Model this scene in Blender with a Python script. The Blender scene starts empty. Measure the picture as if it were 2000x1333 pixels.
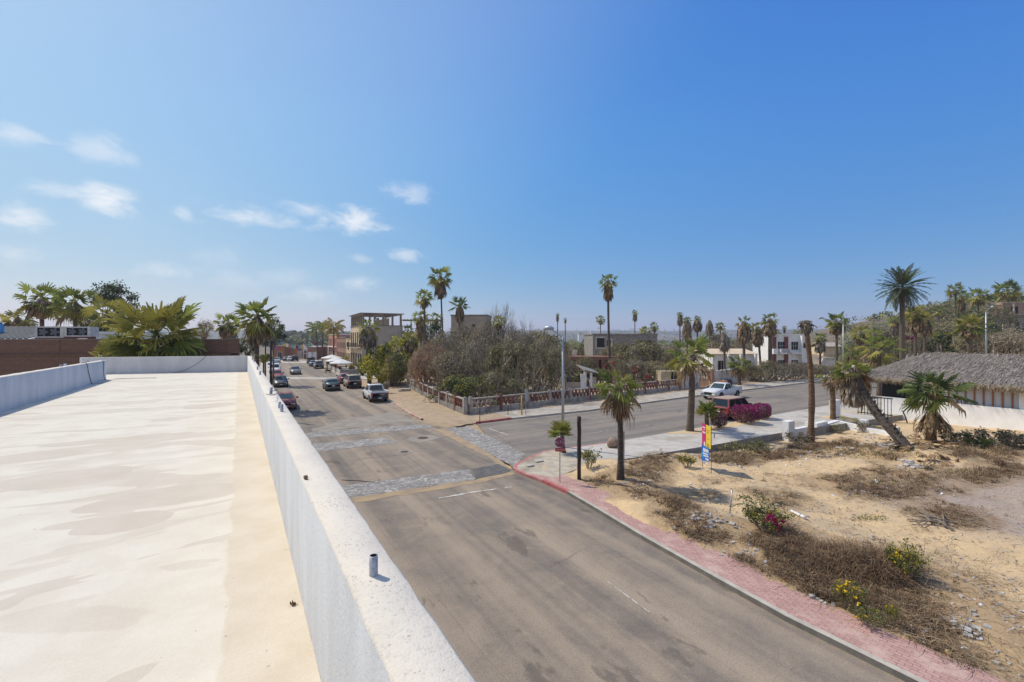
import bpy, math, random
import numpy as np
from mathutils import Vector, Matrix
R = random.Random(11)
C = bpy.context.scene.collection
F, CX, HY, CZ = 889.0, 1000.0, 662.0, 6.5
PI = math.pi
def V(*a): return Vector(a)
def G(px, py, z=0.0):
    d = F*(CZ-z)/(py-HY); return Vector(((px-CX)/F*d, d, z))
def P(px, py, d): return Vector(((px-CX)/F*d, d, CZ-(py-HY)/F*d))
D1 = Vector((-.5135, .858, 0)); Q1 = Vector((.858, .5135, 0))      # street direction, near part, and its right-hand side
D2 = Vector((-.4695, .883, 0)); Q2 = Vector((.883, .4695, 0))      # beyond the junction
def AS(a, s, z=0.0): return Q1*a + D1*s + Vector((0, 0, z))
A1 = math.atan2(.5135, .858)                                       # angle of the roof frame
# ------------------------------------------------------------------ mesh builder
class MB:
    def __init__(s): s.v = []; s.f = []; s.m = []; s.sm = []
    def add(s, vs, fs, mat=0, smooth=False):
        b = len(s.v); s.v.extend([tuple(x) for x in vs])
        for f in fs: s.f.append(tuple(b+i for i in f)); s.m.append(mat); s.sm.append(smooth)
    def box(s, c, size, rz=0.0, mat=0, rot=None):
        x, y, z = size[0]/2, size[1]/2, size[2]/2
        M3 = rot if rot is not None else Matrix.Rotation(rz, 3, 'Z')
        c = Vector(c)
        vs = [c + M3 @ Vector((i*x, j*y, k*z)) for k in (-1, 1) for j in (-1, 1) for i in (-1, 1)]
        s.add(vs, [(0,2,3,1),(4,5,7,6),(0,1,5,4),(2,6,7,3),(0,4,6,2),(1,3,7,5)], mat)
    def bx(s, x0, x1, y0, y1, z0, z1, mat=0):
        s.box(((x0+x1)/2, (y0+y1)/2, (z0+z1)/2), (x1-x0, y1-y0, z1-z0), 0, mat)
    def bar(s, a, b, w, h, mat=0):
        a, b = Vector(a), Vector(b); d = b-a
        q = d.to_track_quat('X', 'Z').to_matrix()
        s.box((a+b)/2, (d.length, w, h), mat=mat, rot=q)
    def tube(s, pts, rads, n=8, mat=0, cap=True, smooth=True):
        pts = [Vector(p) for p in pts]; vs = []; fs = []
        up = Vector((0, 0, 1))
        prev = None
        for i, p in enumerate(pts):
            t = (pts[min(i+1, len(pts)-1)] - pts[max(i-1, 0)]).normalized()
            if prev is None:
                a = t.cross(up)
                if a.length < .05: a = t.cross(Vector((1, 0, 0)))
                a.normalize()
            else:
                a = (prev - t*prev.dot(t))
                if a.length < 1e-4: a = t.cross(up)
                a.normalize()
            prev = a; b = t.cross(a)
            r = rads[i] if hasattr(rads, '__len__') else rads
            for k in range(n):
                th = 2*PI*k/n; vs.append(p + a*(r*math.cos(th)) + b*(r*math.sin(th)))
        for i in range(len(pts)-1):
            for k in range(n):
                k2 = (k+1) % n; fs.append((i*n+k, i*n+k2, (i+1)*n+k2, (i+1)*n+k))
        if cap:
            fs.append(tuple(reversed(range(n)))); fs.append(tuple(range((len(pts)-1)*n, len(pts)*n)))
        b0 = len(s.v); s.v.extend([tuple(x) for x in vs])
        for f in fs: s.f.append(tuple(b0+i for i in f)); s.m.append(mat); s.sm.append(smooth and len(f) == 4)
    def prism(s, poly, z0, z1, mat=0, side=None):
        n = len(poly); ar = sum(poly[i][0]*poly[(i+1) % n][1]-poly[(i+1) % n][0]*poly[i][1] for i in range(n))
        if ar < 0: poly = list(reversed(poly))
        vs = [(p[0], p[1], z0) for p in poly] + [(p[0], p[1], z1) for p in poly]
        s.add(vs, [tuple(range(n, 2*n))], mat)
        s.add(vs, [tuple(reversed(range(n)))] + [(i, (i+1) % n, n+(i+1) % n, n+i) for i in range(n)], mat if side is None else side)
    def slab4(s, q, th, mat=0):
        q = [Vector(x) for x in q]; n = (q[1]-q[0]).cross(q[3]-q[0]).normalized()*th
        s.add([x for x in q]+[x+n for x in q], [(3,2,1,0),(4,5,6,7),(0,1,5,4),(1,2,6,5),(2,3,7,6),(3,0,4,7)], mat)
    def leaf(s, c, size, mat=0, rnd=R, asp=.6, nrm=None):
        if nrm is None:
            z = rnd.uniform(-1, 1); t = rnd.uniform(0, 2*PI); r = math.sqrt(1-z*z); ax = (r*math.cos(t), r*math.sin(t), z)
        else: ax = nrm
        ax = Vector(ax); b = ax.cross(Vector((rnd.uniform(-1, 1), rnd.uniform(-1, 1), rnd.uniform(-1, 1))))
        if b.length < 1e-3: b = Vector((1, 0, 0))
        b.normalize(); h = size*asp*.5; l = size*.5; c = Vector(c); e = ax.cross(b)
        i = len(s.v)
        s.v.extend([tuple(c-b*l), tuple(c+e*h), tuple(c+b*l), tuple(c-e*h)])
        s.f.append((i, i+1, i+2, i+3)); s.m.append(mat); s.sm.append(False)
    def ribbon(s, pts, ws, mat=0, side=None):
        pts = [Vector(p) for p in pts]; i0 = len(s.v); n = len(pts)
        for i, p in enumerate(pts):
            t = pts[min(i+1, n-1)]-pts[max(i-1, 0)]
            sd = side if side is not None else t.cross(Vector((.3, .2, 1)))
            if sd.length < 1e-5: sd = Vector((1, 0, 0))
            sd = sd.normalized()*ws[i]*.5
            s.v.append(tuple(p-sd)); s.v.append(tuple(p+sd))
        for i in range(n-1):
            a = i0+2*i; s.f.append((a, a+1, a+3, a+2)); s.m.append(mat); s.sm.append(False)
    def mesh(s, name, mats):
        me = bpy.data.meshes.new(name); me.from_pydata(s.v, [], s.f)
        [me.materials.append(m) for m in (mats if isinstance(mats, (list, tuple)) else [mats])]
        me.polygons.foreach_set('material_index', s.m); me.polygons.foreach_set('use_smooth', s.sm)
        me.update(); return me
    def build(s, name, mats, parent=None, loc=None, rz=0.0):
        o = bpy.data.objects.new(name, s.mesh(name, mats)); C.objects.link(o)
        if parent is not None: o.parent = parent
        if loc is not None: o.location = loc
        o.rotation_euler.z = rz
        return o
def tag(o, label=None, cat=None, group=None, kind=None):
    if label: o['label'] = label
    if cat: o['category'] = cat
    if group: o['group'] = group
    if kind: o['kind'] = kind
    return o
def thing(name, label, cat, loc=(0, 0, 0), rz=0.0, group=None):
    o = bpy.data.objects.new(name, None); C.objects.link(o); o.location = loc; o.rotation_euler.z = rz
    o.empty_display_size = .3
    return tag(o, label, cat, group)
def struct(name, mb, mats, **k): return tag(mb.build(name, mats, **k), kind='structure')
def inst(name, me, parent, loc=(0, 0, 0), rz=0.0, sc=(1, 1, 1), rx=0.0):
    o = bpy.data.objects.new(name, me); C.objects.link(o); o.parent = parent; o.location = loc
    o.rotation_euler = (rx, 0, rz); o.scale = sc if hasattr(sc, '__len__') else (sc, sc, sc); return o
def text(name, body, size, m, parent, loc, rot, ext=.003, align='CENTER'):
    cu = bpy.data.curves.new(name, 'FONT'); cu.body = body; cu.size = size; cu.extrude = ext
    cu.align_x = align; cu.align_y = 'CENTER'; cu.materials.append(m)
    tmp = bpy.data.objects.new('tmp', cu); C.objects.link(tmp); bpy.context.view_layer.update(); me = bpy.data.meshes.new_from_object(tmp.evaluated_get(bpy.context.evaluated_depsgraph_get())); bpy.data.objects.remove(tmp)
    o = bpy.data.objects.new(name, me); C.objects.link(o); o.parent = parent; o.location = loc; o.rotation_euler = rot; return o
# ------------------------------------------------------------------ materials
def lin(c):
    f = lambda x: x/12.92 if x <= .04045 else ((x+.055)/1.055)**2.4
    return tuple(f(x/255) for x in c)
class NT:
    def __init__(s, m):
        m.use_nodes = True; s.t = m.node_tree; s.t.nodes.clear(); s.n = s.t.nodes; s.l = s.t.links
    def node(s, typ, ins=None, **props):
        n = s.n.new(typ)
        for k, v in props.items(): setattr(n, k, v)
        for k, v in (ins or {}).items(): s.set(n.inputs[k], v)
        return n
    def set(s, sock, v):
        if isinstance(v, bpy.types.NodeSocket): s.l.new(v, sock)
        elif hasattr(v, '__len__') and len(v) == 3 and sock.type == 'RGBA': sock.default_value = (*v, 1)
        else: sock.default_value = v
    def math(s, op, a, b=0.0, c=None, clamp=False):
        n = s.node('ShaderNodeMath', operation=op, use_clamp=clamp); s.set(n.inputs[0], a); s.set(n.inputs[1], b)
        if c is not None: s.set(n.inputs[2], c)
        return n.outputs[0]
    def mix(s, f, a, b, mode='MIX'):
        n = s.node('ShaderNodeMix', data_type='RGBA', blend_type=mode); s.set(n.inputs[0], f); s.set(n.inputs[6], a); s.set(n.inputs[7], b); return n.outputs[2]
    def ramp(s, f, lo, hi):       # smooth 0..1 between lo and hi
        n = s.node('ShaderNodeMapRange', interpolation_type='SMOOTHSTEP'); s.set(n.inputs[0], f); n.inputs[1].default_value = lo; n.inputs[2].default_value = hi; return n.outputs[0]
    def noise(s, vec, scale, detail=4, rough=.55, dist=0.0):
        n = s.node('ShaderNodeTexNoise'); s.l.new(vec, n.inputs['Vector']); n.inputs['Scale'].default_value = scale
        n.inputs['Detail'].default_value = detail; n.inputs['Roughness'].default_value = rough; n.inputs['Distortion'].default_value = dist; return n.outputs['Fac']
    def voro(s, vec, scale, feature='F1'):
        n = s.node('ShaderNodeTexVoronoi', feature=feature); s.l.new(vec, n.inputs['Vector']); n.inputs['Scale'].default_value = scale; return n
    def map(s, vec, scale=(1, 1, 1), rot=(0, 0, 0), loc=(0, 0, 0)):
        n = s.node('ShaderNodeMapping'); s.l.new(vec, n.inputs[0]); n.inputs[1].default_value = loc; n.inputs[2].default_value = rot; n.inputs[3].default_value = scale; return n.outputs[0]
    def pos(s): return s.node('ShaderNodeNewGeometry').outputs['Position']
    def obj(s): return s.node('ShaderNodeTexCoord').outputs['Object']
    def out(s, col, rough=.85, bump=None, bstr=.3, bdist=.02, metal=0.0, spec=.3, trans=0.0):
        p = s.node('ShaderNodeBsdfPrincipled'); s.set(p.inputs['Base Color'], col); s.set(p.inputs['Roughness'], rough)
        p.inputs['Metallic'].default_value = metal; p.inputs['Specular IOR Level'].default_value = spec
        if bump is not None:
            b = s.node('ShaderNodeBump'); b.inputs['Strength'].default_value = bstr; b.inputs['Distance'].default_value = bdist
            s.l.new(bump, b.inputs['Height']); s.l.new(b.outputs[0], p.inputs['Normal'])
        o = s.node('ShaderNodeOutputMaterial'); last = p.outputs[0]
        if trans:
            t = s.node('ShaderNodeBsdfTranslucent'); s.set(t.inputs[0], col)
            mx = s.node('ShaderNodeMixShader'); mx.inputs[0].default_value = trans
            s.l.new(last, mx.inputs[1]); s.l.new(t.outputs[0], mx.inputs[2]); last = mx.outputs[0]
        s.l.new(last, o.inputs[0])
def M(name, c1, c2=None, scale=3.0, rough=.85, bump=0.0, metal=0.0, spec=.3, trans=0.0, fine=0.0, stretch=(1, 1, 1), lo=.35, hi=.65, c3=None, bdist=.02, isl=0.0):
    m = bpy.data.materials.new(name); t = NT(m); p = t.map(t.pos(), stretch)
    col = c1; h = None
    if c2 is not None:
        n = t.noise(p, scale, 5, .6); col = t.mix(t.ramp(n, lo, hi), c1, c2); h = n
    if c3 is not None:
        n3 = t.noise(p, scale*.23, 3, .5); col = t.mix(t.ramp(n3, .5, .68), col, c3)
    if fine:
        n2 = t.noise(p, scale*14, 2, .6); f = t.math('MULTIPLY_ADD', n2, fine*2, 1-fine)
        cc = t.node('ShaderNodeCombineColor'); [t.l.new(f, cc.inputs[i]) for i in range(3)]
        col = t.mix(1.0, col, cc.outputs[0], 'MULTIPLY'); h = n2
    if isl:
        g = t.node('ShaderNodeNewGeometry').outputs['Random Per Island']; f = t.math('MULTIPLY_ADD', g, isl*2, 1-isl)
        cc = t.node('ShaderNodeCombineColor'); [t.l.new(f, cc.inputs[i]) for i in range(3)]
        col = t.mix(1.0, col, cc.outputs[0], 'MULTIPLY')
    t.out(col, rough, h if bump else None, bump, bdist, metal, spec, trans); return m
def brick_mat(name, ca, cb, mortar, sx=.24, sz=.075, ms=.012, wear=None, vert=True, rot=0.0, sq=None):
    m = bpy.data.materials.new(name); t = NT(m)
    if vert:
        sp = t.node('ShaderNodeSeparateXYZ', {0: t.obj()}); cb_ = t.node('ShaderNodeCombineXYZ')
        t.l.new(t.math('ADD', sp.outputs[0], sp.outputs[1]), cb_.inputs[0]); t.l.new(sp.outputs[2], cb_.inputs[1]); vec = cb_.outputs[0]
    else: vec = t.map(t.pos(), rot=(0, 0, rot))
    b = t.node('ShaderNodeTexBrick'); t.l.new(vec, b.inputs['Vector'])
    t.set(b.inputs['Color1'], ca); t.set(b.inputs['Color2'], cb); t.set(b.inputs['Mortar'], mortar)
    b.inputs['Scale'].default_value = 1; b.inputs['Mortar Size'].default_value = ms; b.inputs['Brick Width'].default_value = sx; b.inputs['Row Height'].default_value = sz
    n = t.noise(t.pos(), 1.3, 5, .6); col = b.outputs['Color']
    f = t.math('MULTIPLY_ADD', t.noise(t.pos(), 9, 4, .7), .7, .65)
    cc = t.node('ShaderNodeCombineColor'); [t.l.new(f, cc.inputs[i]) for i in range(3)]
    col = t.mix(1.0, col, cc.outputs[0], 'MULTIPLY')
    if wear is not None: col = t.mix(t.math('MULTIPLY', t.ramp(n, .5, .72), .7), col, wear)
    t.out(col, .9, b.outputs['Fac'], -.3, .01); return m
# ------------------------------------------------------------------ terrain
def ext(pts, a=400.0, b=400.0):
    pts = [Vector(p) for p in pts]; return [pts[0]+(pts[0]-pts[1]).normalized()*a] + pts + [pts[-1]+(pts[-1]-pts[-2]).normalized()*b]
CURB = [AS(10.9, -45)] + [AS(10.85, -8)] + [G(*p) for p in ((1770,1333),(1532,1213),(1380,1127),(1250,1052),(1170,1003),(1108,966),(1058,943),(1022,930),(1004,921),(1004,914),(1018,905),(1040,895),(1062,886),(1100,880),(1186,869),(1292,851),(1374,837),(1450,824),(1562,804),(1640,790.5))]
CURB += [CURB[-1] + (CURB[-1]-CURB[-6]).normalized()*x for x in (25, 70)]
RE0 = Vector((-11.6, 44.8, 0))
KERB2 = [RE0 + D2*x for x in (115, 60, 35, 20, 8, 0)] + [G(*p) for p in ((800,811),(822,822),(848,829),(890,832),(934,828),(1000,820),(1150,804),(1240,791.5),(1330,779),(1448,764),(1598,746))]
KERB2 += [KERB2[-1] + (KERB2[-1]-KERB2[-4]).normalized()*x for x in (30, 80)]
LE0 = Vector((-20.2, 41.3, 0)) - Q2*1.25
LEFT = [AS(2.95, -45), AS(2.95, 36)] + [LE0 + D2*x for x in (4, 20, 60, 112)]
CURBX, KERBX, LEFTX = ext(CURB), ext(KERB2), ext(LEFT)
def sd(poly, x, y, sign=1):
    best = np.full(x.shape, 1e9); sg = np.zeros(x.shape)
    for a, b in zip(poly[:-1], poly[1:]):
        dx, dy = b.x-a.x, b.y-a.y; L2 = dx*dx+dy*dy
        t = np.clip(((x-a.x)*dx+(y-a.y)*dy)/L2, 0, 1); ex = x-a.x-t*dx; ey = y-a.y-t*dy
        d = np.sqrt(ex*ex+ey*ey); cr = dx*(y-a.y)-dy*(x-a.x); m = d < best-1e-6
        best = np.where(m, d, best); sg = np.where(m, np.sign(cr), sg)
    return best*sg*sign
def sst(a, b, x):
    t = np.clip((x-a)/(b-a), 0, 1); return t*t*(3-2*t)
_rs = np.random.RandomState(5); _W = [(_rs.uniform(.15, .5)*s, _rs.uniform(0, 2*PI), _rs.uniform(0, 6.28), w) for s, w in ((1,.5),(1,.5),(1.3,.4),(2.2,.3),(2.6,.3),(4.5,.18),(5.5,.16),(9,.08),(11,.07))]
def nz(x, y):
    r = 0
    for k, th, ph, w in _W: r = r + w*np.sin(k*2*(x*math.cos(th)+y*math.sin(th))+ph+1.3*np.sin(k*(y*math.cos(th)-x*math.sin(th))))
    return r*.5
LOTN = Vector((.482, -.876, 0)); LOTP = G(1146, 909)
MOUND = [(G(1800,900), 3.0, .55), (G(1290,1000), 1.6, .35), (G(1385,1025), 1.3, .3), (G(1950,930), 3.5, .25), (G(1230,930), 1.6, .25), (G(1560,1090), 1.5, .2)]
def gz_np(x, y):
    x = np.asarray(x, float); y = np.asarray(y, float)
    dC = sd(CURBX, x, y, -1); dK = sd(KERBX, x, y, 1); dL = sd(LEFTX, x, y, 1)
    n = nz(x, y)
    dc = (x-LOTP.x)*LOTN.x + (y-LOTP.y)*LOTN.y
    lot = .1 + .13*n*sst(1.5, 4, dC)
    lot = lot - .42*sst(7, 13, x)*np.exp(-(np.maximum(dc, 0)/5.5)**2)*sst(-1, .3, dc)
    for p, r, h in MOUND: lot = lot + h*np.exp(-((x-p.x)**2+(y-p.y)**2)/(2*(r*.6)**2))
    z = np.full(x.shape, -.12)
    z = np.where(dC > 0, -.12+(lot+.12)*sst(.25, .9, dC), z)
    kb = .1+.05*n
    z = np.where(dK > 0, -.12+(kb+.12)*sst(.05, .7, dK), z)
    z = np.where(dL > 0, -.12+.17*sst(.2, .8, dL), z)
    far = sst(55, 110, y)
    z = z + far*.25*n*sst(4, 12, np.abs(dC))*sst(4, 12, np.abs(dK))
    z = z + 2.3*sst(7, 24, dK)*sst(22, 40, x)*(1-sst(80, 110, x))*sst(60, 85, y)*(1-sst(150, 220, y))
    # hill at the right, wooded hill behind the street, far plateau
    hx, hy = x-215, y-180
    z = z + 23.5*np.exp(-(np.abs(hx/54)**2.3/2+np.abs(hy/72)**2.3/2))*(1+.05*n)
    hx, hy = x+250, y-560
    z = z + 10*np.exp(-(hx*hx/(2*90**2)+hy*hy/(2*110**2)))
    z = z + 4.6*np.exp(-((x-134)**2+(y-124)**2)/(2*17**2))
    rr = np.sqrt(x*x+y*y)
    z = z + (57-8*sst(200,-900,x))*sst(1100, 3000, rr)*(1+.06*np.sin(x*.004+1)+.04*np.sin(x*.0113))*np.where(y > 0, 1, 0)
    return z
def gz(x, y): return float(gz_np(np.array([x]), np.array([y]))[0])
def GL(px, py):
    z = 0.0
    for _ in range(6):
        p = G(px, py, z); z = gz(p.x, p.y)
    return Vector((p.x, p.y, z))
def ground_at(p): return Vector((p[0], p[1], gz(p[0], p[1])))
# ------------------------------------------------------------------ materials in use
m_white = M('white_plaster', (.80,.79,.765), (.70,.69,.66), 2.2, .9, .25, fine=.08)
m_cream = M('cream_plaster', (.70,.56,.38), (.60,.47,.315), 1.5, .9, .2, fine=.06)
m_greyrender = M('grey_render', (.45,.39,.315), (.37,.32,.26), .9, .95, .2, fine=.1)
m_conc = M('pale_concrete', (.52,.48,.41), (.43,.39,.33), 1.6, .9, .25, fine=.1, c3=(.36,.31,.25))
m_wall = M('bright_whitewash', (.90,.89,.87), (.82,.81,.78), 1.2, .9, .15, fine=.05)
m_fenc = M('weathered_fence_render', (.44,.39,.33), (.32,.275,.23), 2.6, .95, .4, fine=.15, c3=(.20,.16,.13), lo=.4, hi=.6)
m_concd = M('weathered_concrete', (.30,.28,.25), (.20,.185,.165), 2.5, .95, .3, fine=.12)
m_red = M('red_paint', (.21,.075,.055), (.17,.06,.048), 2, .85, .1, fine=.08)
m_salmon = M('salmon_paint', (.55,.24,.18), (.47,.2,.15), 2, .85, .1)
m_dark = M('dark_opening', (.018,.017,.016), rough=.6)
m_wood = M('weathered_wood', (.20,.13,.085), (.12,.08,.055), 8, .85, .2, stretch=(1,1,.2))
m_greywood = M('grey_timber', (.27,.22,.17), (.19,.15,.12), 7, .9, .2)
m_iron = M('dark_iron', (.025,.024,.023), rough=.55, metal=.3)
m_galv = M('galvanised_steel', (.42,.44,.46), (.33,.35,.37), 12, .45, .05, metal=.55, fine=.1)
m_pipe = M('zinc_pipe', (.50,.51,.52), (.33,.34,.35), 60, .5, .1, metal=.25)
m_pvc = M('white_pvc', (.72,.70,.66), rough=.5)
m_post = M('creosoted_post', (.075,.048,.034), (.038,.027,.021), 6, .95, .6, stretch=(1,1,.15), fine=.2)
m_asphpole = M('dark_pole', (.035,.03,.027), (.02,.018,.017), 8, .8, .1)
m_glass = M('dark_glass', (.015,.022,.025), rough=.08, spec=.6)
m_glassg = M('greenish_glass', (.03,.055,.055), rough=.06, spec=.7)
m_tyre = M('tyre_rubber', (.018,.018,.018), rough=.9)
m_rim = M('alloy_rim', (.45,.45,.45), rough=.35, metal=.7)
m_lampred = M('tail_lens', (.42,.015,.015), rough=.2, spec=.6)
m_lampclear = M('head_lens', (.62,.62,.58), rough=.12, spec=.8)
m_lampamber = M('amber_lens', (.6,.28,.04), rough=.2, spec=.6)
m_plate = M('number_plate', (.62,.62,.58), rough=.5)
m_trim = M('black_trim', (.025,.025,.026), rough=.55)
m_chrome = M('chrome', (.6,.6,.6), rough=.2, metal=.9)
m_bark = M('palm_trunk', (.19,.145,.105), (.10,.075,.055), 5, .95, .8, stretch=(1,1,2.5), fine=.25, bdist=.05)
m_barkb = M('ringed_palm_trunk', (.27,.17,.095), (.12,.07,.042), 4, .95, .8, stretch=(.6,.6,3.2), fine=.25, bdist=.05)
m_barkd = M('burnt_palm_trunk', (.155,.125,.10), (.085,.068,.055), 6, .95, .9, stretch=(1,1,2.5), fine=.3, bdist=.05)
m_limb = M('tree_bark', (.22,.175,.135), (.14,.11,.085), 7, .95, .5, stretch=(1,1,.3))
m_twig = M('dry_twigs', (.44,.37,.27), (.32,.265,.19), 3, .95, isl=.3)
m_twigr = M('reddish_twigs', (.44,.27,.175), (.33,.20,.13), 3, .95, isl=.3)
m_pg = M('palm_green', (.24,.265,.055), (.15,.185,.04), 1.2, .5, trans=.5, isl=.4, spec=.35)
m_pgd = M('palm_deep_green', (.12,.16,.038), (.075,.11,.028), 1.2, .5, trans=.25, isl=.35, spec=.35)
m_py = M('palm_yellow_green', (.36,.32,.07), (.26,.245,.05), 1.2, .55, trans=.3, isl=.35)
m_pb = M('palm_dead_leaf', (.30,.20,.105), (.19,.125,.07), 2, .9, trans=.12, isl=.45)
m_sk = M('palm_skirt', (.24,.185,.13), (.13,.098,.07), 2, .95, isl=.5)
m_skg = M('grey_palm_skirt', (.27,.235,.195), (.16,.135,.11), 2, .95, isl=.5)
m_lg = M('leaf_green', (.105,.135,.036), (.065,.09,.026), .9, .6, trans=.2, isl=.45)
m_hill = M('hill_leaf', (.29,.30,.085), (.18,.205,.05), .3, .6, trans=.35, isl=.45)
m_ld = M('leaf_dark', (.062,.078,.034), (.042,.055,.025), .9, .6, trans=.15, isl=.45)
m_ly = M('leaf_yellow_green', (.50,.43,.06), (.34,.33,.05), .9, .6, trans=.5, isl=.4)
m_lo = M('leaf_olive', (.31,.265,.115), (.21,.185,.075), .9, .7, trans=.35, isl=.45)
m_lb = M('leaf_brown', (.42,.32,.21), (.31,.235,.15), .9, .9, trans=.3, isl=.45)
m_lr = M('leaf_rust', (.42,.215,.11), (.31,.175,.095), .9, .9, trans=.3, isl=.45)
m_bougm = M('magenta_bracts', (.34,.022,.15), (.25,.02,.12), 3, .7, trans=.25, isl=.4)
m_bougr = M('red_bracts', (.50,.02,.06), (.42,.02,.09), 3, .7, trans=.25, isl=.3)
m_yel = M('yellow_petals', (.72,.50,.02), rough=.7, trans=.2, isl=.2)
m_pink = M('pink_petals', (.62,.25,.35), rough=.7, trans=.2, isl=.2)
m_straw = M('dry_straw', (.33,.23,.12), (.20,.13,.07), 3, .95, isl=.5)
m_weed = M('dry_weed', (.23,.145,.08), (.12,.075,.045), 2, .95, isl=.5)
m_thatch = M('thatch', (.37,.32,.265), (.21,.18,.15), 6, .95, isl=.5)
m_thatchb = M('thatch_base', (.21,.18,.15), (.13,.11,.09), 5, .95, .5)
m_thatche = M('thatch_eave', (.37,.29,.19), (.24,.18,.11), 6, .95, isl=.5)
m_rock = M('rubble_stone', (.50,.47,.43), (.35,.32,.28), 6, .95, .3, fine=.1)
m_boulder = M('tan_boulder', (.36,.25,.17), (.25,.17,.12), 5, .9, .4, fine=.12)
m_litter = M('pale_litter', (.70,.72,.75), rough=.7, isl=.2)
m_metalroof = M('pale_metal_roof', (.62,.62,.60), (.55,.55,.53), 2, .6)
m_terra = M('terracotta', (.36,.16,.085), (.28,.12,.065), 4, .9, .2)
m_whitep = M('white_canvas', (.80,.78,.72), rough=.85, trans=.15)
m_blue = M('blue_plastic', (.10,.30,.55), rough=.5)
m_turq = M('turquoise_paint', (.10,.45,.45), rough=.8)
m_greenp = M('pale_green_paint', (.46,.50,.24), rough=.85)
m_ac = M('ac_casing', (.66,.63,.55), (.5,.48,.43), 6, .6)
m_sand = None
ROT = (0, 0, -A1)
def deck_mat():
    m = bpy.data.materials.new('screed_roof'); t = NT(m); p = t.map(t.pos(), rot=ROT)
    sp = t.node('ShaderNodeSeparateXYZ', {0: p}); a, s = sp.outputs[0], sp.outputs[1]
    nb = t.noise(t.map(p, (.35, .8, 1)), 1.0, 3, .5, 1.2); nb2 = t.noise(t.map(p, (.5, 1.6, 1), loc=(7, 3, 0)), .8, 2, .45, 1.6)
    st = t.math('MAXIMUM', t.math('MULTIPLY', t.ramp(nb, .557, .572), .5), t.math('MULTIPLY', t.ramp(nb2, .588, .596), .8))
    wob = t.math('MULTIPLY_ADD', t.noise(p, 1.6, 3, .5), .7, -.35)
    for (ca, cs, ra, rs) in ((-1.68,7.1,.62,.42),(-.62,5.75,.72,.34),(-.86,5.15,.36,.28),(-2.5,8.6,.7,.35),(-1.6,9.4,1.0,.22),(-.6,13,.6,.5)):
        da = t.math('DIVIDE', t.math('SUBTRACT', a, ca), ra); ds = t.math('DIVIDE', t.math('SUBTRACT', s, cs), rs)
        d = t.math('ADD', t.math('SQRT', t.math('ADD', t.math('MULTIPLY', da, da), t.math('MULTIPLY', ds, ds))), wob)
        st = t.math('MAXIMUM', st, t.math('SUBTRACT', 1.0, t.ramp(d, .95, 1.0)))
    edge = t.math('MULTIPLY_ADD', t.noise(t.map(p, (1.5, 1.2, 1)), 1.6, 5, .6), .5, -.25); 
    strip = t.ramp(t.math('ADD', a, t.math('MULTIPLY', edge, .35)), -.085, -.05)
    fine = t.noise(p, 60, 3, .7); mid = t.noise(p, 2.5, 4, .6)
    base = t.mix(t.ramp(mid, .3, .7), (.64,.575,.455), (.70,.64,.525))
    tan = t.mix(t.ramp(mid, .3, .7), (.59,.50,.375), (.65,.565,.44))
    col = t.mix(st, base, t.mix(t.ramp(mid, .3, .7), (.555,.485,.38), (.60,.525,.42))); col = t.mix(strip, col, tan)
    f = t.math('MULTIPLY_ADD', fine, .16, .92); speck = t.ramp(t.noise(p, 22, 2, .5), .22, .27)
    f = t.math('MULTIPLY', f, t.math('MULTIPLY_ADD', speck, .35, .65))
    cc = t.node('ShaderNodeCombineColor'); [t.l.new(f, cc.inputs[i]) for i in range(3)]
    col = t.mix(1.0, col, cc.outputs[0], 'MULTIPLY'); t.out(col, .9, t.math('ADD', fine, t.math('MULTIPLY', mid, 2)), .35, .01); return m
def parapet_mat(name, base, alt, speckc, holes):
    m = bpy.data.materials.new(name); t = NT(m); p = t.map(t.pos(), rot=ROT)
    fine = t.noise(p, 55, 4, .8); mid = t.noise(t.map(p, (1, 1, .25)), 3.2, 4, .6); big = t.noise(p, .9, 3)
    col = t.mix(t.ramp(mid, .3, .7), base, alt)
    col = t.mix(t.math('MULTIPLY', t.math('SUBTRACT', 1.0, t.ramp(fine, .33, .47)), .75), col, speckc)
    if holes:
        wv = t.node('ShaderNodeVectorMath', {0: p}, operation='ADD'); wn = t.node('ShaderNodeTexNoise'); t.l.new(p, wn.inputs[0]); wn.inputs['Scale'].default_value = 40; wn.inputs['Detail'].default_value = 4; ws = t.node('ShaderNodeVectorMath', {0: wn.outputs['Color'], 1: (.035,.035,.035)}, operation='MULTIPLY'); t.l.new(ws.outputs[0], wv.inputs[1]); v = t.voro(wv.outputs[0], 52).outputs['Distance']; keep = t.ramp(t.noise(p, 3.4, 4, .7), .53, .64)
        hole = t.math('MULTIPLY', t.math('SUBTRACT', 1.0, t.ramp(v, .12, .30)), keep); col = t.mix(t.math('MULTIPLY', hole, .75), col, (.20,.19,.175))
    col = t.mix(t.math('MULTIPLY', t.ramp(big, .5, .75), .35), col, speckc)
    t.out(col, .92, fine, .8, .006); return m
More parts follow.
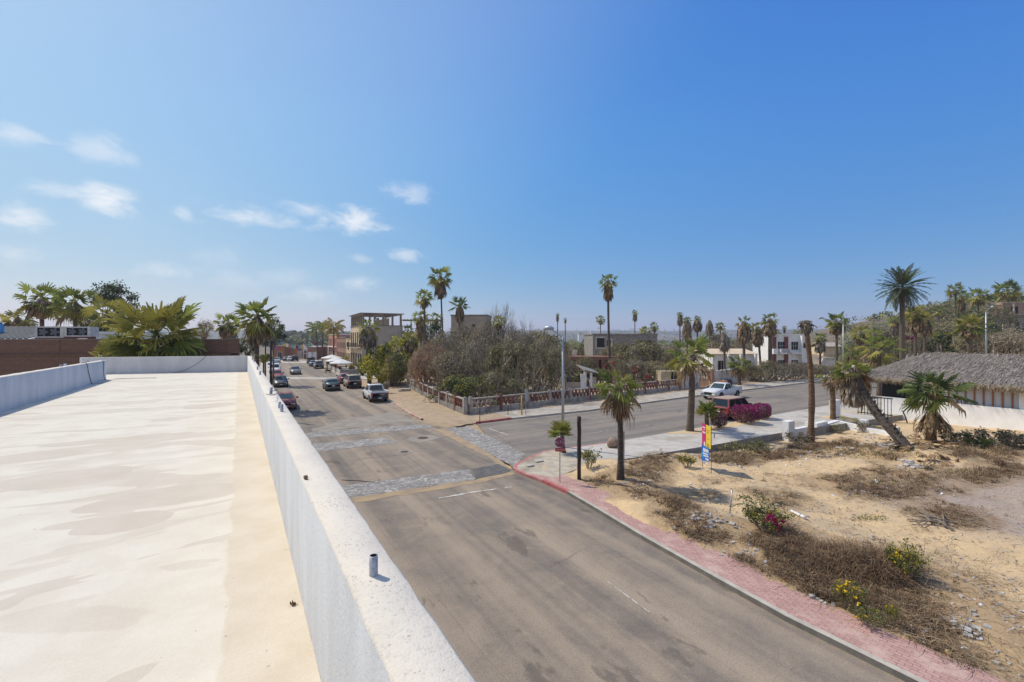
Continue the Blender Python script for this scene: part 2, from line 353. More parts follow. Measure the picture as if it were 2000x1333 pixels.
def asphalt_mat(name, rot, main=True):
    m = bpy.data.materials.new(name); t = NT(m); p = t.map(t.pos(), rot=rot)
    tr = t.noise(t.map(p, (.75, .016, 1)), 1.0, 3, .55); tr2 = t.noise(t.map(p, (2.2, .02, 1), loc=(3, 1, 0)), 1.0, 3, .5); big = t.noise(p, .16, 4, .6); mid = t.noise(p, .9, 5, .65, .6); fine = t.noise(p, 24, 3, .9); grit = t.noise(p, 6, 6, .75)
    d = (.34,.268,.19) if main else (.27,.225,.175); g = (.15,.128,.106) if main else (.165,.145,.122)
    f = t.math('ADD', t.math('MULTIPLY', tr, .55), t.math('ADD', t.math('MULTIPLY', tr2, .25), t.math('MULTIPLY', mid, .25)))
    f = t.math('ADD', f, t.math('MULTIPLY_ADD', grit, .22, -.11)); col = t.mix(t.ramp(f, .40, .68), d, g)
    col = t.mix(t.math('MULTIPLY', t.ramp(big, .52, .7), .55), col, (.145,.13,.115))
    oil = t.math('MULTIPLY', t.ramp(t.noise(t.map(p, (.8, .30, 1), loc=(9, 2, 0)), 1.1, 5, .65), .60, .66), .55); col = t.mix(oil, col, (.10,.082,.066))
    ff = t.math('MULTIPLY', t.math('MULTIPLY_ADD', fine, 1.5, .25), t.math('MULTIPLY_ADD', grit, .4, .8)); cc = t.node('ShaderNodeCombineColor'); [t.l.new(ff, cc.inputs[i]) for i in range(3)]
    cr = t.voro(t.map(p, (.30, .13, 1)), 1.0, 'DISTANCE_TO_EDGE'); t.l.new(t.node('ShaderNodeVectorMath', {0: t.map(p, (.30, .13, 1))}, operation='ADD').outputs[0], cr.inputs['Vector'])
    col = t.mix(1.0, col, cc.outputs[0], 'MULTIPLY'); t.out(col, .9, fine, .35, .008); return m
def cobble_mat():
    m = bpy.data.materials.new('cobbles'); t = NT(m); p = t.map(t.pos(), rot=ROT)
    w = t.node('ShaderNodeVectorMath', {0: p}, operation='ADD'); nn = t.node('ShaderNodeTexNoise'); t.l.new(p, nn.inputs[0]); nn.inputs['Scale'].default_value = 3; t.l.new(nn.outputs['Color'], w.inputs[1])
    v = t.voro(w.outputs[0], 4.6, 'DISTANCE_TO_EDGE').outputs['Distance']; c = t.voro(w.outputs[0], 4.6).outputs['Color']
    sp = t.node('ShaderNodeSeparateColor', {0: c}); stone = t.mix(sp.outputs[0], (.20,.185,.165), (.54,.51,.45))
    n = t.noise(t.map(p, (.7, 2.2, 1)), 2.2, 5, .65, 1.5); stone = t.mix(t.math('MULTIPLY', t.ramp(n, .42, .6), .75), stone, (.19,.18,.17))
    col = t.mix(t.ramp(v, .02, .10), (.20,.175,.145), stone); t.out(col, .9, v, .6, .03); return m
def soil_mat():
    m = bpy.data.materials.new('sandy_soil'); t = NT(m); p = t.pos()
    big = t.noise(p, .3, 6, .65, .8); mid = t.noise(p, 1.3, 6, .7, .4); fine = t.noise(p, 15, 5, .8)
    col = t.mix(t.ramp(mid, .35, .65), (.66,.47,.25), (.53,.385,.225))
    col = t.mix(t.math('MULTIPLY', t.ramp(big, .50, .66), .45), col, (.37,.295,.21))
    sp = t.node('ShaderNodeSeparateXYZ', {0: p})
    vg = t.math('MULTIPLY', t.ramp(t.math('MULTIPLY_ADD', sp.outputs[0], -.45, sp.outputs[1]), 27, 33), .8); col = t.mix(vg, col, t.mix(t.ramp(mid, .3, .7), (.40,.30,.20), (.30,.225,.15)))
    gx = t.math('SUBTRACT', sp.outputs[0], 20.0); gy = t.math('SUBTRACT', sp.outputs[1], 17.2)   # gravel patch by the right edge
    gd = t.math('SQRT', t.math('ADD', t.math('MULTIPLY', t.math('DIVIDE', gx, 6.2), t.math('DIVIDE', gx, 6.2)), t.math('MULTIPLY', t.math('DIVIDE', gy, 4.8), t.math('DIVIDE', gy, 4.8))))
    gm = t.math('SUBTRACT', 1.0, t.ramp(t.math('ADD', gd, t.math('MULTIPLY_ADD', mid, .8, -.4)), .65, 1.1))
    col = t.mix(t.math('MULTIPLY', gm, .8), col, t.mix(t.ramp(t.noise(p, 26, 3, .7), .4, .6), (.43,.34,.275), (.27,.22,.195)))
    lt = t.node('ShaderNodeAttribute', attribute_name='litter').outputs['Fac']; lm = t.ramp(t.math('MULTIPLY_ADD', lt, .85, t.math('MULTIPLY_ADD', t.noise(p, 3, 5, .7), 1.1, -.55)), .25, .75)
    col = t.mix(t.math('MULTIPLY', lm, .55), col, t.mix(t.ramp(t.noise(p, 9, 4, .7), .35, .65), (.20,.125,.065), (.36,.24,.125)))
    r = t.node('ShaderNodeVectorMath', {0: p}, operation='LENGTH').outputs['Value']
    farc = t.mix(t.ramp(t.noise(p, .012, 6, .6), .4, .62), (.105,.09,.055), (.20,.155,.105))
    col = t.mix(t.ramp(r, 95, 190), col, farc); farc2 = t.mix(t.ramp(t.noise(t.map(p, (1, .25, 1)), .004, 7, .65), .42, .6), (.085,.075,.055), (.19,.15,.12))
    col = t.mix(t.ramp(r, 600, 1200), col, farc2)
    f = t.math('MULTIPLY_ADD', fine, .8, .6); cc = t.node('ShaderNodeCombineColor'); [t.l.new(f, cc.inputs[i]) for i in range(3)]
    col = t.mix(1.0, col, cc.outputs[0], 'MULTIPLY'); t.out(col, .95, t.math('ADD', fine, mid), .6, .05); return m
m_deck = deck_mat(); m_pt = parapet_mat('parapet_top', (.735,.66,.54), (.675,.605,.50), (.50,.46,.40), True); m_pf = parapet_mat('parapet_face', (.64,.635,.62), (.55,.545,.53), (.38,.378,.37), False)
m_asph = asphalt_mat('dusty_asphalt', ROT); m_asphx = asphalt_mat('side_asphalt', (0, 0, -.565+PI/2), False); m_cob = cobble_mat(); m_soil = soil_mat()
m_patch = M('fresh_asphalt', (.10,.095,.09), (.145,.135,.12), 3, .9, .4, fine=.3)
m_line = M('worn_road_paint', (.55,.52,.46), (.33,.28,.22), 5, .9, fine=.2, lo=.45, hi=.6)
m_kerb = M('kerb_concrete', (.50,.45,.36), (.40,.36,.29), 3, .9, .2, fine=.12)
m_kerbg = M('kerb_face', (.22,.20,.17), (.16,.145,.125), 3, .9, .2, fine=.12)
m_kerbp = M('pink_kerb', (.45,.17,.15), (.52,.33,.28), 2.2, .85, .2, fine=.12, lo=.45, hi=.7)
m_kerbr = M('red_kerb', (.43,.085,.085), (.42,.16,.14), 2.2, .8, .2, fine=.12)
m_pav = brick_mat('pink_pavers', (.50,.305,.255), (.42,.24,.20), (.30,.19,.155), .2, .1, .010, (.58,.42,.34), False, .9)
m_brick = brick_mat('dark_red_brick', (.165,.082,.054), (.11,.058,.042), (.22,.165,.13), .25, .078, .012)
m_brickl = brick_mat('light_red_brick', (.33,.16,.10), (.26,.125,.08), (.36,.24,.17), .25, .08, .014)
m_white_old = M('peeling_whitewash', (.68,.65,.60), (.50,.46,.41), 3.2, .95, .4, fine=.12, c3=(.27,.235,.20), lo=.4, hi=.6)
# ------------------------------------------------------------------ camera, sun, sky
cam = bpy.data.cameras.new('camera'); co = bpy.data.objects.new('camera', cam); C.objects.link(co)
co.location = (0, 0, CZ); co.rotation_euler = (PI/2, 0, 0); cam.sensor_width = 36; cam.lens = 36*F/2000
cam.shift_y = -(666.5-HY)/2000; cam.clip_end = 9000; cam.clip_start = .05
bpy.context.scene.camera = co
EL = math.radians(50); hz = Vector((-.86, .51, 0)).normalized(); SUN = hz*math.cos(EL) + Vector((0, 0, math.sin(EL)))
sl = bpy.data.lights.new('sun', 'SUN'); sl.energy = 3.8; sl.angle = math.radians(.5); sl.color = (1, .94, .835)
so = bpy.data.objects.new('sun', sl); C.objects.link(so); so.rotation_euler = SUN.to_track_quat('Z', 'Y').to_euler(); so.location = (0, 0, 60)
w = bpy.data.worlds.new('World'); bpy.context.scene.world = w; t = NT(w)
sky = t.node('ShaderNodeTexSky', sky_type='NISHITA'); sky.sun_disc = False; sky.sun_elevation = EL; sky.sun_rotation = math.atan2(hz.x, hz.y)
sky.altitude = 0; sky.air_density = 1.0; sky.dust_density = .5; sky.ozone_density = 8
gen = t.node('ShaderNodeTexCoord').outputs['Generated']; sp = t.node('ShaderNodeSeparateXYZ', {0: gen})
az = t.math('ARCTAN2', sp.outputs[0], sp.outputs[1]); el = t.math('ARCSINE', sp.outputs[2])
cv = t.node('ShaderNodeCombineXYZ'); t.l.new(az, cv.inputs[0]); t.l.new(t.math('MULTIPLY', el, 1.9), cv.inputs[1])
n1 = t.math('MULTIPLY_ADD', t.noise(cv.outputs[0], 17, 8, .6, .3), 3.4, -1.7); n2 = t.noise(cv.outputs[0], 34, 5, .6)
mask = None
for (px, py, wx, wy, k) in ((30,265,75,22,.5),(190,295,80,28,.42),(255,310,30,20,.3),(140,378,120,18,.45),(215,388,75,28,.85),(45,420,70,26,.7),(500,425,95,20,.62),(680,432,80,24,.85),(600,412,60,14,.5),(805,375,45,16,.5),(355,418,24,12,.4),(20,498,55,20,.4),(340,534,62,17,.6),(790,497,34,13,.5),(700,552,42,14,.45),(705,505,22,9,.3),(610,575,60,16,.35),(420,500,60,16,.18),(540,540,90,20,.2),(460,550,80,22,.2)):
    dx = px-CX; a0 = math.atan(dx/F); r = math.sqrt(F*F+dx*dx); e0 = math.atan((HY-py)/r)
    wa = wx*F/(F*F+dx*dx)*1.0; we = wy/r*1.1
    u = t.math('MULTIPLY', t.math('SUBTRACT', az, a0), 1/wa); v = t.math('MULTIPLY', t.math('SUBTRACT', el, e0), 1/we)
    d = t.math('ADD', t.math('SQRT', t.math('ADD', t.math('MULTIPLY', u, u), t.math('MULTIPLY', v, v))), n1)
    mk = t.math('MULTIPLY', t.math('SUBTRACT', 1.0, t.ramp(d, -.3, 1.25)), k); mask = mk if mask is None else t.math('MAXIMUM', mask, mk)
mask = t.math('MULTIPLY', mask, t.math('MULTIPLY_ADD', n2, .8, .6), clamp=True)
sr = t.node('ShaderNodeSeparateColor', {0: sky.outputs[0]}); hh = t.math('MULTIPLY_ADD', t.ramp(el, 0, .45), .36, .64)      # grade the clear sky deeper blue and dim its horizon band
STR = .15; cc = t.node('ShaderNodeCombineColor')
for i, (g_, p_) in enumerate(((1.3, 1.45), (.945, 1.0), (.83, .35))):
    v_ = t.math('MULTIPLY', t.math('POWER', t.math('MULTIPLY', sr.outputs[i], STR), p_), g_/STR); t.l.new(t.math('MULTIPLY', v_, hh if i < 2 else t.math('MULTIPLY_ADD', hh, .5, .5)), cc.inputs[i])
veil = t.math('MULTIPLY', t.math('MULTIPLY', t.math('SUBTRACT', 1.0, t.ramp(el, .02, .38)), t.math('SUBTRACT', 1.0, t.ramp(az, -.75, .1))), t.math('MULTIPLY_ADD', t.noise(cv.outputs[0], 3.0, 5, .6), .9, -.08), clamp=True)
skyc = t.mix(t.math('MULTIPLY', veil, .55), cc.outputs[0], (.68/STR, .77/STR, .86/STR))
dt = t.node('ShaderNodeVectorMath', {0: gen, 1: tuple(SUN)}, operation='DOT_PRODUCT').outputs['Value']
skyc = t.mix(t.math('MULTIPLY', t.ramp(dt, .45, .88), .13), skyc, (.98/STR, .99/STR, 1.0/STR)); skyc = t.mix(t.math('MULTIPLY', t.ramp(dt, .925, .998), .65), skyc, (1.15/STR, 1.1/STR, 1.0/STR))                                   # sky paled toward the sun, with an unseen inner glow added to lift shade
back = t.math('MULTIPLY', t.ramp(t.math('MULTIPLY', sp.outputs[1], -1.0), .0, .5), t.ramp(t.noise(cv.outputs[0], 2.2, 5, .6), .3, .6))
skyc = t.mix(t.math('MULTIPLY', back, .5), skyc, (1.0/STR, .95/STR, .86/STR))                                                  # unseen warm whitening added behind the camera to brighten and warm the shade
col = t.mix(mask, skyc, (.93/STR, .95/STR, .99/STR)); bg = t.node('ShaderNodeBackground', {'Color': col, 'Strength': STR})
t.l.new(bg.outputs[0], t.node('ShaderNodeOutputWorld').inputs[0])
sc = bpy.context.scene; sc.view_settings.view_transform = 'Standard'; sc.view_settings.look = 'None'; sc.view_settings.exposure = 0; sc.view_settings.gamma = 1
# ------------------------------------------------------------------ ground sheet
def axis(lo, hi, step, far, g=1.22):
    a = list(np.arange(lo, hi+1e-6, step)); s = step; x = hi
    while x < far: s = min(s*g, 130); x += s; a.append(x)
    s = step; x = lo; b = []
    while x > -far: s = min(s*g, 130); x -= s; b.append(x)
    return np.array(b[::-1]+a)
xs = axis(-24, 62, .42, 4200); ys = axis(4, 74, .42, 4200); ys = ys[ys > -700]
X, Y = np.meshgrid(xs, ys); GX, GY = X.ravel(), Y.ravel(); Z = gz_np(X.ravel(), Y.ravel()).reshape(X.shape)
Z = Z + np.where((Z > -.05) & (np.hypot(X, Y) < 70), _rs.normal(0, .018, X.shape), 0)
me = bpy.data.meshes.new('ground'); nx, ny = len(xs), len(ys)
vs = np.stack([X.ravel(), Y.ravel(), Z.ravel()], 1); ii = np.arange(nx*ny).reshape(ny, nx)
fs = np.stack([ii[:-1, :-1].ravel(), ii[:-1, 1:].ravel(), ii[1:, 1:].ravel(), ii[1:, :-1].ravel()], 1)
me.from_pydata(vs.tolist(), [], fs.tolist()); me.materials.append(m_soil); me.polygons.foreach_set('use_smooth', [True]*len(me.polygons))
go = bpy.data.objects.new('ground', me); C.objects.link(go); tag(go, kind='structure')
def offs(poly, o, sign):
    out = []
    for i, p in enumerate(poly):
        a = poly[max(i-1, 0)]; b = poly[min(i+1, len(poly)-1)]; d = (b-a); d.z = 0; d.normalize()
        n = Vector((-d.y, d.x, 0))*sign; out.append(p+n*o)
    return out
def dens(poly, step):
    out = [poly[0]]
    for a, b in zip(poly[:-1], poly[1:]):
        n = max(1, int((b-a).length/step)); out += [a.lerp(b, k/n) for k in range(1, n+1)]
    return out
def strip(name, poly, o0, o1, z0, z1, mat, sign, jit=0, side=None, step=None, kind=True):
    if step: poly = dens(poly, step)
    a = offs(poly, o0, sign); b = offs(poly, o1, sign); mb = MB(); n = len(poly); vs = []
    for p, q in zip(a, b):
        q = q + (q-p).normalized()*R.uniform(-jit, jit)
        vs += [(p.x, p.y, z0), (p.x, p.y, z1), (q.x, q.y, z1), (q.x, q.y, z0)]
    for i in range(n-1):
        k = 4*i; m2 = 0 if side is None else 1
        for (f, mm) in (((k+1, k+5, k+6, k+2), 0), ((k, k+4, k+5, k+1), m2), ((k+2, k+6, k+7, k+3), 0)):
            if sign < 0: f = tuple(f)
            mb.f.append(f); mb.m.append(mm); mb.sm.append(False)
    mb.v = vs; ms = [mat] if side is None else [mat, side]
    o = mb.build(name, ms)
    bm_fix(o); return tag(o, kind='structure') if kind else o
def bm_fix(o):
    import bmesh
    bm = bmesh.new(); bm.from_mesh(o.data); bmesh.ops.recalc_face_normals(bm, faces=bm.faces[:]); bm.to_mesh(o.data); bm.free()
# roads
mb = MB(); poly = [AS(2.8, -45), AS(2.8, 36)] + [LE0 + D2*x - Q2*.1 for x in (4, 20, 60, 122)] + [RE0 + D2*122 + Q2*.3] + [p+Q2*.3 for p in KERB2[1:8]] + [G(890,834), G(1004,921)] + [p + Q1*.2 for p in reversed(CURB[2:10])] + [AS(11.1, -8), AS(11.1, -45)]
mb.prism([(p.x, p.y) for p in poly], -.05, 0.0); struct('main_street', mb, m_asph)
up = CURB[10:]; lowk = KERB2[10:]
mb = MB(); poly = [p+Vector((.1, -.15, 0)) for p in up] + [p+Vector((-.1, .15, 0)) for p in reversed(lowk)]
mb.prism([(p.x, p.y) for p in poly], -.06, .004); struct('cross_street', mb, m_asphx)
def sheet(name, pts, z, mat, jag=0.0, step=.5):
    q = [G(*p) if len(p) == 2 else Vector(p) for p in pts]; q = dens(q+[q[0]], step)[:-1] if jag else q
    mb = MB(); mb.prism([(p.x+R.uniform(-jag, jag), p.y+R.uniform(-jag, jag)) for p in q], -.03, z); return struct(name, mb, mat)
sheet('cobble_band', [(660,950),(600,955),(600,985),(690,972),(927,937),(917,917)], .009, m_cob, .06)
sheet('cobble_band', [(560,851),(600,846),(805,830),(840,831),(845,836),(615,855),(560,861)], .009, m_cob, .07)
sheet('cobble_band', [(570,874),(620,867),(750,856),(780,865),(627,882),(575,892)], .009, m_cob, .07)
sheet('cobble_band', [(870,838),(917,834),(1027,888),(1012,903),(1005,919),(1000,910)], .013, m_cob, .07)
sheet('asphalt_patch', [(921,917),(975,907),(999,920),(930,936)], .0125, m_patch, .06)
sheet('concrete_strip', [(605,838),(640,832),(660,822),(735,811),(765,806),(800,818),(812,823),(700,834),(610,847)], .006, M('worn_concrete', (.31,.27,.215), (.25,.215,.17), 1.2, .9, .2, fine=.2), .12)
sheet('concrete_patch', [(797,861),(800,855),(840,849),(864,856),(817,866)], .009, bpy.data.materials['worn_concrete'], .06)
sheet('concrete_patch', [(772,883),(780,879),(797,879),(807,883),(800,886),(784,887)], .009, bpy.data.materials['worn_concrete'], .05)
sheet('speed_bump_strip', [(556,741),(556,737),(665,738),(668,741)], .012, m_conc, .02)
sheet('far_crossing', [(520,709.5),(525,704.5),(640,704.5),(640,709)], .012, m_conc)
sheet('dust_margin', [(690,972),(927,937),(1000,921),(1006,926),(930,945),(700,982)], .0075, M('road_dust', (.40,.29,.165), (.30,.225,.15), 1.5, .95, fine=.2), .1)
sheet('dust_margin', [(845,838),(872,838),(955,885),(1003,918),(985,914),(945,890)], .0072, bpy.data.materials['road_dust'], .1)
def dash(pts, wpx, z=.0115):
    mb = MB(); q = dens([G(*p) for p in pts], .35); prev = None
    for i, p in enumerate(q):
        w = wpx*R.uniform(.5, 1.2)
        d = (q[min(i+1, len(q)-1)]-q[max(i-1, 0)]).normalized(); n = Vector((-d.y, d.x, 0))*w/2
        cur = (p-n, p+n)
        if prev and R.random() < .93: mb.add([(prev[0].x, prev[0].y, z), (cur[0].x, cur[0].y, z), (cur[1].x, cur[1].y, z), (prev[1].x, prev[1].y, z)], [(0, 1, 2, 3)])
        prev = cur
    o = struct('road_marking', mb, m_line); bm_up(o)
def bm_up(o):
    for p in o.data.polygons:
        if p.normal.z < 0: p.flip()
dash([(857,974),(925,962),(1000,952)], .16); dash([(1187,1137),(1268,1197)], .035); dash([(950,836),(992,850)], .14)
dash([(1060,862),(1210,838),(1380,818),(1480,804)], .05, .009)
m_crack = M('road_crack', (.09,.075,.06), rough=.95)
def crack(pts, w):
    mb = MB(); q = dens([G(*p) for p in pts], .3)
    q = [p+Vector((R.uniform(-.05, .05), R.uniform(-.05, .05), .0118)) for p in q]
    mb.ribbon(q, [w*R.uniform(.4, 1.2) for _ in q], side=None); o = struct('road_crack', mb, m_crack); bm_up(o)
crack([(640,905),(720,895),(800,888)], .03); crack([(668,938),(735,942)], .12); crack([(1075,1110),(1135,1075)], .009); crack([(590,848),(622,842)], .06)
crack([(1010,874),(960,846)], .03); strip_line = MB(); q_l = dens([G(*p) for p in ((700,985),(760,1055),(830,1138),(900,1225),(960,1296),(1005,1345))], .4); strip_line.ribbon([p+V(R.gauss(0,.012),R.gauss(0,.012),.0055) for p in q_l], [.022*R.uniform(.3,1.5) for _ in q_l]); bm_up(struct('road_joint', strip_line, M('pale_joint', (.40,.33,.25), (.30,.25,.19), 4, .9)))
# kerbs, pavements
i0 = 8
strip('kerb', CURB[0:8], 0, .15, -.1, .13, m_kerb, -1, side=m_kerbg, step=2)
strip('red_kerb', CURB[7:9], .0, .17, -.1, .133, m_kerbr, -1, step=.5)
strip('pink_kerb', CURB[8:17], 0, .17, -.1, .13, m_kerbp, -1, step=.5)
strip('kerb', CURB[16:], 0, .15, -.1, .11, m_kerb, -1, step=1.5)
strip('paved_sidewalk', CURB[0:10], .15, 1.38, -.2, .122, m_pav, -1, jit=.12, step=.7)
mb = MB(); q = [p for p in offs(CURB[9:17], .17, -1)] + [G(1146,908,.13), G(1085,933,.13)]
mb.prism([(p.x, p.y) for p in q], -.3, .124); struct('corner_pavement', mb, M('stone_pavement', (.52,.45,.34), (.40,.34,.255), 2.5, .95, .5, fine=.2, c3=(.30,.25,.185)))
slab = offs(CURB[15:22], .17, -1); lotedge = [G(p[0], p[1], .13) for p in ((1640,829),(1532,844.5),(1388,870.5),(1250,892.5),(1146,908.5))]
mb = MB(); q = slab + [CURB[22]+Vector((1.5, -1.2, 0)), CURB[21]+Vector((6, -4, 0))] + lotedge
mb.prism([(p.x, p.y) for p in q], -.75, .135, side=1); struct('concrete_sidewalk', mb, [m_conc, m_concd])
# panel joints on the sidewalk slab
mb = MB()
for a, b in (((1231,866),(1296,884)),((1290,851.5),(1392,870)),((1448,824.5),(1532,843)),((1180,869.5),(1200,899)),((1356,841),(1450,858))):
    a, b = G(*a, .136), G(*b, .136); mb.bar(a, b, .05, .006)
struct('sidewalk_joints', mb, m_kerb)
strip('kerb', KERB2[4:6], 0, .16, -.1, .1, m_kerb, 1, step=2)
strip('worn_kerb', [G(768,789.5), G(800,811), G(822,821.5)], 0, .2, -.1, .15, M('chipped_pink_kerb', (.52,.42,.34), (.42,.17,.13), 1.4, .9, .2, fine=.2), 1, step=.6)
strip('red_kerb', [G(932,828), G(962,824.5), G(998,820)], 0, .18, -.1, .15, m_kerbr, 1, step=.6)
strip('kerb', KERB2[11:], 0, .18, -.1, .14, m_kerb, 1, step=2)
strip('sidewalk', KERB2[11:], .18, 3.1, -.2, .13, M('dusty_concrete', (.46,.41,.34), (.36,.32,.26), 1.4, .95, .3, fine=.15, c3=(.27,.235,.19)), 1, step=2)
strip('sidewalk', LEFT, 0, 2.3, -.2, .12, m_conc, 1, step=3)
strip('kerb', KERB2[0:4], 0, .25, -.1, .14, m_kerb, 1, step=4)
sheet('dirt_verge', [(812,822),(905,818),(940,824),(880,836),(845,832)], .016, bpy.data.materials['road_dust'], .15)
# ------------------------------------------------------------------ the roof we stand on
rb = thing('flat_roofed_building', 'white rendered building with flat cream screed roof and low parapets, in the foreground', 'building', (0, 0, 0), A1)
mb = MB(); mb.prism([(-7.2,-8),(.50,-8),(.50,25.8),(-7.2,27.9)], -.3, 4.55); mb.build('wall', m_white, rb)
mb = MB(); mb.prism([(-4.472,-8),(.327,-8),(.327,25.72),(-5.1,27.1),(-7.0,27.55),(-7.0,23.3),(-4.472,23.3)], 4.552, 4.9); mb.build('roof_deck', m_deck, rb)
def parapet(poly, z1, nm='parapet', sub=.25):
    me_ = MB(); me_.prism(poly, 4.553, z1, mat=0, side=1); o = me_.build(nm, [m_pt, m_pf], rb)
    return o
def wallgrid(x0, x1, y0, y1, z0, z1, step, jit, nm):       # a parapet with slightly uneven hand-plastered edges
    n = int((y1-y0)/step); mb = MB(); vs = []
    ring = [(x0, z0), (x0, z1-.012), (x0+.012, z1), ((x0+x1)/2, z1+.002), (x1-.012, z1), (x1, z1-.012), (x1, z0)]
    for i in range(n+1):
        y = y0+(y1-y0)*i/n
        for k, (x, z) in enumerate(ring):
            j = jit if 0 < k < 6 else jit*.4
            vs.append((x+R.gauss(0, j)*.7, y, z+(R.gauss(0, j)*.6 if 0 < k < 6 else 0)))
    fs = []
    for i in range(n):
        for k in range(6):
            a = i*7+k; fs.append(((a, a+1, a+8, a+7), 1 if k in (0, 5) else 0))
    for f, m_ in fs: mb.f.append(f); mb.m.append(m_); mb.sm.append(True)
    mb.v = vs; mb.f.append(tuple(range(7))); mb.m.append(1); mb.sm.append(False); mb.f.append(tuple(reversed(range(n*7, n*7+7)))); mb.m.append(1); mb.sm.append(False)
    o = mb.build(nm, [m_pt, m_pf], rb); bm_fix(o); return o
wallgrid(.328, .514, -8, 25.75, 4.556, 5.644, .1, .003, 'parapet')
wallgrid(-4.66, -4.472, -8, 23.4, 4.556, 5.66, .15, .003, 'parapet')
parapet([(.33,25.752),(.514,25.752),(.514,25.92),(-6.15,27.63),(-6.15,27.45),(.33,25.753)][0:5], 5.66)
def stub(px, py, h, r, z=5.646, m=m_pipe, tilt=0):
    p = Matrix.Rotation(-A1, 3, 'Z') @ G(px, py, z); mb = MB(); n = 14; vs = []
    for (rr, zz) in ((r, -.02), (r, h), (r*.8, h), (r*.8, h*.25)):
        for k in range(n): vs.append((p.x+rr*math.cos(2*PI*k/n)+tilt*zz, p.y+rr*math.sin(2*PI*k/n), z+zz))
    fs = [(i*n+k, i*n+(k+1) % n, (i+1)*n+(k+1) % n, (i+1)*n+k) for i in range(3) for k in range(n)] + [tuple(range(3*n, 4*n))]
    mb.add(vs, fs[:2*n], 0, True); mb.add(vs, fs[2*n:3*n], 1, True); mb.add(vs[-n:], [tuple(range(n))], 1)  # bore faces coloured near-black to stand for the shade inside the pipe
    return mb.build('pipe_stub', [m, m_dark], rb)
stub(729.5, 1124, .072, .0155); stub(545.8, 797.5, .075, .0165, tilt=.02); stub(550.4, 804.5, .085, .0175, tilt=-.02)
st = stub(529, 770, .10, .022, tilt=.05)
for (px, py, h) in ((508,732.5,.09),(503,722.5,.09),(496,707.5,.09),(493,703.5,.09)): stub(px, py, h, .02)
for (px, py, h, m_) in ((119,716.5,.06,m_pipe),(127.5,715,.07,m_pvc),(161,708.5,.17,m_pvc),(171,707.5,.05,m_pipe)): stub(px, py, h, .035, 5.66, m_)
def cable(pts, r, label, m=m_trim):
    mb = MB(); mb.tube(pts, r, 6); tag(mb.build('cable', m), label, 'cable')
def curve(pts, n=6):
    out = []
    for i in range(len(pts)-1):
        p0, p1, p2, p3 = (Vector(pts[max(i-1, 0)]), Vector(pts[i]), Vector(pts[i+1]), Vector(pts[min(i+2, len(pts)-1)]))
        for k in range(n):
            u = k/n; out.append(.5*((2*p1)+(p2-p0)*u+(2*p0-5*p1+4*p2-p3)*u*u+(3*p1-p0-3*p2+p3)*u**3))
    return out+[Vector(pts[-1])]
def onwall(a, s, z): return AS(a, s, z)
cable(curve([onwall(-4.57,20.6,5.675), onwall(-4.46,20.7,5.66), onwall(-4.455,20.9,5.35), onwall(-4.45,21.2,5.0), onwall(-4.44,21.3,4.91), onwall(-4.2,21.6,4.912)]), .009, 'black cable drooping down the shaded parapet, the longer one')
cable(curve([onwall(-4.5,22.9,5.672), onwall(-4.455,22.9,5.6), onwall(-4.455,22.95,5.2), onwall(-4.44,23.2,4.92), onwall(-4.1,23.6,4.91), onwall(-3.2,23.4,4.91), onwall(-2.9,23.3,4.912)]), .008, 'black cable at the free end of the shaded parapet')
cable(curve([onwall(-1.35,26.08,5.668), onwall(-1.4,26.05,5.64), onwall(-1.75,26.12,5.3), onwall(-2.3,26.27,4.98), onwall(-2.7,26.3,4.912)]), .009, 'black cable slanting down the end parapet wall')
cable(curve([G(529,769,5.75), G(531,765,5.78), G(540,763,5.7), G(544,766,5.66), G(533,772,5.655), G(519,770,5.655)]), .004, 'thin black wire looping out of a pipe stub on the parapet')
for (px, py, r, lb) in ((597,935,.012,'small brown mud lump on the sunlit parapet top'), (574,1181,.014,'small brown clod on the cream roof deck near the parapet')):
    z = 5.648 if px == 597 else 4.902; p = G(px, py, z); mb = MB()
    for k in range(7): mb.leaf(p+V(R.uniform(-r, r), R.uniform(-r, r), R.uniform(.002, r)), r*2.2)
    for k in range(2): mb.tube([p+V(0,0,-.002), p+V(.004, 0, r*.8)], [r*R.uniform(.8, 1.1), r*.5], 7)
    tag(mb.build('mud_clod', M('mud', (.16,.10,.05), rough=.95)), lb, 'clod')
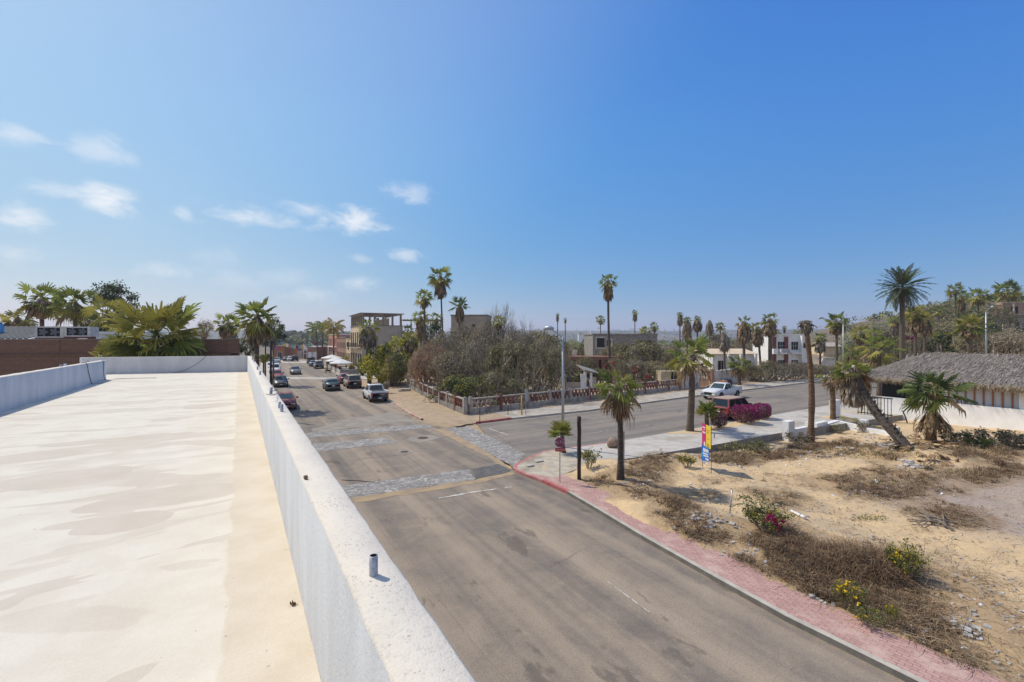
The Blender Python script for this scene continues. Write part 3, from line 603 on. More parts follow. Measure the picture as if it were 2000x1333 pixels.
# ------------------------------------------------------------------ plants
def fan_leaf(mb, o, az, el, L, petf, span, nseg, droop, mat, rnd, w=1.0, pm=None):
    ca, sa = math.cos(az), math.sin(az); d = Vector((ca*math.cos(el), sa*math.cos(el), math.sin(el)))
    side = Vector((-sa, ca, 0)); side = (side + Vector((0, 0, rnd.uniform(-.95, .95)))).normalized(); up = side.cross(d)*-1
    if up.z < 0: up = -up
    lp = L*petf; pet = [o, o+d*lp*.55+V(0,0,.02*L), o+d*lp+V(0,0,-.04*L*(1-abs(math.sin(el))))]
    mb.ribbon(pet, [.035*w, .03*w, .025*w], mat if pm is None else pm, side)
    hub = pet[-1]; d2 = (d + V(0,0,-droop*.35)).normalized(); lf = L*(1-petf); prev = None; i0 = len(mb.v)
    mb.v.append(tuple(hub)); pts = []
    for k in range(nseg+1):
        ph = -span + 2*span*k/nseg; dr = d2*math.cos(ph)+side*math.sin(ph)
        r = lf*.40*(1-.12*abs(ph)); pl = (.04 if k % 2 else -.03)*lf
        p = hub + dr*r + up*(pl - .10*lf*abs(ph)) + V(0,0,-droop*.10*lf); pts.append((p, dr))
        mb.v.append(tuple(p))
    for k in range(nseg):
        a, b = i0+1+k, i0+2+k
        mb.f.append((i0, a, b)); mb.m.append(mat); mb.sm.append(False)
        dr = (pts[k][1]+pts[k+1][1]).normalized(); ph = abs(-span+2*span*(k+.5)/nseg)
        l2 = lf*(1-.2*ph)*rnd.uniform(.85, 1.05); m = pts[k][0].lerp(pts[k+1][0], .5)
        q = hub+dr*(l2*.82)+V(0,0,-droop*.22*lf); t = hub + dr*l2*(1-.12*droop) + V(0,0,-droop*lf*rnd.uniform(.35, .7))
        e = (pts[k+1][0]-pts[k][0])*.30; j = len(mb.v)
        mb.v += [tuple(q-e), tuple(q+e), tuple(t)]
        mb.f += [(a, j, j+1, b), (j, j+2, j+1)]; mb.m += [mat, mat]; mb.sm += [False, False]
FANM = {'g': [m_pg, m_py, m_pb], 'd': [m_pgd, m_pg, m_pb], 'y': [m_py, m_pg, m_pb], 'b': [m_pb, m_py, m_sk]}
_cache = {}
def fan_crown(key, n, lo, hi, nseg=12, petf=.42, span=1.75, droop=.8, seed=1, mats='g', dead=.12, yel=.2):
    k = ('fan', key, mats)
    if k in _cache: return _cache[k]
    rnd = random.Random(seed); mb = MB()
    for i in range(n):
        f = (i+.5)/n; el = hi+(lo-hi)*f**.85 + rnd.uniform(-.12, .12); az = i*2.39996+rnd.uniform(-.25, .25)
        mt = 0
        if f > 1-yel-dead: mt = 1
        if f > 1-dead: mt = 2
        if rnd.random() < .08: mt = 1
        L = rnd.uniform(.82, 1.08)*(.72 if f < .12 else 1)
        fan_leaf(mb, V(0, 0, .02-.10*f), az, el, L, petf*rnd.uniform(.85, 1.15), span*rnd.uniform(.85, 1.05)*(0.55 if f < .1 else 1), nseg, droop*(.12+.95*f)*rnd.uniform(.7, 1.3), mt, rnd, pm=1 if mt < 2 else 2)
    mb.tube([(0,0,-.16), (0,0,.1)], [.07, .03], 6, 1)
    _cache[k] = mb.mesh('palm_crown', FANM[mats]); return _cache[k]
def skirt_mesh(key, mats, n=150, seed=3, top=.10, bulge=.30, end=.16, inner=True):
    k = ('sk', key)
    if k in _cache: return _cache[k]
    rnd = random.Random(seed); mb = MB()
    for i in range(n):
        a = rnd.uniform(0, 2*PI); z0 = -rnd.uniform(0, .45)**1.0; ln = rnd.uniform(.35, .6)*(1-.3*abs(z0))
        r0 = top*(.8+z0*-.4); r1 = (bulge*(1-.25*abs(z0+.4)))*rnd.uniform(.6, 1.15); r2 = r1*rnd.uniform(.75, 1.1)
        c, s = math.cos(a), math.sin(a); j = rnd.uniform(-.05, .05)
        pts = [(c*r0, s*r0, z0+.05), (c*r1*.8, s*r1*.8, z0-ln*.3), (c*r1-s*j, s*r1+c*j, z0-ln*.65), (c*r2-s*j*2, s*r2+c*j*2, max(-1.02, z0-ln))]
        wd = rnd.uniform(.04, .11); mb.ribbon(pts, [.03, wd, wd*.9, .012], rnd.randint(0, 1), side=Vector((-s, c, rnd.uniform(-.2, .2))))
    # inner mass so that no sky shows through the thatch of dead leaves
    if inner: mb.tube([(0,0,.06), (0,0,-.3), (0,0,-.62), (0,0,-.88)], [top*.7, bulge*.68, bulge*.62, end*.6], 9, 0, smooth=True)
    _cache[k] = mb.mesh('palm_skirt', mats); return _cache[k]
def palm_trunk(base, top, r0, r1, mat, parent, bend=None, flare=1.35, rings=14, rough=.06, name='trunk'):
    b, t = Vector(base), Vector(top); bend = Vector(bend or (0, 0, 0)); n = rings; pts = []; rd = []
    for i in range(n+1):
        u = i/n; pts.append(b.lerp(t, u)+bend*math.sin(PI*u)); r = r0+(r1-r0)*min(1, u*1.15)
        if u < .12: r *= 1+(flare-1)*(1-u/.12)
        rd.append(r*(1+R.uniform(-rough, rough)))
    pts[0].z -= .25; mb = MB(); mb.tube(pts, rd, 9, 0); return mb.build(name, mat, parent)
LBL = set()
def palm(label, cpx, cpy, Y, Rpx, skirt=0, tr=.16, base=None, crown='mid', mats='g', skm='b', skw=1.0, trunk=None, group='fan palms', hidez=None, bend=None, loc=None, cz=None, cat='palm', name='fan_palm', zsc=1.0):
    top = P(cpx, cpy, Y); b = Vector(base) if base is not None else Vector((top.x, top.y, 0)); b.z = gz(b.x, b.y)
    if base is not None and abs(b.y-Y) < 6 and Y == b.y: pass
    e = thing(name, label, cat, b, 0, group); Rm = Rpx*Y/F; rel = top-b
    tm = trunk or m_bark
    palm_trunk((0, 0, 0), rel, tr*1.15, tr*.9, tm, e, bend=bend)
    spec = {'mid': (23, -.8, 1.4), 'full': (32, -.95, 1.45), 'up': (14, -.1, 1.35), 'few': (10, -.5, 1.2), 'tiny': (20, .25, 1.45), 'droop': (24, -1.15, 1.1), 'wild': (17, -.85, 1.4)}[crown]
    Rm *= 1.12; far = Rpx < 23; v = R.randint(0, 2)
    if Rpx > 0:
        me_ = fan_crown((crown, far, v, Rpx > 80), max(9, int(spec[0]*(.8 if far else (1.4 if Rpx > 80 else 1)))), spec[1], spec[2], 9 if far else (20 if Rpx > 60 else 15), petf=.3 if crown == 'tiny' else .42, droop={'droop': 1.5, 'wild': 1.3, 'up': .6, 'tiny': .45}.get(crown, .95), seed=v*7+len(crown)+(3 if far else 0), mats=mats, dead={'droop': .42, 'wild': .3, 'up': 0, 'tiny': 0, 'full': .14}.get(crown, .08), yel={'droop': .45, 'up': .1, 'tiny': .1, 'full': .32}.get(crown, .2))
        inst('crown', me_, e, rel, R.uniform(0, 6.28), (Rm, Rm, Rm*zsc))
    if skirt:
        H = skirt*Y/F; w_ = H if skw is None else skw*Y/F
        me_ = skirt_mesh((skm, v, skirt > 30), {'b': [m_sk, m_pb], 'g': [m_skg, m_sk], 'd': [m_pb, m_sk]}[skm], n=220 if skirt > 30 else 130, seed=20+v)
        inst('skirt', me_, e, rel+V(0, 0, -.02*H), R.uniform(0, 6.28), (w_/.62, w_/.62, H/.98))
    return e
def frond(mb, o, az, el0, L, arch, nl, mat, rnd, lw=.35, hang=.4):
    ca, sa = math.cos(az), math.sin(az); pts = []; p = Vector(o); el = el0; n = 9
    for i in range(n+1):
        pts.append(p.copy()); p = p + Vector((ca*math.cos(el), sa*math.cos(el), math.sin(el)))*(L/n); el -= arch/n*(.5+i/n)
    mb.ribbon(pts, [.03*L*.35*(1-.8*i/n)+.004 for i in range(n+1)], mat, Vector((-sa, ca, 0)))
    side = Vector((-sa, ca, 0))
    for k in range(nl):
        u = .12+.88*(k+.5)/nl; i = min(int(u*n), n-1); q = pts[i].lerp(pts[i+1], u*n-i); t = (pts[i+1]-pts[i]).normalized()
        ln = lw*L*math.sin(PI*min(1, .18+u*.8))**.8*rnd.uniform(.85, 1.1)
        for sg in (-1, 1):
            d = (side*sg*.75+t*.75+V(0,0,rnd.uniform(-.1, .35)-hang*.4)).normalized(); tip = q+d*ln+V(0,0,-hang*ln)
            w_ = t*(.022*L); j = len(mb.v); mid = q+d*ln*.5
            mb.v += [tuple(q), tuple(mid+w_), tuple(tip), tuple(mid-w_)]; mb.f.append((j, j+1, j+2, j+3)); mb.m.append(mat); mb.sm.append(False)
def feather_crown(key, n, lo, hi, arch, nl, mats, seed=1, lw=.3, hang=.4, yel=.3):
    k = ('fe', key)
    if k in _cache: return _cache[k]
    rnd = random.Random(seed); mb = MB()
    for i in range(n):
        f = (i+.5)/n; el = hi+(lo-hi)*f+rnd.uniform(-.1, .1)
        frond(mb, V(0,0,.03), i*2.39996+rnd.uniform(-.2, .2), el, rnd.uniform(.85, 1.1), arch*rnd.uniform(.7, 1.2), nl, (1 if rnd.random() < yel else 0) if f < .9 else 1, rnd, lw, hang)
    mb.tube([(0,0,-.12), (0,0,.06)], [.06, .035], 7, 2)
    _cache[k] = mb.mesh('palm_crown', mats); return _cache[k]
def feather(label, name, cpx, cpy, Y, Rpx, tr, me_, tm, base=None, bend=None, group=None, cat='palm'):
    top = P(cpx, cpy, Y); b = Vector(base) if base is not None else Vector((top.x, top.y, 0)); b.z = gz(b.x, b.y)
    e = thing(name, label, cat, b, 0, group); rel = top-b
    palm_trunk((0,0,0), rel, tr*1.15, tr*.9, tm, e, bend=bend); inst('crown', me_, e, rel, R.uniform(0, 6.28), Rpx*Y/F); return e
# broadleaf crowns: clumps of leaf-sized faces over a few limbs, unit radius
def leaf_crown(key, mats, n=2600, clumps=26, size=.075, seed=1, flat=.75, shell=.55, cr=.30, up=0.0):
    k = ('lc', key)
    if k in _cache: return _cache[k]
    rnd = random.Random(seed); mb = MB(); cs = []
    for i in range(clumps):
        while True:
            p = Vector((rnd.uniform(-1, 1), rnd.uniform(-1, 1), rnd.uniform(-1, 1)))
            if shell < p.length < 1: break
        cs.append((Vector((p.x*.78, p.y*.78, p.z*flat*.8)), cr*rnd.uniform(.6, 1.25), rnd.randint(0, len(mats)-1)))
    for i in range(n):
        c, r, mt = cs[i % clumps]
        while True:
            p = Vector((rnd.uniform(-1, 1), rnd.uniform(-1, 1), rnd.uniform(-1, 1)))
            if p.length < 1: break
        p = p*(.35+.65*p.length)
        q = c+Vector((p.x*r, p.y*r, p.z*r*.8))
        mb.leaf(q, size*rnd.uniform(.6, 1.35), mt if rnd.random() < .8 else rnd.randint(0, len(mats)-1), rnd)
    _cache[k] = mb.mesh('foliage', mats); return _cache[k]
def limbs_mesh(key, mat, n=9, seed=1, rx=.5, h=1.0, rr=.05):
    k = ('li', key)
    if k in _cache: return _cache[k]
    rnd = random.Random(seed); mb = MB()
    for i in range(n):
        a = i*2.4+rnd.uniform(-.4, .4); r = rnd.uniform(.35, rx)
        e = Vector((math.cos(a)*r, math.sin(a)*r, rnd.uniform(-.1, .55)*h)); s = Vector((0,0,-.75)); m = s.lerp(e, .5)+V(rnd.uniform(-.1,.1), rnd.uniform(-.1,.1), .06)
        mb.tube([s, m, e], [rr, rr*.6, rr*.18], 5, 0)
        for j in range(3):
            q = e+Vector((rnd.uniform(-.2,.2), rnd.uniform(-.2,.2), rnd.uniform(-.1,.15))); mb.tube([m.lerp(e, .4+.2*j), q], [rr*.35, rr*.1], 4, 0)
    _cache[k] = mb.mesh('limbs', mat); return _cache[k]
def twig_mesh(key, mats, stems=8, seed=1, depth=4, spread=.9, ntw=3, leaves=0, lmats=(), lsize=.05, wig=.35, rounded=False):
    """bare shrub of unit radius standing on z = 0: stems forking into fine dry twigs; returns twigs mesh, leaves mesh"""
    k = ('tw', key)
    if k in _cache: return _cache[k]
    rnd = random.Random(seed); mb = MB(); tips = []
    def grow(p, d, L, r, dep):
        q = p+d*L*.5+Vector((rnd.uniform(-1,1), rnd.uniform(-1,1), rnd.uniform(-.6,1)))*L*.1; e = q+(d+Vector((rnd.uniform(-1,1), rnd.uniform(-1,1), rnd.uniform(-.3,.8)))*wig*.5).normalized()*L*.5
        if dep > 2: mb.tube([p, q, e], [r, r*.8, r*.6], 4, 0, cap=False)
        else: mb.ribbon([p, q, e], [r*2, r*1.7, r*.9], rnd.randint(0, 1), side=Vector((rnd.uniform(-1,1), rnd.uniform(-1,1), rnd.uniform(-1,1))))
        tips.append((q, e))
        if dep == 0: return
        for j in range(ntw if dep < depth else ntw+1):
            nd = (d+Vector((rnd.uniform(-1,1), rnd.uniform(-1,1), rnd.uniform(-.45,.75)))*.85).normalized(); s = p.lerp(e, rnd.uniform(.45, 1))
            grow(s, nd, L*rnd.uniform(.55, .78), r*.58, dep-1)
    for i in range(stems):
        a = i*2*PI/stems+rnd.uniform(-.4, .4); t = rnd.uniform(.15, spread)
        grow(Vector((math.cos(a)*.06, math.sin(a)*.06, -.05)), Vector((math.cos(a)*math.sin(t), math.sin(a)*math.sin(t), math.cos(t))), rnd.uniform(.32, .46), .022, depth)
    ml = None
    if leaves:
        m2 = MB()
        for i in range(leaves):
            a, b = tips[rnd.randrange(len(tips))]; q = a.lerp(b, rnd.random())+Vector((rnd.gauss(0,.03), rnd.gauss(0,.03), rnd.gauss(0,.03)))
            m2.leaf(q, lsize*rnd.uniform(.6, 1.4), rnd.randint(0, len(lmats)-1), rnd)
        ml = m2.mesh('foliage', list(lmats))
    def dome(vs):
        a_ = np.array(vs); q_ = np.stack([a_[:,0]/.52, a_[:,1]/.52, (a_[:,2]-.24)/.42], 1); r_ = np.sqrt((q_**2).sum(1))+1e-6; f_ = np.where(a_[:,2] > .02, np.tanh(r_*1.05)/r_, 1)[:,None]
        f_[:,0] = np.where(a_[:,2] < .24, 1-(1-f_[:,0])*np.clip(a_[:,2]/.24, 0, 1), f_[:,0]); o_ = a_.copy(); o_[:,:2] *= f_; o_[:,2] = .24+(a_[:,2]-.24)*f_[:,0]; return [tuple(r) for r in o_]
    if rounded:
        mb.v = dome(mb.v)
        if ml: cc_ = dome([v.co[:] for v in ml.vertices]); ml.vertices.foreach_set('co', np.array(cc_).ravel())
    mt_ = mb.mesh('twigs', mats); co_ = np.array(mb.v); rs = 1/np.percentile(np.hypot(co_[:,0], co_[:,1]), 97); zs = 1/np.percentile(co_[:,2], 98)
    for m_ in (mt_, ml):
        if m_: m_.transform(Matrix.Diagonal((rs, rs, zs, 1)))
    _cache[k] = (mt_, ml); return _cache[k]
def tree(name, label, px, py, Y, rx, ry, crown, tmat=m_limb, group=None, cat='tree', li='a', tr=None, base=None, seed=None):
    c = P(px, py, Y); b = V(c.x, c.y, gz(c.x, c.y)); e = thing(name, label, cat, b, 0, group); W = rx*Y/F; H = ry*Y/F
    rot = R.uniform(0, 6.28)
    inst('foliage', crown, e, c-b, rot, (W, W, H/.75)); hz_ = (c.z-b.z)
    mb = MB(); r = tr or max(.07, W*.06); mb.tube([(0,0,-.2), (R.uniform(-.1,.1)*W, R.uniform(-.1,.1)*W, hz_*.4), (0,0,max(.3, hz_-H*.55))], [r*1.3, r, r*.75], 8); mb.build('trunk', tmat, e)
    inst('limbs', limbs_mesh(li, tmat), e, c-b, rot, (W, W, H/.75)); return e
def shrub(name, label, px, py, Y, rx, h, tw, group=None, cat='shrub', base=None):
    """h = height of the bush in metres, px,py = its base or (when Y given) its middle"""
    c = P(px, py, Y) if Y else GL(px, py); b = V(c.x, c.y, gz(c.x, c.y)); W = rx*b.y/F
    e = thing(name, label, cat, b, 0, group); rot = R.uniform(0, 6.28)
    inst('twigs', tw[0], e, (0,0,0), rot, (W, W, h))
    if tw[1]: inst('foliage', tw[1], e, (0,0,0), rot, (W, W, h))
    return e
# ------------------------------------------------------------------ vehicles (x forward, z up, wheels on z = 0)
_paint = {}
def paint(name, c, rough=.28):
    if name not in _paint:
        m = bpy.data.materials.new(name); t = NT(m); n = t.noise(t.pos(), 3, 4, .6)
        sp = t.node('ShaderNodeSeparateXYZ', {0: t.pos()}); low = t.math('SUBTRACT', 1.0, t.ramp(sp.outputs[2], .25, .75))
        col = t.mix(t.math('MULTIPLY', t.math('MULTIPLY_ADD', low, .45, .12), n), c, (.30,.24,.17)); t.out(col, t.math('MULTIPLY_ADD', n, .3, rough), spec=.5); _paint[name] = m
    return _paint[name]
KINDS = {
 'sedan': dict(st=[(-2.28,.42,.80,.70),(-2.2,.26,.97,.82),(-1.55,.2,1.02,.87),(-.9,.19,.98,.88),(.6,.19,.95,.88),(1.1,.2,.93,.87),(1.75,.22,.84,.85),(2.15,.26,.72,.78),(2.28,.36,.58,.66)], cb=(-1.72,1.12,.80), ct=(-.95,.18,.60), belt=.95, roof=1.42, wx=(-1.38,1.38), wr=.31, tw=.86),
 'suv': dict(st=[(-2.3,.5,.95,.80),(-2.24,.32,1.06,.88),(-1.6,.28,1.08,.91),(-.4,.27,1.08,.92),(.9,.27,1.06,.91),(1.3,.28,1.04,.90),(1.9,.3,.98,.88),(2.25,.34,.86,.82),(2.36,.45,.72,.74)], cb=(-2.2,1.05,.86), ct=(-1.98,.35,.72), belt=1.06, roof=1.76, wx=(-1.4,1.45), wr=.36, tw=.9),
 'pickup': dict(st=[(-2.62,.5,.98,.80),(-2.58,.42,1.04,.88),(-1.6,.36,1.05,.90),(-.6,.3,1.06,.90),(.6,.3,1.05,.90),(1.2,.3,1.03,.89),(1.9,.32,.98,.87),(2.45,.36,.86,.82),(2.58,.46,.7,.74)], cb=(-.85,1.22,.85), ct=(-.7,.42,.70), belt=1.05, roof=1.70, wx=(-1.62,1.62), wr=.36, tw=.88),
}
KINDS['hatch'] = dict(KINDS['sedan'], cb=(-2.05,1.15,.80), ct=(-1.45,.2,.62), roof=1.47)
KINDS['smallpickup'] = dict(KINDS['pickup'], cb=(-.62,1.05,.82), ct=(-.5,.35,.66), belt=1.0, roof=1.60)
def car(label, cat, kind, loc, ang, pmat, name='car', group=None, glass=None, sc=1.0, bits=True, wins=2, roofm=None, rack=False, crew=True, damaged=False):
    K = KINDS[kind]; e = thing(name, label, cat, loc, ang, group); e.scale = (sc, sc, sc); glass = glass or m_glass
    mb = MB(); rings = []
    for (x, zb, zt, wd) in K['st']:
        m_ = (zb+zt)/2
        rings.append([(x, -wd*.9, zb), (x, -wd, zb+.1), (x, -wd*1.0, m_+.05), (x, -wd*.97, zt-.1), (x, -wd*.88, zt), (x, -wd*.4, zt+.025), (x, wd*.4, zt+.025), (x, wd*.88, zt), (x, wd*.97, zt-.1), (x, wd, m_+.05), (x, wd, zb+.1), (x, wd*.9, zb)])
    n = 12; vs = [p for r in rings for p in r]; fs = []
    for i in range(len(rings)-1):
        for k in range(n): fs.append((i*n+k, i*n+(k+1) % n, (i+1)*n+(k+1) % n, (i+1)*n+k))
    fs += [tuple(range(n)), tuple(reversed(range((len(rings)-1)*n, len(rings)*n)))]
    mb.add(vs, fs, 0, True)
    xb0, xb1, wb = K['cb']; xt0, xt1, wt = K['ct']; zb, zr = K['belt'], K['roof']
    B = [V(xb0,-wb,zb-.03), V(xb1,-wb,zb-.03), V(xb1,wb,zb-.03), V(xb0,wb,zb-.03)]; T = [V(xt0,-wt,zr-.05), V(xt1,-wt,zr-.05), V(xt1,wt,zr-.05), V(xt0,wt,zr-.05)]
    T2 = [V(xt0+.1,-wt+.1,zr), V(xt1-.12,-wt+.1,zr), V(xt1-.12,wt-.1,zr), V(xt0+.1,wt-.1,zr)]
    b0 = len(mb.v); mb.v += [tuple(p) for p in B+T+T2]
    for k in range(4):
        k2 = (k+1) % 4
        mb.f += [(b0+k, b0+k2, b0+4+k2, b0+4+k), (b0+4+k, b0+4+k2, b0+8+k2, b0+8+k)]; mb.m += [0, 2]; mb.sm += [False, True]
    mb.f.append((b0+8, b0+9, b0+10, b0+11)); mb.m.append(2); mb.sm.append(False)
    for sx in K['wx']:                                                # dark wheel arches
        for sy in (-1, 1):
            y = sy*(K['st'][3][3]+.004); c = [(sx+math.cos(t_)*K['wr']*1.22, y, K['wr']+math.sin(t_)*K['wr']*1.22) for t_ in [PI*j/10-.15 for j in range(11)]+[PI+.15]]
            mb.add(c+[(p[0], p[1]-sy*.3, p[2]) for p in c], [tuple(range(12)) if sy < 0 else tuple(reversed(range(12)))], 1)
    if kind.endswith('pickup'):
        x0, x1 = K['st'][1][0]+.05, xb0-.06; zt = K['st'][2][2]
        mb.bx(x0, x1, -.70, .70, zt+.027, zt+.03, 1)                    # load bed floor seen between the bed sides
        for (a0, a1, c0, c1) in ((x0-.04,x1,-.88,-.72),(x0-.04,x1,.72,.88),(x0-.06,x0+.02,-.72,.72)): mb.bx(a0, a1, c0, c1, zt-.1, zt+.11, 0)
    mb.build('body', [pmat, m_trim, roofm or pmat], e)
    def pane(nm, q, u0, u1, v0, v1, mat=None):
        q = [Vector(p) for p in q]; f = lambda u, v: q[0].lerp(q[1], u).lerp(q[3].lerp(q[2], u), v)
        c = [f(u0, v0), f(u1, v0), f(u1, v1), f(u0, v1)]; nrm = (c[1]-c[0]).cross(c[3]-c[0]).normalized(); p = MB(); p.slab4([x+nrm*.004 for x in c], .008); return p.build(nm, mat or glass, e)
    pane('windscreen', [B[1], B[2], T[2], T[1]], .07, .93, .1, .93); pane('rear_window', [B[3], B[0], T[0], T[3]], .09, .91, .14, .92)
    for q in ([B[0], B[1], T[1], T[0]], [B[2], B[3], T[3], T[2]]):
        first = q[0] is B[0]; cuts = {1: [(.08, .92)], 2: [(.07, .48), (.53, .93)], 3: [(.05, .30), (.34, .63), (.67, .95)]}[wins]
        for (u0, u1) in cuts:
            if not first: u0, u1 = 1-u1, 1-u0
            pane('side_window', q, u0, u1, .12, .9)
    me_w = _cache.get(('wheel', kind))
    if not me_w:
        r = K['wr']; wm = MB(); wm.tube([(0,-.1,0), (0,-.085,0), (0,.085,0), (0,.1,0)], [r*.9, r, r, r*.9], 18); rm = MB(); rm.tube([(0,-.108,0), (0,.108,0)], [r*.6, r*.6], 14)
        for j in range(5):
            a = 2*PI*j/5
            for sy in (-1, 1): rm.bar((0, sy*.112, 0), (math.cos(a)*r*.52, sy*.112, math.sin(a)*r*.52), .05, .02, 0)
        me_w = _cache[('wheel', kind)] = (wm.mesh('tyre', m_tyre), rm.mesh('rim', m_rim))
    for sx in K['wx']:
        for sy in (-1, 1):
            wh = inst('wheel', me_w[0], e, (sx, sy*(K['tw']-.09), K['wr'])); inst('rim', me_w[1], wh)
    xf, xr = K['st'][-1][0], K['st'][0][0]; zf = K['st'][-2][2]-.09; zr_ = K['st'][1][2]-.15; wf = K['st'][-2][3]
    def bx(nm, x0, x1, y0, y1, z0, z1, mat): p = MB(); p.bx(x0, x1, y0, y1, z0, z1); return p.build(nm, mat, e)
    for sy in (-1, 1):
        bx('headlight', xf-.16, xf-.005 if kind in ('sedan','hatch') else xf+.015, *(sorted((sy*wf*.52, sy*wf*.93))), zf-.12, zf+.03, m_lampclear)
        if kind in ('suv', 'pickup', 'smallpickup'): bx('tail_light', xr-.008, xr+.1, *(sorted((sy*.72, sy*.86))), zr_-.28, zr_+.12, m_lampred)
        else: bx('tail_light', xr+.01, xr+.12, *(sorted((sy*.36, sy*.74))), zr_-.12, zr_+.06, m_lampred)
        bx('mirror', xb1-.35, xb1-.22, *(sorted((sy*wb*1.08, sy*(wb*1.08+.2)))), zb+.02, zb+.16, m_trim if kind != 'sedan' else pmat)
    bumper = m_chrome if kind == 'smallpickup' else m_trim
    bx('bumper', xf-.12, xf+.06, -wf*.96, wf*.96, .34, .52, bumper if kind != 'sedan' and kind != 'hatch' else pmat)
    bx('bumper', xr-.07, xr+.1, -.84, .84, .38, .56, bumper if kind not in ('sedan', 'hatch') else pmat)
    bx('grille', xf-.1, xf+.02, -wf*.45, wf*.45, .54, zf, m_trim)
    bx('number_plate', xr-.085, xr-.03, -.17, .17, .62 if kind != 'pickup' else .42, .74 if kind != 'pickup' else .53, m_plate); bx('number_plate', xf+.03, xf+.075, -.17, .17, .38, .49, m_plate)
    if rack:
        for sy in (-1, 1): bx('roof_rail', xt0+.15, xt1-.3, *(sorted((sy*(wt-.12), sy*(wt-.16)))), zr, zr+.06, m_trim)
        for u in (.25, .75): bx('roof_bar', xt0+(xt1-xt0)*u-.03, xt0+(xt1-xt0)*u+.03, -wt+.1, wt-.1, zr+.06, zr+.09, m_trim)
    return e
# ------------------------------------------------------------------ buildings
def win(e, x, z, w, h, xf=None, frame=m_white, pane=m_glass, nm='window', bars=(1, 0), t=.07, proud=.05):
    """window on a facade plane y = 0 that faces -y; xf moves it to another face"""
    f = MB(); f.bx(x-w/2-t, x-w/2, -proud, .02, z-t, z+h+t); f.bx(x+w/2, x+w/2+t, -proud, .02, z-t, z+h+t); f.bx(x-w/2, x+w/2, -proud, .02, z+h, z+h+t); f.bx(x-w/2, x+w/2, -proud-.03, .02, z-t, z)
    for i in range(bars[0]): u = x-w/2+w*(i+1)/(bars[0]+1); f.bx(u-.02, u+.02, -proud+.01, .0, z, z+h)
    for i in range(bars[1]): u = z+h*(i+1)/(bars[1]+1); f.bx(x-w/2, x+w/2, -proud+.012, .0, u-.02, u+.02)
    p = MB(); p.bx(x-w/2, x+w/2, -.022, .01, z, z+h)
    if xf is not None:
        for q in (f, p): q.v = [tuple(xf @ Vector(v)) for v in q.v]
    o = f.build(nm, frame, e); p.build('pane' if nm == 'window' else 'leaf', pane, o); return o
def face(x, y, a): return Matrix.Translation((x, y, 0)) @ Matrix.Rotation(a, 4, 'Z')
def house(name, label, pxl, pxr, Y, pyt, depth, mat, rz=0.0, cat='house', group=None, roof=None, zb=None, par=.25, roofm=None):
    a = P(pxl, pyt, Y); b = P(pxr, pyt, Y); z0 = gz(a.x, a.y) if zb is None else zb
    e = thing(name, label, cat, (a.x, a.y, z0), rz, group); L = (b.x-a.x)/max(.4, math.cos(rz)); H = a.z-z0
    mb = MB(); mb.bx(0, L, 0, depth, -.8, H-.25); mb.build('wall', mat, e)
    if roof == 'flat':
        mb = MB(); mb.bx(-.12, L+.12, -.12, depth+.12, H-.247, H); mb.build('roof', roofm or mat, e)
    elif roof == 'gable':
        mb = MB(); mb.prism([(0,0),(1,0),(1,1)], 0, 0) if False else None
        ov = .4; r = par*4
        vs = [(-ov,-ov,H-.25),(L+ov,-ov,H-.25),(L+ov,depth+ov,H-.25),(-ov,depth+ov,H-.25),(-ov,depth/2,H-.25+r),(L+ov,depth/2,H-.25+r)]
        vs += [(x, y, z+.12) for x, y, z in vs]
        mb.add(vs, [(0,1,5,4),(2,3,4,5),(6,10,11,7),(8,11,10,9),(0,6,7,1),(3,2,8,9),(0,4,10,6),(4,3,9,10),(1,7,11,5),(5,11,8,2)]); mb.build('roof', roofm or mat, e); bm_fix(e.children[-1])
    return e, L, H
# dark brick building beyond the roof, left
e = thing('brick_building', 'long dark red brick building with a ledge course, behind the end parapet', 'building', (-18.55, 31.0, 0), math.radians(9))
sk = lambda x0, x1, y0, y1: [(x0-y0*.40, y0), (x1-y0*.40, y0), (x1-y1*.40, y1), (x0-y1*.40, y1)]
mb = MB(); mb.prism(sk(-34, 0, 0, 9), -.3, 5.40); mb.build('wall', m_brick, e)
mb = MB(); mb.prism(sk(-34, -.55, -.06, 9), 5.403, 5.50); mb.build('ledge', m_brick, e)
mb = MB(); mb.prism(sk(-34, -.75, .10, .5), 5.503, 6.44); mb.prism(sk(-.75, 0, -.02, .5), 5.503, 6.49); mb.prism(sk(-10.95, -10.75, .07, .1), 5.503, 6.44); mb.build('upper_wall', m_brick, e)
mb = MB(); mb.prism(sk(-34, -.755, .06, .54), 6.443, 6.485); mb.prism(sk(-.752, .03, -.05, .54), 6.493, 6.54); mb.build('coping', m_concd, e)
mb = MB(); mb.prism(sk(-34, -.1, .52, 8.95), 5.503, 5.6); mb.build('roof', m_concd, e)
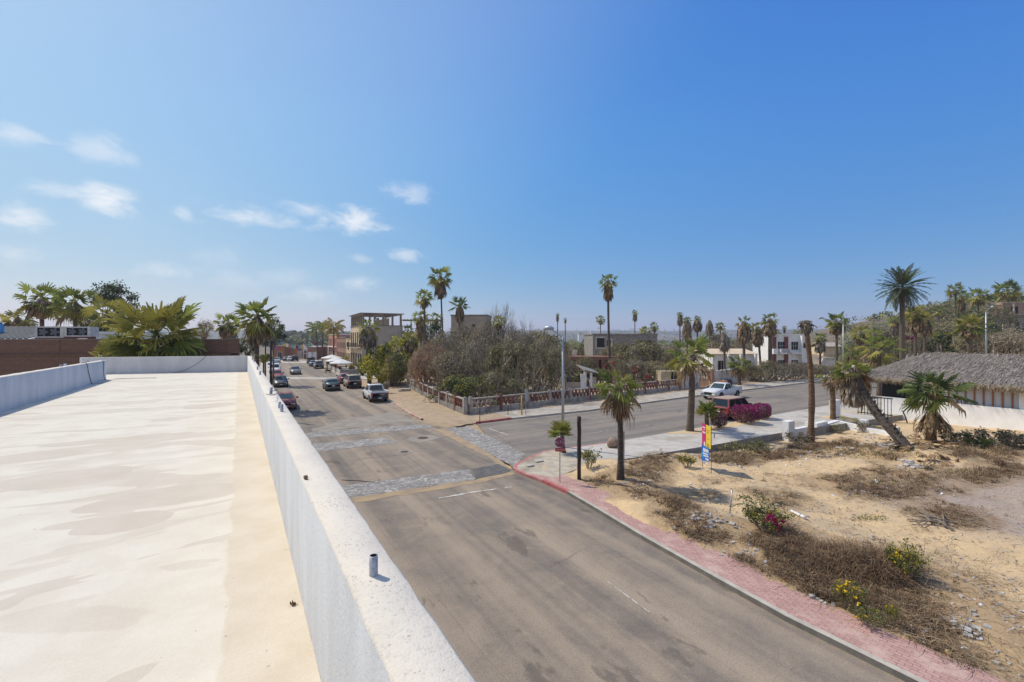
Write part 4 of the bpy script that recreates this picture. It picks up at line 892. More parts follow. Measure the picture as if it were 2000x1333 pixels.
def ac(px0, px1, py0, py1, Y, label):
    a, b = P(px0, py1, Y), P(px1, py0, Y); w_, h = b.x-a.x, b.z-a.z
    e = thing('condenser_unit', label, 'air conditioner', ((a.x+b.x)/2, Y, a.z), math.radians(8), 'roof condensers on the brick building')
    mb = MB(); mb.bx(-w_/2, w_/2, .05, .75, .0, h); mb.bx(-w_/2, -w_/2+.14, -.02, .05, 0, h); mb.bx(w_/2-.22, w_/2, -.02, .05, 0, h); mb.bx(-w_/2+.14, w_/2-.22, -.02, .05, h-.09, h); mb.bx(-w_/2+.14, w_/2-.22, -.02, .05, 0, .09); mb.build('casing', m_ac, e)
    mb = MB(); mb.bx(-w_/2+.14, w_/2-.22, .02, .05, .09, h-.09); mb.build('coil', m_dark, e)
    for k in (0, 1):
        x = -w_/2+.14+(w_-.36)*(k+.5)/2; mb = MB()
        for j in range(5):
            t_ = 2*PI*j/5; mb.bar((x, .0, h/2), (x+math.cos(t_)*h*.36, .0, h/2+math.sin(t_)*h*.36), .02, .16)
        mb.tube([(x, -.012, h/2), (x, .02, h/2)], [.09, .09], 10)
        mb.build('fan', M('fan_blade', (.13,.14,.15), rough=.5) if 'fan_blade' not in bpy.data.materials else bpy.data.materials['fan_blade'], e)
    mb = MB(); [mb.bx(x-.04, x+.04, 0, .7, -.75, 0) for x in (-w_/2+.2, w_/2-.2)]; mb.bx(-w_/2, w_/2, -.03, .03, -.12, -.002); mb.build('stand', m_red, e)
ac(72, 121, 638, 660, 33.2, 'beige twin fan condenser nearest the metal roof, blue pail inside'); ac(129, 175, 638.5, 658, 33.0, 'beige twin fan condenser closest to the big leafy palm')
e = thing('metal_roofed_shed', 'low shed with a pale standing seam metal roof behind the brick parapet', 'shed', (P(70,650,37).x, 36.5, 5.852), math.radians(9))
mb = MB(); mb.bx(-16, 0, 0, 5, 0, .6); mb.build('wall', m_white, e)
mb = MB(); mb.slab4([(-16.2,-.4,.55),(.25,-.4,.55),(-.6,5.2,1.62),(-16.2,5.2,1.62)], .06)
for k in range(40): x = -16+k*.41; mb.bar((x, -.4, .65), (min(x, -.6), 5.2, 1.72), .11, .10, 1)
mb.build('roof', [m_metalroof, M('seam_grey', (.12,.12,.12), rough=.6)], e)
e = thing('water_tank', 'small blue plastic water tank at the left edge above the metal roof', 'tank', (P(2,650,38).x-.1, 38, 6.75)); mb = MB(); mb.tube([(0,0,0),(0,0,.75),(0,0,.95),(0,0,1.02)], [.26,.26,.16,.14], 14); mb.build('shell', m_blue, e); mb = MB(); mb.tube([(0,0,1.02),(0,0,1.1)], [.15,.15], 12); mb.build('lid', m_trim, e); mb = MB(); mb.bx(-.4,.4,-.4,.4,-.72,-.002); mb.build('plinth', m_conc, e)
e, L, H = house('roof_parapet_house', 'low lilac white house top between the condensers and the leafy palm', 176, 250, 40, 648, 5, m_white, roof='flat')
# cream building with rooftop pergola, and its neighbours along the far right of the street
cor = Vector((-31.6, 96.0, 0)); o_ = cor + D2*15.5; ang = math.atan2(-D2.y, -D2.x)
e = thing('pergola_building', 'two storey cream building with a timber pergola on its roof', 'building', (o_.x, o_.y, .05), ang)
mb = MB(); mb.bx(0, 15.5, 0, 8.6, -.3, 4.5); mb.bx(0, 15.5, 0, 8.6, 4.503, 9.2); mb.build('wall', m_cream, e)
mb = MB(); mb.bx(15.503, 15.56, .02, 8.6, -.3, 9.15); mb.build('side_render', m_greyrender, e)
mb = MB(); mb.bx(-.1, 15.62, -.12, 8.7, 9.203, 9.36); mb.build('cornice', m_greywood, e)
mb = MB(); mb.bx(.2, 15.4, -1.0, -.003, 4.38, 4.55); mb.build('balcony', m_greyrender, e)
mb = MB()
for k in range(46): mb.bx(.25+k*.33, .28+k*.33, -.98, -.95, 4.553, 5.5)
mb.bx(.2, 15.4, -.99, -.94, 5.502, 5.56); mb.build('railing', m_iron, e)
for x in (1.6, 4.2, 7.0, 9.6, 12.0, 14.2): win(e, x, 4.75, 1.15, 3.1, frame=m_wood, pane=m_dark, bars=(1, 1))
for x in (1.8, 4.8, 8.0, 11.2, 14.1): win(e, x, .25, 1.5, 2.9, nm='door', frame=m_wood, pane=m_dark)
for x in (.3, 3.2, 6.4, 9.6, 12.7, 15.3): mb = MB(); mb.bx(x-.22, x+.22, -.08, -.003, .1, 4.3); mb.build('pilaster', m_cream, e)
for x in (.3, 2.8, 5.3, 7.8, 10.3, 12.8, 15.3):
    mb = MB(); mb.bx(x-.19, x+.19, .05, .45, 9.363, 11.6); mb.build('post', m_greywood, e)
for y in (2.6, 4.4, 6.4, 8.2):
    mb = MB(); mb.bx(15.1, 15.5, y-.19, y+.19, 9.363, 11.6); mb.build('post', m_greywood, e)
    mb = MB(); mb.bx(.1, .5, y-.19, y+.19, 9.363, 11.6); mb.build('post', m_greywood, e)
mb = MB()
for y in (.25, 4.4, 8.2): mb.bx(-.3, 15.9, y-.12, y+.12, 11.603, 11.8)
for k in range(34): x = -.2+k*.485; mb.bx(x-.07, x+.07, -.4, 8.9, 11.803, 11.95)
mb.bar((15.3, 3.4, 9.4), (15.3, 2.7, 11.6), .16, .16); mb.build('pergola', m_greywood, e)
mb = MB(); mb.bx(.2, 15.3, 5.6, 5.7, 9.363, 10.9); mb.build('screen', m_greywood, e)
o2 = cor + D2*23.2
e = thing('emblem_house', 'narrow cream house with a dark wreath emblem, next to the pergola building', 'house', (o2.x, o2.y, .05), ang)
mb = MB(); mb.bx(0, 7.6, 0, 8, -.3, 6.3); mb.build('wall', m_cream, e); mb = MB(); mb.bx(-.05, 7.65, -.1, 8, 6.303, 6.55); mb.build('cornice', m_greyrender, e)
mb = MB(); n_ = 18
mb.tube([(4.2+.62*math.cos(2*PI*k/n_), -.06, 4.8+.95*math.sin(2*PI*k/n_)) for k in range(n_+1)], .16, 6); mb.tube([(4.2, -.05, 4.1), (4.2, -.05, 5.5)], .14, 6); mb.build('emblem', m_iron, e)
for x in (1.6, 4.4, 6.6): win(e, x, .2, 1.25, 2.7, nm='door', frame=m_cream, pane=m_dark)
o3 = cor + D2*41
e = thing('arched_brick_house', 'terracotta brick house with arched doorways, left of the cream houses', 'house', (o3.x, o3.y, .05), ang)
mb = MB(); mb.bx(0, 17.6, 0, 8, -.3, 6.7); mb.build('wall', m_brickl, e); mb = MB(); mb.bx(-.05, 17.65, -.14, 8, 6.703, 6.95); mb.build('cornice', m_concd, e)
for x in (1.6, 4.6, 7.6, 10.6, 13.6, 16.2): win(e, x, .2, 1.3, 2.6, nm='door', frame=m_brickl, pane=m_dark); win(e, x, 4.0, 1.1, 1.5, frame=m_concd, pane=m_dark)
o4 = cor + D2*62
e = thing('salmon_house', 'salmon red two storey house with balcony doors, behind the yellow palms', 'house', (o4.x, o4.y, .05), ang)
mb = MB(); mb.bx(0, 20.8, 0, 8, -.3, 7.6); mb.build('wall', m_salmon, e); mb = MB(); mb.bx(-.05, 20.7, -.14, 8, 7.603, 7.85); mb.build('cornice', m_white, e); mb = MB(); mb.bx(.2, 20.4, -.7, -.003, 3.9, 4.05); mb.build('balcony', m_white, e)
for x in (2, 5.4, 8.8, 12.2, 15.6, 19): win(e, x, .2, 1.4, 2.7, nm='door', frame=m_white, pane=m_dark); win(e, x, 4.3, 1.2, 2.2, frame=m_red, pane=m_dark)
# closing the far end of the street
e, L, H = house('turquoise_trim_house', 'white corner house with turquoise trim at the far end of the street', 556, 570, 150, 679, 8, m_white, cat='house', roof='flat')
win(e, L*.35, 1.8, .8, 1.2, frame=m_turq, pane=m_turq); win(e, L*.75, .1, 1.0, 2.2, nm='door', frame=m_turq, pane=m_dark); mb = MB(); mb.bx(L*.55, L*1.0, -.12, -.003, H*.55, H*.75); mb.build('trim_band', m_turq, e)
e, L, H = house('far_brick_house', 'long pale brick house with white door frames closing the street', 570.5, 591.5, 152, 678.5, 8, m_brickl, roof='flat', roofm=m_cream)
for u in (.2, .45, .68, .9): win(e, L*u, .1, .9, 2.3, nm='door', frame=m_white, pane=m_brickl, t=.22)
e, L, H = house('white_corner_house', 'white corner house with a red round emblem beside the parked dark sport utility', 592, 600, 146, 681, 8, m_white, roof='flat'); mb = MB(); mb.tube([(L*.55, -.05, 2.4), (L*.55, -.003, 2.4)], [.45, .45], 12); mb.build('emblem', m_red, e); win(e, L*.5, .05, .8, 1.7, nm='door', frame=m_white, pane=m_red)
e, L, H = house('terracotta_shop', 'brick shop with white shutters under the leaning yellow palms', 600.5, 620, 144, 677, 8, m_brickl, roof='flat', roofm=m_white)
for u in (.3, .65): win(e, L*u, .1, 1.3, 2.2, nm='door', frame=m_white, pane=m_white, t=.15)
e, L, H = house('brown_street_house', 'brown plastered house with a pink banner top, left side of the street end', 533, 556, 140, 676, 8, m_terra, roof='flat'); win(e, L*.6, .2, 1.2, 2.2, nm='door', pane=m_dark); mb = MB(); mb.bx(.3, L*.6, -.06, -.003, H-1.0, H-.35); mb.build('banner', M('pink_purple_cloth', (.35,.10,.25), (.22,.08,.28), .8), e)
def bunting(y0, z0, xl, xr, label):
    e = thing('bunting', label, 'bunting', (xl, y0, z0), 0, 'paper bunting over the street'); W = xr-xl; n = 12
    f = lambda u: V(W*u, 0, -1.1*4*u*(1-u)); mb = MB(); mb.tube([f(k/n) for k in range(n+1)], .02, 4); mb.build('cord', m_trim, e)
    cs = [m_blue, m_greenp, m_salmon, m_yel, m_bougm, m_turq, m_white]
    for k in range(14):
        p = f((k+.5)/14); mb = MB(); mb.bx(p.x-.28, p.x+.28, -.01, .01, p.z-.62, p.z-.02); mb.build('flag', cs[(k*3) % 7], e)
bunting(120, 5.6, P(548,0,120).x, P(618,0,120).x, 'coloured paper bunting across the street, nearer string'); bunting(134, 5.7, P(550,0,134).x, P(614,0,134).x, 'coloured paper bunting across the street, farther string')
# restaurant terrace in front of the cream building
t0 = G(664, 733); 
e = thing('terrace_wall', 'low pale terrace wall with dark plinth in front of the umbrellas', 'wall', (t0.x, t0.y, 0), math.atan2(D2.y, D2.x))
mb = MB(); mb.bx(0, 24, -.25, 0, -.2, .95); mb.build('front_wall', m_conc, e); mb = MB(); mb.bx(-.25, 0, -6.5, 0, -.2, 1.0); mb.build('end_wall', m_concd, e); mb = MB(); mb.bx(.003, 24, -6.5, -.253, -.2, .35); mb.build('terrace_floor', m_conc, e)
for k in range(8): mb = MB(); mb.bx(1+k*3-.2, 1+k*3+.2, -.3, .06, .953, 1.5); mb.build('planter', m_terra if k % 2 else m_dark, e)
mb = MB(); q = [G(664,737), G(700,728), G(760,737), G(716,744)]; mb.prism([(p.x, p.y) for p in q], -.3, .2); struct('concrete_apron', mb, m_conc)
def umbrella(px, py, Y, r, label):
    c = P(px, py, Y); e = thing('patio_umbrella', label, 'umbrella', (c.x, c.y, .35), R.uniform(0, 1), 'white umbrellas on the terrace'); h = c.z-.35; mb = MB(); n = 8
    vs = [(0,0,h+.45)]+[(r*math.cos(2*PI*k/n), r*math.sin(2*PI*k/n), h-.25) for k in range(n)]+[(r*math.cos(2*PI*k/n), r*math.sin(2*PI*k/n), h-.42) for k in range(n)]
    mb.add(vs, [(0, 1+k, 1+(k+1) % n) for k in range(n)]+[(1+k, 9+k, 9+(k+1) % n, 1+(k+1) % n) for k in range(n)]); mb.build('canopy', m_whitep, e); mb = MB(); mb.tube([(0,0,0),(0,0,h+.4)], .04, 8); mb.build('pole', m_greywood, e); mb = MB(); mb.tube([(0,0,0),(0,0,.12)], [.4,.35], 12); mb.build('base', m_conc, e)
umbrella(648, 697, 101, 2.3, 'white patio umbrella farthest along the terrace, by the motorcycle'); umbrella(656, 702.5, 94, 2.2, 'white patio umbrella in the middle of the terrace'); umbrella(666, 706.5, 88, 2.1, 'white patio umbrella nearest the cream building door')
def table(px, py, Y, label):
    c = P(px, py, Y); e = thing('patio_table', label, 'table', (c.x, c.y, .35), .4, 'dark terrace tables'); mb = MB(); mb.tube([(0,0,.7),(0,0,.76)], [.55,.55], 14); mb.build('table_top', m_iron, e); mb = MB(); mb.tube([(0,0,0),(0,0,.7)], [.06,.05], 8); mb.bx(-.3,.3,-.3,.3,0,.03); mb.build('pedestal', m_iron, e)
table(668, 722, 87, 'round dark table under the nearest white umbrella'); table(684, 722, 90, 'round dark table by the cream building steps')
# concrete block tower behind the bare thicket
e, L, H = house('concrete_block_house', 'tall plain beige house block rising above the bare thicket', 881, 952, 78, 615, 7, M('beige_render', (.44,.37,.29), (.37,.31,.245), 1.2, .95, .1, fine=.06), rz=math.radians(-3))
mb = MB(); mb.bx(-.1, L+.1, -.1, 7.1, H-.247, H); mb.build('coping', m_concd, e); win(e, L*.62, H-2.1, .5, .4, pane=m_dark, frame=m_concd, bars=(0, 0)); win(e, L*.2, H-5.5, 1.0, 1.2, pane=m_dark, frame=m_concd)
e = thing('timber_pergola', 'weathered timber pergola behind the tall twin palms', 'pergola', P(783, 690, 92), math.radians(4)); e.location.z = 6.4
Hh = P(0, 625, 92).z-6.4; mb = MB(); mb.bx(0, 8.2, -.1, .1, Hh-.18, Hh); mb.bx(0, 8.2, 2.4, 2.6, Hh-.18, Hh); [mb.bx(k*.62, k*.62+.1, -.4, 3, Hh+.002, Hh+.12) for k in range(14)]; mb.build('beams', m_greywood, e)
for k in range(5): mb = MB(); mb.bx(k*1.95, k*1.95+.2, -.1, .1, -.05, Hh-.183); mb.build('post', m_greywood, e)
e2 = thing('terrace_house', 'grey rendered house carrying the timber pergola, half hidden by green palms', 'house', (P(780,0,92).x, 91.8, 0)); mb = MB(); mb.bx(0, 9, 0, 5, -.3, 6.34); mb.build('wall', m_greyrender, e2); win(e2, 2, 3.5, 1, 1.2, pane=m_dark, frame=m_greywood); win(e2, 6, 3.5, 1, 1.2, pane=m_dark, frame=m_greywood)
# unfinished grey concrete house
e, L, H = house('unfinished_concrete_house', 'unfinished grey concrete house with black empty openings and a flat roof', 1158, 1286, 86, 652, 8, m_concd, roof='flat', rz=math.radians(3))
win(e, L*.12, H-2.6, 1.5, 1.75, pane=m_dark, frame=m_conc, bars=(0, 0), t=.3); win(e, L*.245, H-2.4, .8, 1.2, pane=m_dark, frame=m_conc, bars=(0, 0), t=.3); win(e, L*.82, H-2.3, 2.0, 1.0, pane=m_dark, frame=m_concd, bars=(1, 0))
e, L, H = house('salmon_brick_wall_house', 'roofless red brick shell with narrow dark slots behind the slim tall palm', 1113, 1222, 70, 694, 5, M('faded_brick_wall', (.25,.13,.085), (.20,.105,.07), 2, .95, fine=.15))
for u in (.08, .19, .30, .42, .54, .66, .8, .92): win(e, L*u, .4, .45, H-1.1, nm='slot', pane=m_dark, frame=m_brickl, bars=(0, 0), t=.04)
e = thing('collapsed_adobe_hut', 'collapsed adobe hut with bare rafters and a white gable end', 'hut', P(1103, 740, 57), math.radians(4)); e.location.z = .05
mb = MB(); mb.bx(0, 3.4, 3.2, 3.4, -.3, 2.2); mb.bx(0, .2, 0, 3.2, -.3, 1.9); mb.bx(3.2, 4.0, .0, 3.2, -.3, 1.6); mb.bx(0, 2.4, 0, .2, -.3, 1.0); mb.build('wall', m_greyrender, e)
mb = MB(); mb.bx(2.45, 2.75, -.05, .15, 0, 2.35); mb.bx(3.2, 3.5, -.05, .15, 0, 2.35); mb.bx(2.0, 2.44, -.05, .15, 0, 2.0); mb.build('gable', m_white, e)
mb = MB(); mb.slab4([(2.4,-.3,2.45),(4.3,-.3,2.0),(4.2,3.4,2.3),(2.2,3.4,2.9)], .15); mb.build('roof', m_concd, e)
mb = MB(); [mb.bar((.1+k*.55, 3.3, 2.25+.05*k), (.4+k*.6, -.2, 1.5+.16*k), .06, .08) for k in range(4)]; mb.build('rafter', m_greywood, e)
for (px, Y, lb) in ((1122, 84, 'tilted white panel leaning behind the red brick shell'),):
    e = thing('white_hoarding', lb, 'hoarding', P(px, 692, 76), .2); e.rotation_euler = (.35, .1, .3); mb = MB(); mb.bx(-.4, .4, -.03, .03, -.2, .75); mb.build('board', m_white, e); mb = MB(); mb.bx(-.42, .42, .03, .06, -1.2, -.1); mb.build('prop', m_wood, e)
# walls and gate along the cross street
def yard_wall(label, p0, p1, h, mat, th=.35, name='yard_wall', caps=True):
    a, b = G(*p0), G(*p1); d = b-a; e = thing(name, label, 'wall', (a.x, a.y, .1), math.atan2(d.y, d.x)); L = d.length; mb = MB(); n = int(L/.35); top = [h+R.uniform(-.10, .06) for _ in range(n+1)]
    vs = []
    for i in range(n+1):
        x = L*i/n; vs += [(x,0,-.3),(x,0,top[i]),(x,th,top[i]),(x,th,-.3)]
    fs = [(k*4+j, k*4+4+j, k*4+4+(j+1) % 4, k*4+(j+1) % 4) for k in range(n) for j in range(4)]+[(0,1,2,3),(n*4+3,n*4+2,n*4+1,n*4)]
    mb.add(vs, fs); o = mb.build('panel', mat, e); bm_fix(o)
    if caps:
        for x in (-.2, L+.2): mb = MB(); mb.bx(x-.2, x+.2, -.05, th+.05, -.3, h+.15); mb.build('pier', m_brickl if x < 0 else mat, e)
    return e
yard_wall('peeling white stucco wall left of the rusty gate, with a brick pier', (1331,762), (1362,757.5), 2.05, m_white_old); yard_wall('peeling white stucco wall behind the white pickup, right of the rusty gate', (1394,753), (1438,749), 2.0, m_white_old)
a, b = G(1367,757), G(1389,754); e = thing('rusty_gate', 'rusty red timber gate with a fallen diagonal beam between stucco walls', 'gate', (a.x, a.y, .1), math.atan2(b.y-a.y, b.x-a.x)); L = (b-a).length
mb = MB(); [mb.bx(k*.35, k*.35+.16, .1, .16, 0, R.uniform(.7, 1.5)) for k in range(int(L/.35))]; mb.build('boards', m_terra, e); mb = MB(); mb.bx(-.2, L+.2, 0, .2, 1.75, 1.95); mb.bar((L*.55,-.05,1.6), (L*.95,-.05,.5), .16, .16); mb.build('beam', m_salmon, e)
e, L, H = house('ochre_ruin', 'small roofless ochre ruin at the end of the block fence', 1291, 1324, 62, 722, 3, M('ochre_plaster', (.50,.42,.27), (.36,.30,.21), 1.5, .95, .2, fine=.1)); win(e, L*.75, .3, .8, 1.6, nm='door', pane=m_dark, frame=m_cream)
e = thing('rubble_wall', 'low tumbled white stone wall along the cross street sidewalk', 'wall', (0,0,0)); mb = MB(); a, b = G(1447,747), G(1598,730)
for k in range(190):
    u = R.random(); p = a.lerp(b, u)+V(R.gauss(0,.12), R.gauss(0,.35), 0); s = R.uniform(.16, .42); p.z = .1+abs(R.gauss(0, .32)); mb.box(p, (s, s*.8, s*.6), R.uniform(0, 3), 0, Matrix.Rotation(R.uniform(-.5,.5), 3, 'X') @ Matrix.Rotation(R.uniform(0,3), 3, 'Z'))
mb.build('stones', M('whitewashed_stone', (.50,.48,.46), (.26,.235,.21), 1.5, .95, .3, fine=.15), e)
# bungalow and two storey house
e, L, H = house('white_bungalow', 'low white bungalow with cream gable roof behind skirted palms', 1392, 1478, 78, 690, 7, m_white, roof='gable', roofm=m_cream, par=.2, rz=math.radians(6))
win(e, L*.2, .2, 1.2, 1.9, nm='door', pane=m_dark); win(e, L*.55, .8, 1.1, 1.1, pane=m_dark); win(e, L*.88, .3, .6, 1.8, nm='door', pane=m_dark)
for u in (.33, .62, .97): mb = MB(); mb.bx(L*u-.2, L*u+.2, -.9, -.5, -.3, H-.2); mb.build('column', m_white, e)
e, L, H = house('white_two_storey_house', 'white two storey house with brick red pilasters and balconies', 1504, 1578, 84, 653, 7, m_white, roof='flat', rz=math.radians(-4)); h2 = H*.49
for u, w_ in ((.10, .5), (.40, .45), (.82, .001)):
    if w_ > .01: mb = MB(); mb.bx(L*u-.3, L*u+.3, -.25, -.003, 0, H-.5); mb.build('pilaster', m_red, e)
for u in (.28, .62): win(e, L*u, h2+.55, 1.2, 1.5, pane=m_dark, bars=(2, 1)); win(e, L*u, .5, 1.2, 1.5, pane=m_dark, bars=(2, 1))
win(e, L*.90, h2+.9, .9, .9, pane=m_dark); win(e, L*.92, .9, .6, .6, pane=m_dark)
for (u0, u1) in ((.02,.14),(.2,.38)): mb = MB(); mb.bx(L*u0, L*u1, -1.0, -.003, h2-.2, h2+.75); mb.build('balcony', m_white, e)
mb = MB(); mb.bx(L*.5, L*.74, -.9, -.003, h2-.15, h2); mb.bx(L*.74, L*.77, -.9, -.003, 0, H-.3); mb.build('loggia', m_white, e)
mb = MB(); [mb.bx(L*.24+k*.16, L*.24+k*.16+.03, -1.04, -1.0, h2+.05, h2+.7) for k in range(9)]; mb.build('railing', m_iron, e)
# right hand background
e, L, H = house('low_flat_house', 'long low white house under the purple bougainvillea, left of the blue tarp', 1795, 1845, 98, 664, 5, m_white, roof='flat')
for u in (.2, .5, .8): win(e, L*u, H-2.4, 1.6, 1.6, pane=m_dark, frame=m_white)
e, L, H = house('tarp_roof_house', 'low olive walled house with a sandy canvas roof and blue tarp', 1846, 1916, 96, 672, 5, M('olive_plaster', (.24,.23,.13), (.19,.18,.11), 1.5), roof='gable', roofm=m_cream, par=.3); mb = MB(); mb.bx(-.3, 2.2, -.6, 1.2, H-.05, H+.25); mb.build('tarp', m_blue, e); win(e, L*.75, H-2.2, 1.4, 1.2, pane=m_greenp, frame=m_cream)
e = thing('hillside_house', 'unfinished brick house with timber roof poles up on the hillside', 'house', (P(1960,632,121).x, 121, P(1960,632,121).z), math.radians(-6)); zz = lambda py: P(0, py, 121).z-P(0, 632, 121).z
H1 = zz(614); H2 = zz(590)
mb = MB(); mb.bx(0, 11, 1.2, 7, -3.5, H1-.2); mb.bx(0, .5, 0, 1.2, -3.5, H1-.2); mb.build('lower_wall', m_conc, e); mb = MB(); mb.bx(-.3, 11, -.2, 7, H1-.197, H1); mb.build('floor_slab', m_conc, e)
mb = MB(); mb.bx(0, 11, 2.0, 2.2, H1+.003, H2-.2); mb.bx(0, .22, .2, 2.0, H1+.003, H2); mb.bx(-2.4, -.1, 1.5, 1.7, H1-2.2, H2-1.2); mb.build('upper_wall', M('pinkish_block_wall', (.44,.30,.225), (.36,.235,.17), 2, .95, fine=.1), e)
for x in (2.6, 5.6, 8.6): mb = MB(); mb.bx(x-.14, x+.14, 0, .28, H1+.003, H2-.1); mb.build('column', m_conc, e); mb = MB(); mb.bx(x-.14, x+.14, .1, .38, -3, H1-.2); mb.build('column', m_conc, e)
mb = MB(); [mb.bar((-.6+k*1.0, -1.0, H2-.25), (-.6+k*1.0, 5.0, H2+.15), .14, .14) for k in range(13)]; mb.bar((-.4,.12,H2-.3), (11.5,.12,H2-.3), .14, .14); mb.build('roof_poles', m_greywood, e)
xf = face(0, 2.0, 0); win(e, 1.5, H1+.9, 1.3, 1.1, xf=xf, pane=m_dark, frame=m_wood); win(e, 4.4, H1+.2, 1.6, 1.9, xf=xf, pane=m_dark, frame=m_wood, nm='door'); win(e, 4.2, -1.6, 1.3, 1.9, xf=face(0, 1.2, 0), pane=m_dark, frame=m_conc, nm='door'); win(e, 1.6, -1.2, 1.2, 1.2, xf=face(0, 1.2, 0), pane=m_glassg, frame=m_conc)
e, L, H = house('white_garden_wall', 'white wall with dark scrawls above the thatched roof corner', 1733, 1766, 98, 687.5, .3, m_white_old, cat='wall')
e, L, H = house('swept_end_wall', 'white boundary wall stub with curved sweep beside the far lamp post', 1608, 1640, 92, 697, .3, m_white_old, cat='wall'); mb = MB(); mb.prism([(0,0),(1,0),(1,1)], 0, .1) if False else mb.add([(-1.6,0,0),(0,0,0),(0,0,H-.3),(-.6,0,1.1),(-1.6,.3,0),(0,.3,0),(0,.3,H-.3),(-.6,.3,1.1)], [(0,1,2,3),(7,6,5,4),(0,3,7,4),(3,2,6,7),(1,5,6,2)]); mb.build('sweep', m_white_old, e)
e, L, H = house('pink_ruin_wall', 'pale pink crumbling wall behind the yellow green palms', 1688, 1716, 95, 688, .4, M('pink_plaster', (.44,.33,.26), (.33,.26,.2), 1.5, .95, .2), cat='wall')
e, L, H = house('small_far_house', 'small cream house with pitched roof far behind the grey skirted palms', 1608, 1640, 115, 676, 5, m_cream, roof='gable', roofm=m_greyrender, par=.25)
e, L, H = house('striped_hut', 'small white hoarding with rust red stripes beside the sand heap', 1941, 1962, 84, 674, .4, m_white, cat='hoarding')
for k in range(6): mb = MB(); mb.bx(L*(k+.1)/6, L*(k+.1)/6+.07, -.05, -.003, -.5, H+.05); mb.build('stripe', m_terra, e)
e = thing('sand_heap', 'pale sand heap beside the striped hoarding', 'sand heap', ground_at(P(1985, 690, 110))); mb = MB(); n = 18
for (cx_, r_, h_) in ((-1.2, 2.6, 1.9), (2.2, 2.8, 1.7)):
    vs = [(cx_+r_*k/4*math.cos(a), r_*.7*k/4*math.sin(a), h_*(1-(k/4)**1.4)+R.uniform(-.06,.06)) for k in range(1, 5) for a in [2*PI*j/n for j in range(n)]]+[(cx_, 0, h_)]
    mb.add(vs, [(i*n+j, (i+1)*n+j, (i+1)*n+(j+1) % n, i*n+(j+1) % n) for i in range(3) for j in range(n)]+[(4*n, j, (j+1) % n) for j in range(n)], 0, True)
o = mb.build('heap', M('pale_sand', (.50,.42,.31), (.42,.35,.25), 2), e); bm_fix(o); e.scale = (1.6, 1.6, 1.3)
# ------------------------------------------------------------------ breeze block fences
m_brk = M('breeze_block_red', (.22,.085,.06), (.16,.07,.055), 2.5, .9, .2, fine=.1, c3=(.30,.24,.20)); m_brw = M('breeze_block_white', (.40,.33,.28), (.28,.17,.13), 1.6, .9, .2, fine=.1)
def fence(label, pts, h=1.3, bay=2.5, redf=lambda u: .5):
    e = thing('breeze_block_fence', label, 'fence', (pts[0].x, pts[0].y, .06)); o0 = pts[0]
    tot = sum((b-a).length for a, b in zip(pts[:-1], pts[1:])); run = 0
    for a, b in zip(pts[:-1], pts[1:]):
        a, b = a-o0, b-o0; a.z = b.z = 0; d = b-a; L = d.length; n = max(1, round(L/bay)); ang = math.atan2(d.y, d.x); u = d.normalized()
        mb = MB(); mb.box((a+b)/2+V(0,0,.12), (L, .26, .74), ang); mb.build('base_wall', m_fenc if 'cross' in label else m_concd, e)
        mb = MB(); mb.box((a+b)/2+V(0,0,h-.02), (L, .24, .10), ang); mb.build('coping', m_fenc, e)
        for k in range(n+1):
            mb = MB(); p = a+u*(L*k/n); mb.box(p+V(0,0,h/2), (.30, .32, h+.25), ang); mb.tube([p+V(0,0,h+.1), p+V(0,0,h+.2)], [.17, .09], 8); mb.build('pillar', m_fenc if k == 0 or R.random() < .7 else m_brk, e)
        for k in range(n):
            s = a+u*(L*k/n+.15); w_ = L/n-.3; m_ = max(3, int(w_/.42)); mb = MB(); red = R.random() < redf(run/tot)
            for j in range(m_):
                x0, x1, xm = w_*j/m_, w_*(j+1)/m_, w_*(j+.5)/m_; z0, z1 = .50, h-.07
                for (p_, q_) in (((x0, z0), (xm, z1)), ((xm, z1), (x1, z0)), ((x0, (z0+z1)/2), (x1, (z0+z1)/2))):
                    mb.bar(s+u*p_[0]+V(0,0,p_[1]), s+u*q_[0]+V(0,0,q_[1]), .13, .075)
            mb.build('block_screen', m_brk if red else m_brw, e); run += L/n
    return e
fence('breeze block fence along the dirt verge of the main street, with the bare thicket behind', [G(908,811), G(860,791.5), G(838,779.5), G(797,758)], redf=lambda u: .55 if u < .4 else .15)
fence('breeze block fence of red and white triangles along the cross street', [G(908,811)+V(.45,.2,0), G(1030,797.5), G(1150,783.5), G(1326,762)], redf=lambda u: .15 if u < .08 else .8)
fence('farther breeze block fence beyond the gap, behind the skirted street palm', [G(779,752), G(752,745), G(733,738.5)], redf=lambda u: .7)
# ------------------------------------------------------------------ thatched building
pa, pb = Vector((32.0, 39.4, 0)), Vector((36.6, 30.5, 0)); d = (pb-pa).normalized(); q_ = Vector((-d.y, d.x, 0))   # d toward the camera, q_ to the right (inside)
if q_.x < 0: q_ = -q_
ang = math.atan2(d.y, d.x); e = thing('thatched_hall', 'long low hall with a grey palm thatch roof and white wall', 'building', (pa.x, pa.y, -.25), ang); Lw = 24
iy = 1 if (Matrix.Rotation(ang, 3, 'Z') @ V(0, 1, 0)).dot(q_) > 0 else -1
def bxp(nm, x0, x1, y0, y1, z0, z1, mat): mb = MB(); mb.bx(x0, x1, *sorted((y0*iy, y1*iy)), z0, z1); return mb.build(nm, mat, e)
bxp('wall', 0, Lw, 0, .25, -.6, 1.75, m_wall); bxp('end_wall', 0, .25, .25, 11, -.6, 1.5, m_wall); bxp('dark_screen', -.2, 3.9, .5, .6, 1.2, 3.5, m_dark); bxp('inner_wall', 4.0, Lw, .42, .52, 1.7, 3.5, M('slat_backing', (.55,.57,.60), rough=.8)); bxp('end_screen', .3, .4, .6, 10.5, 1.5, 2.9, m_dark)
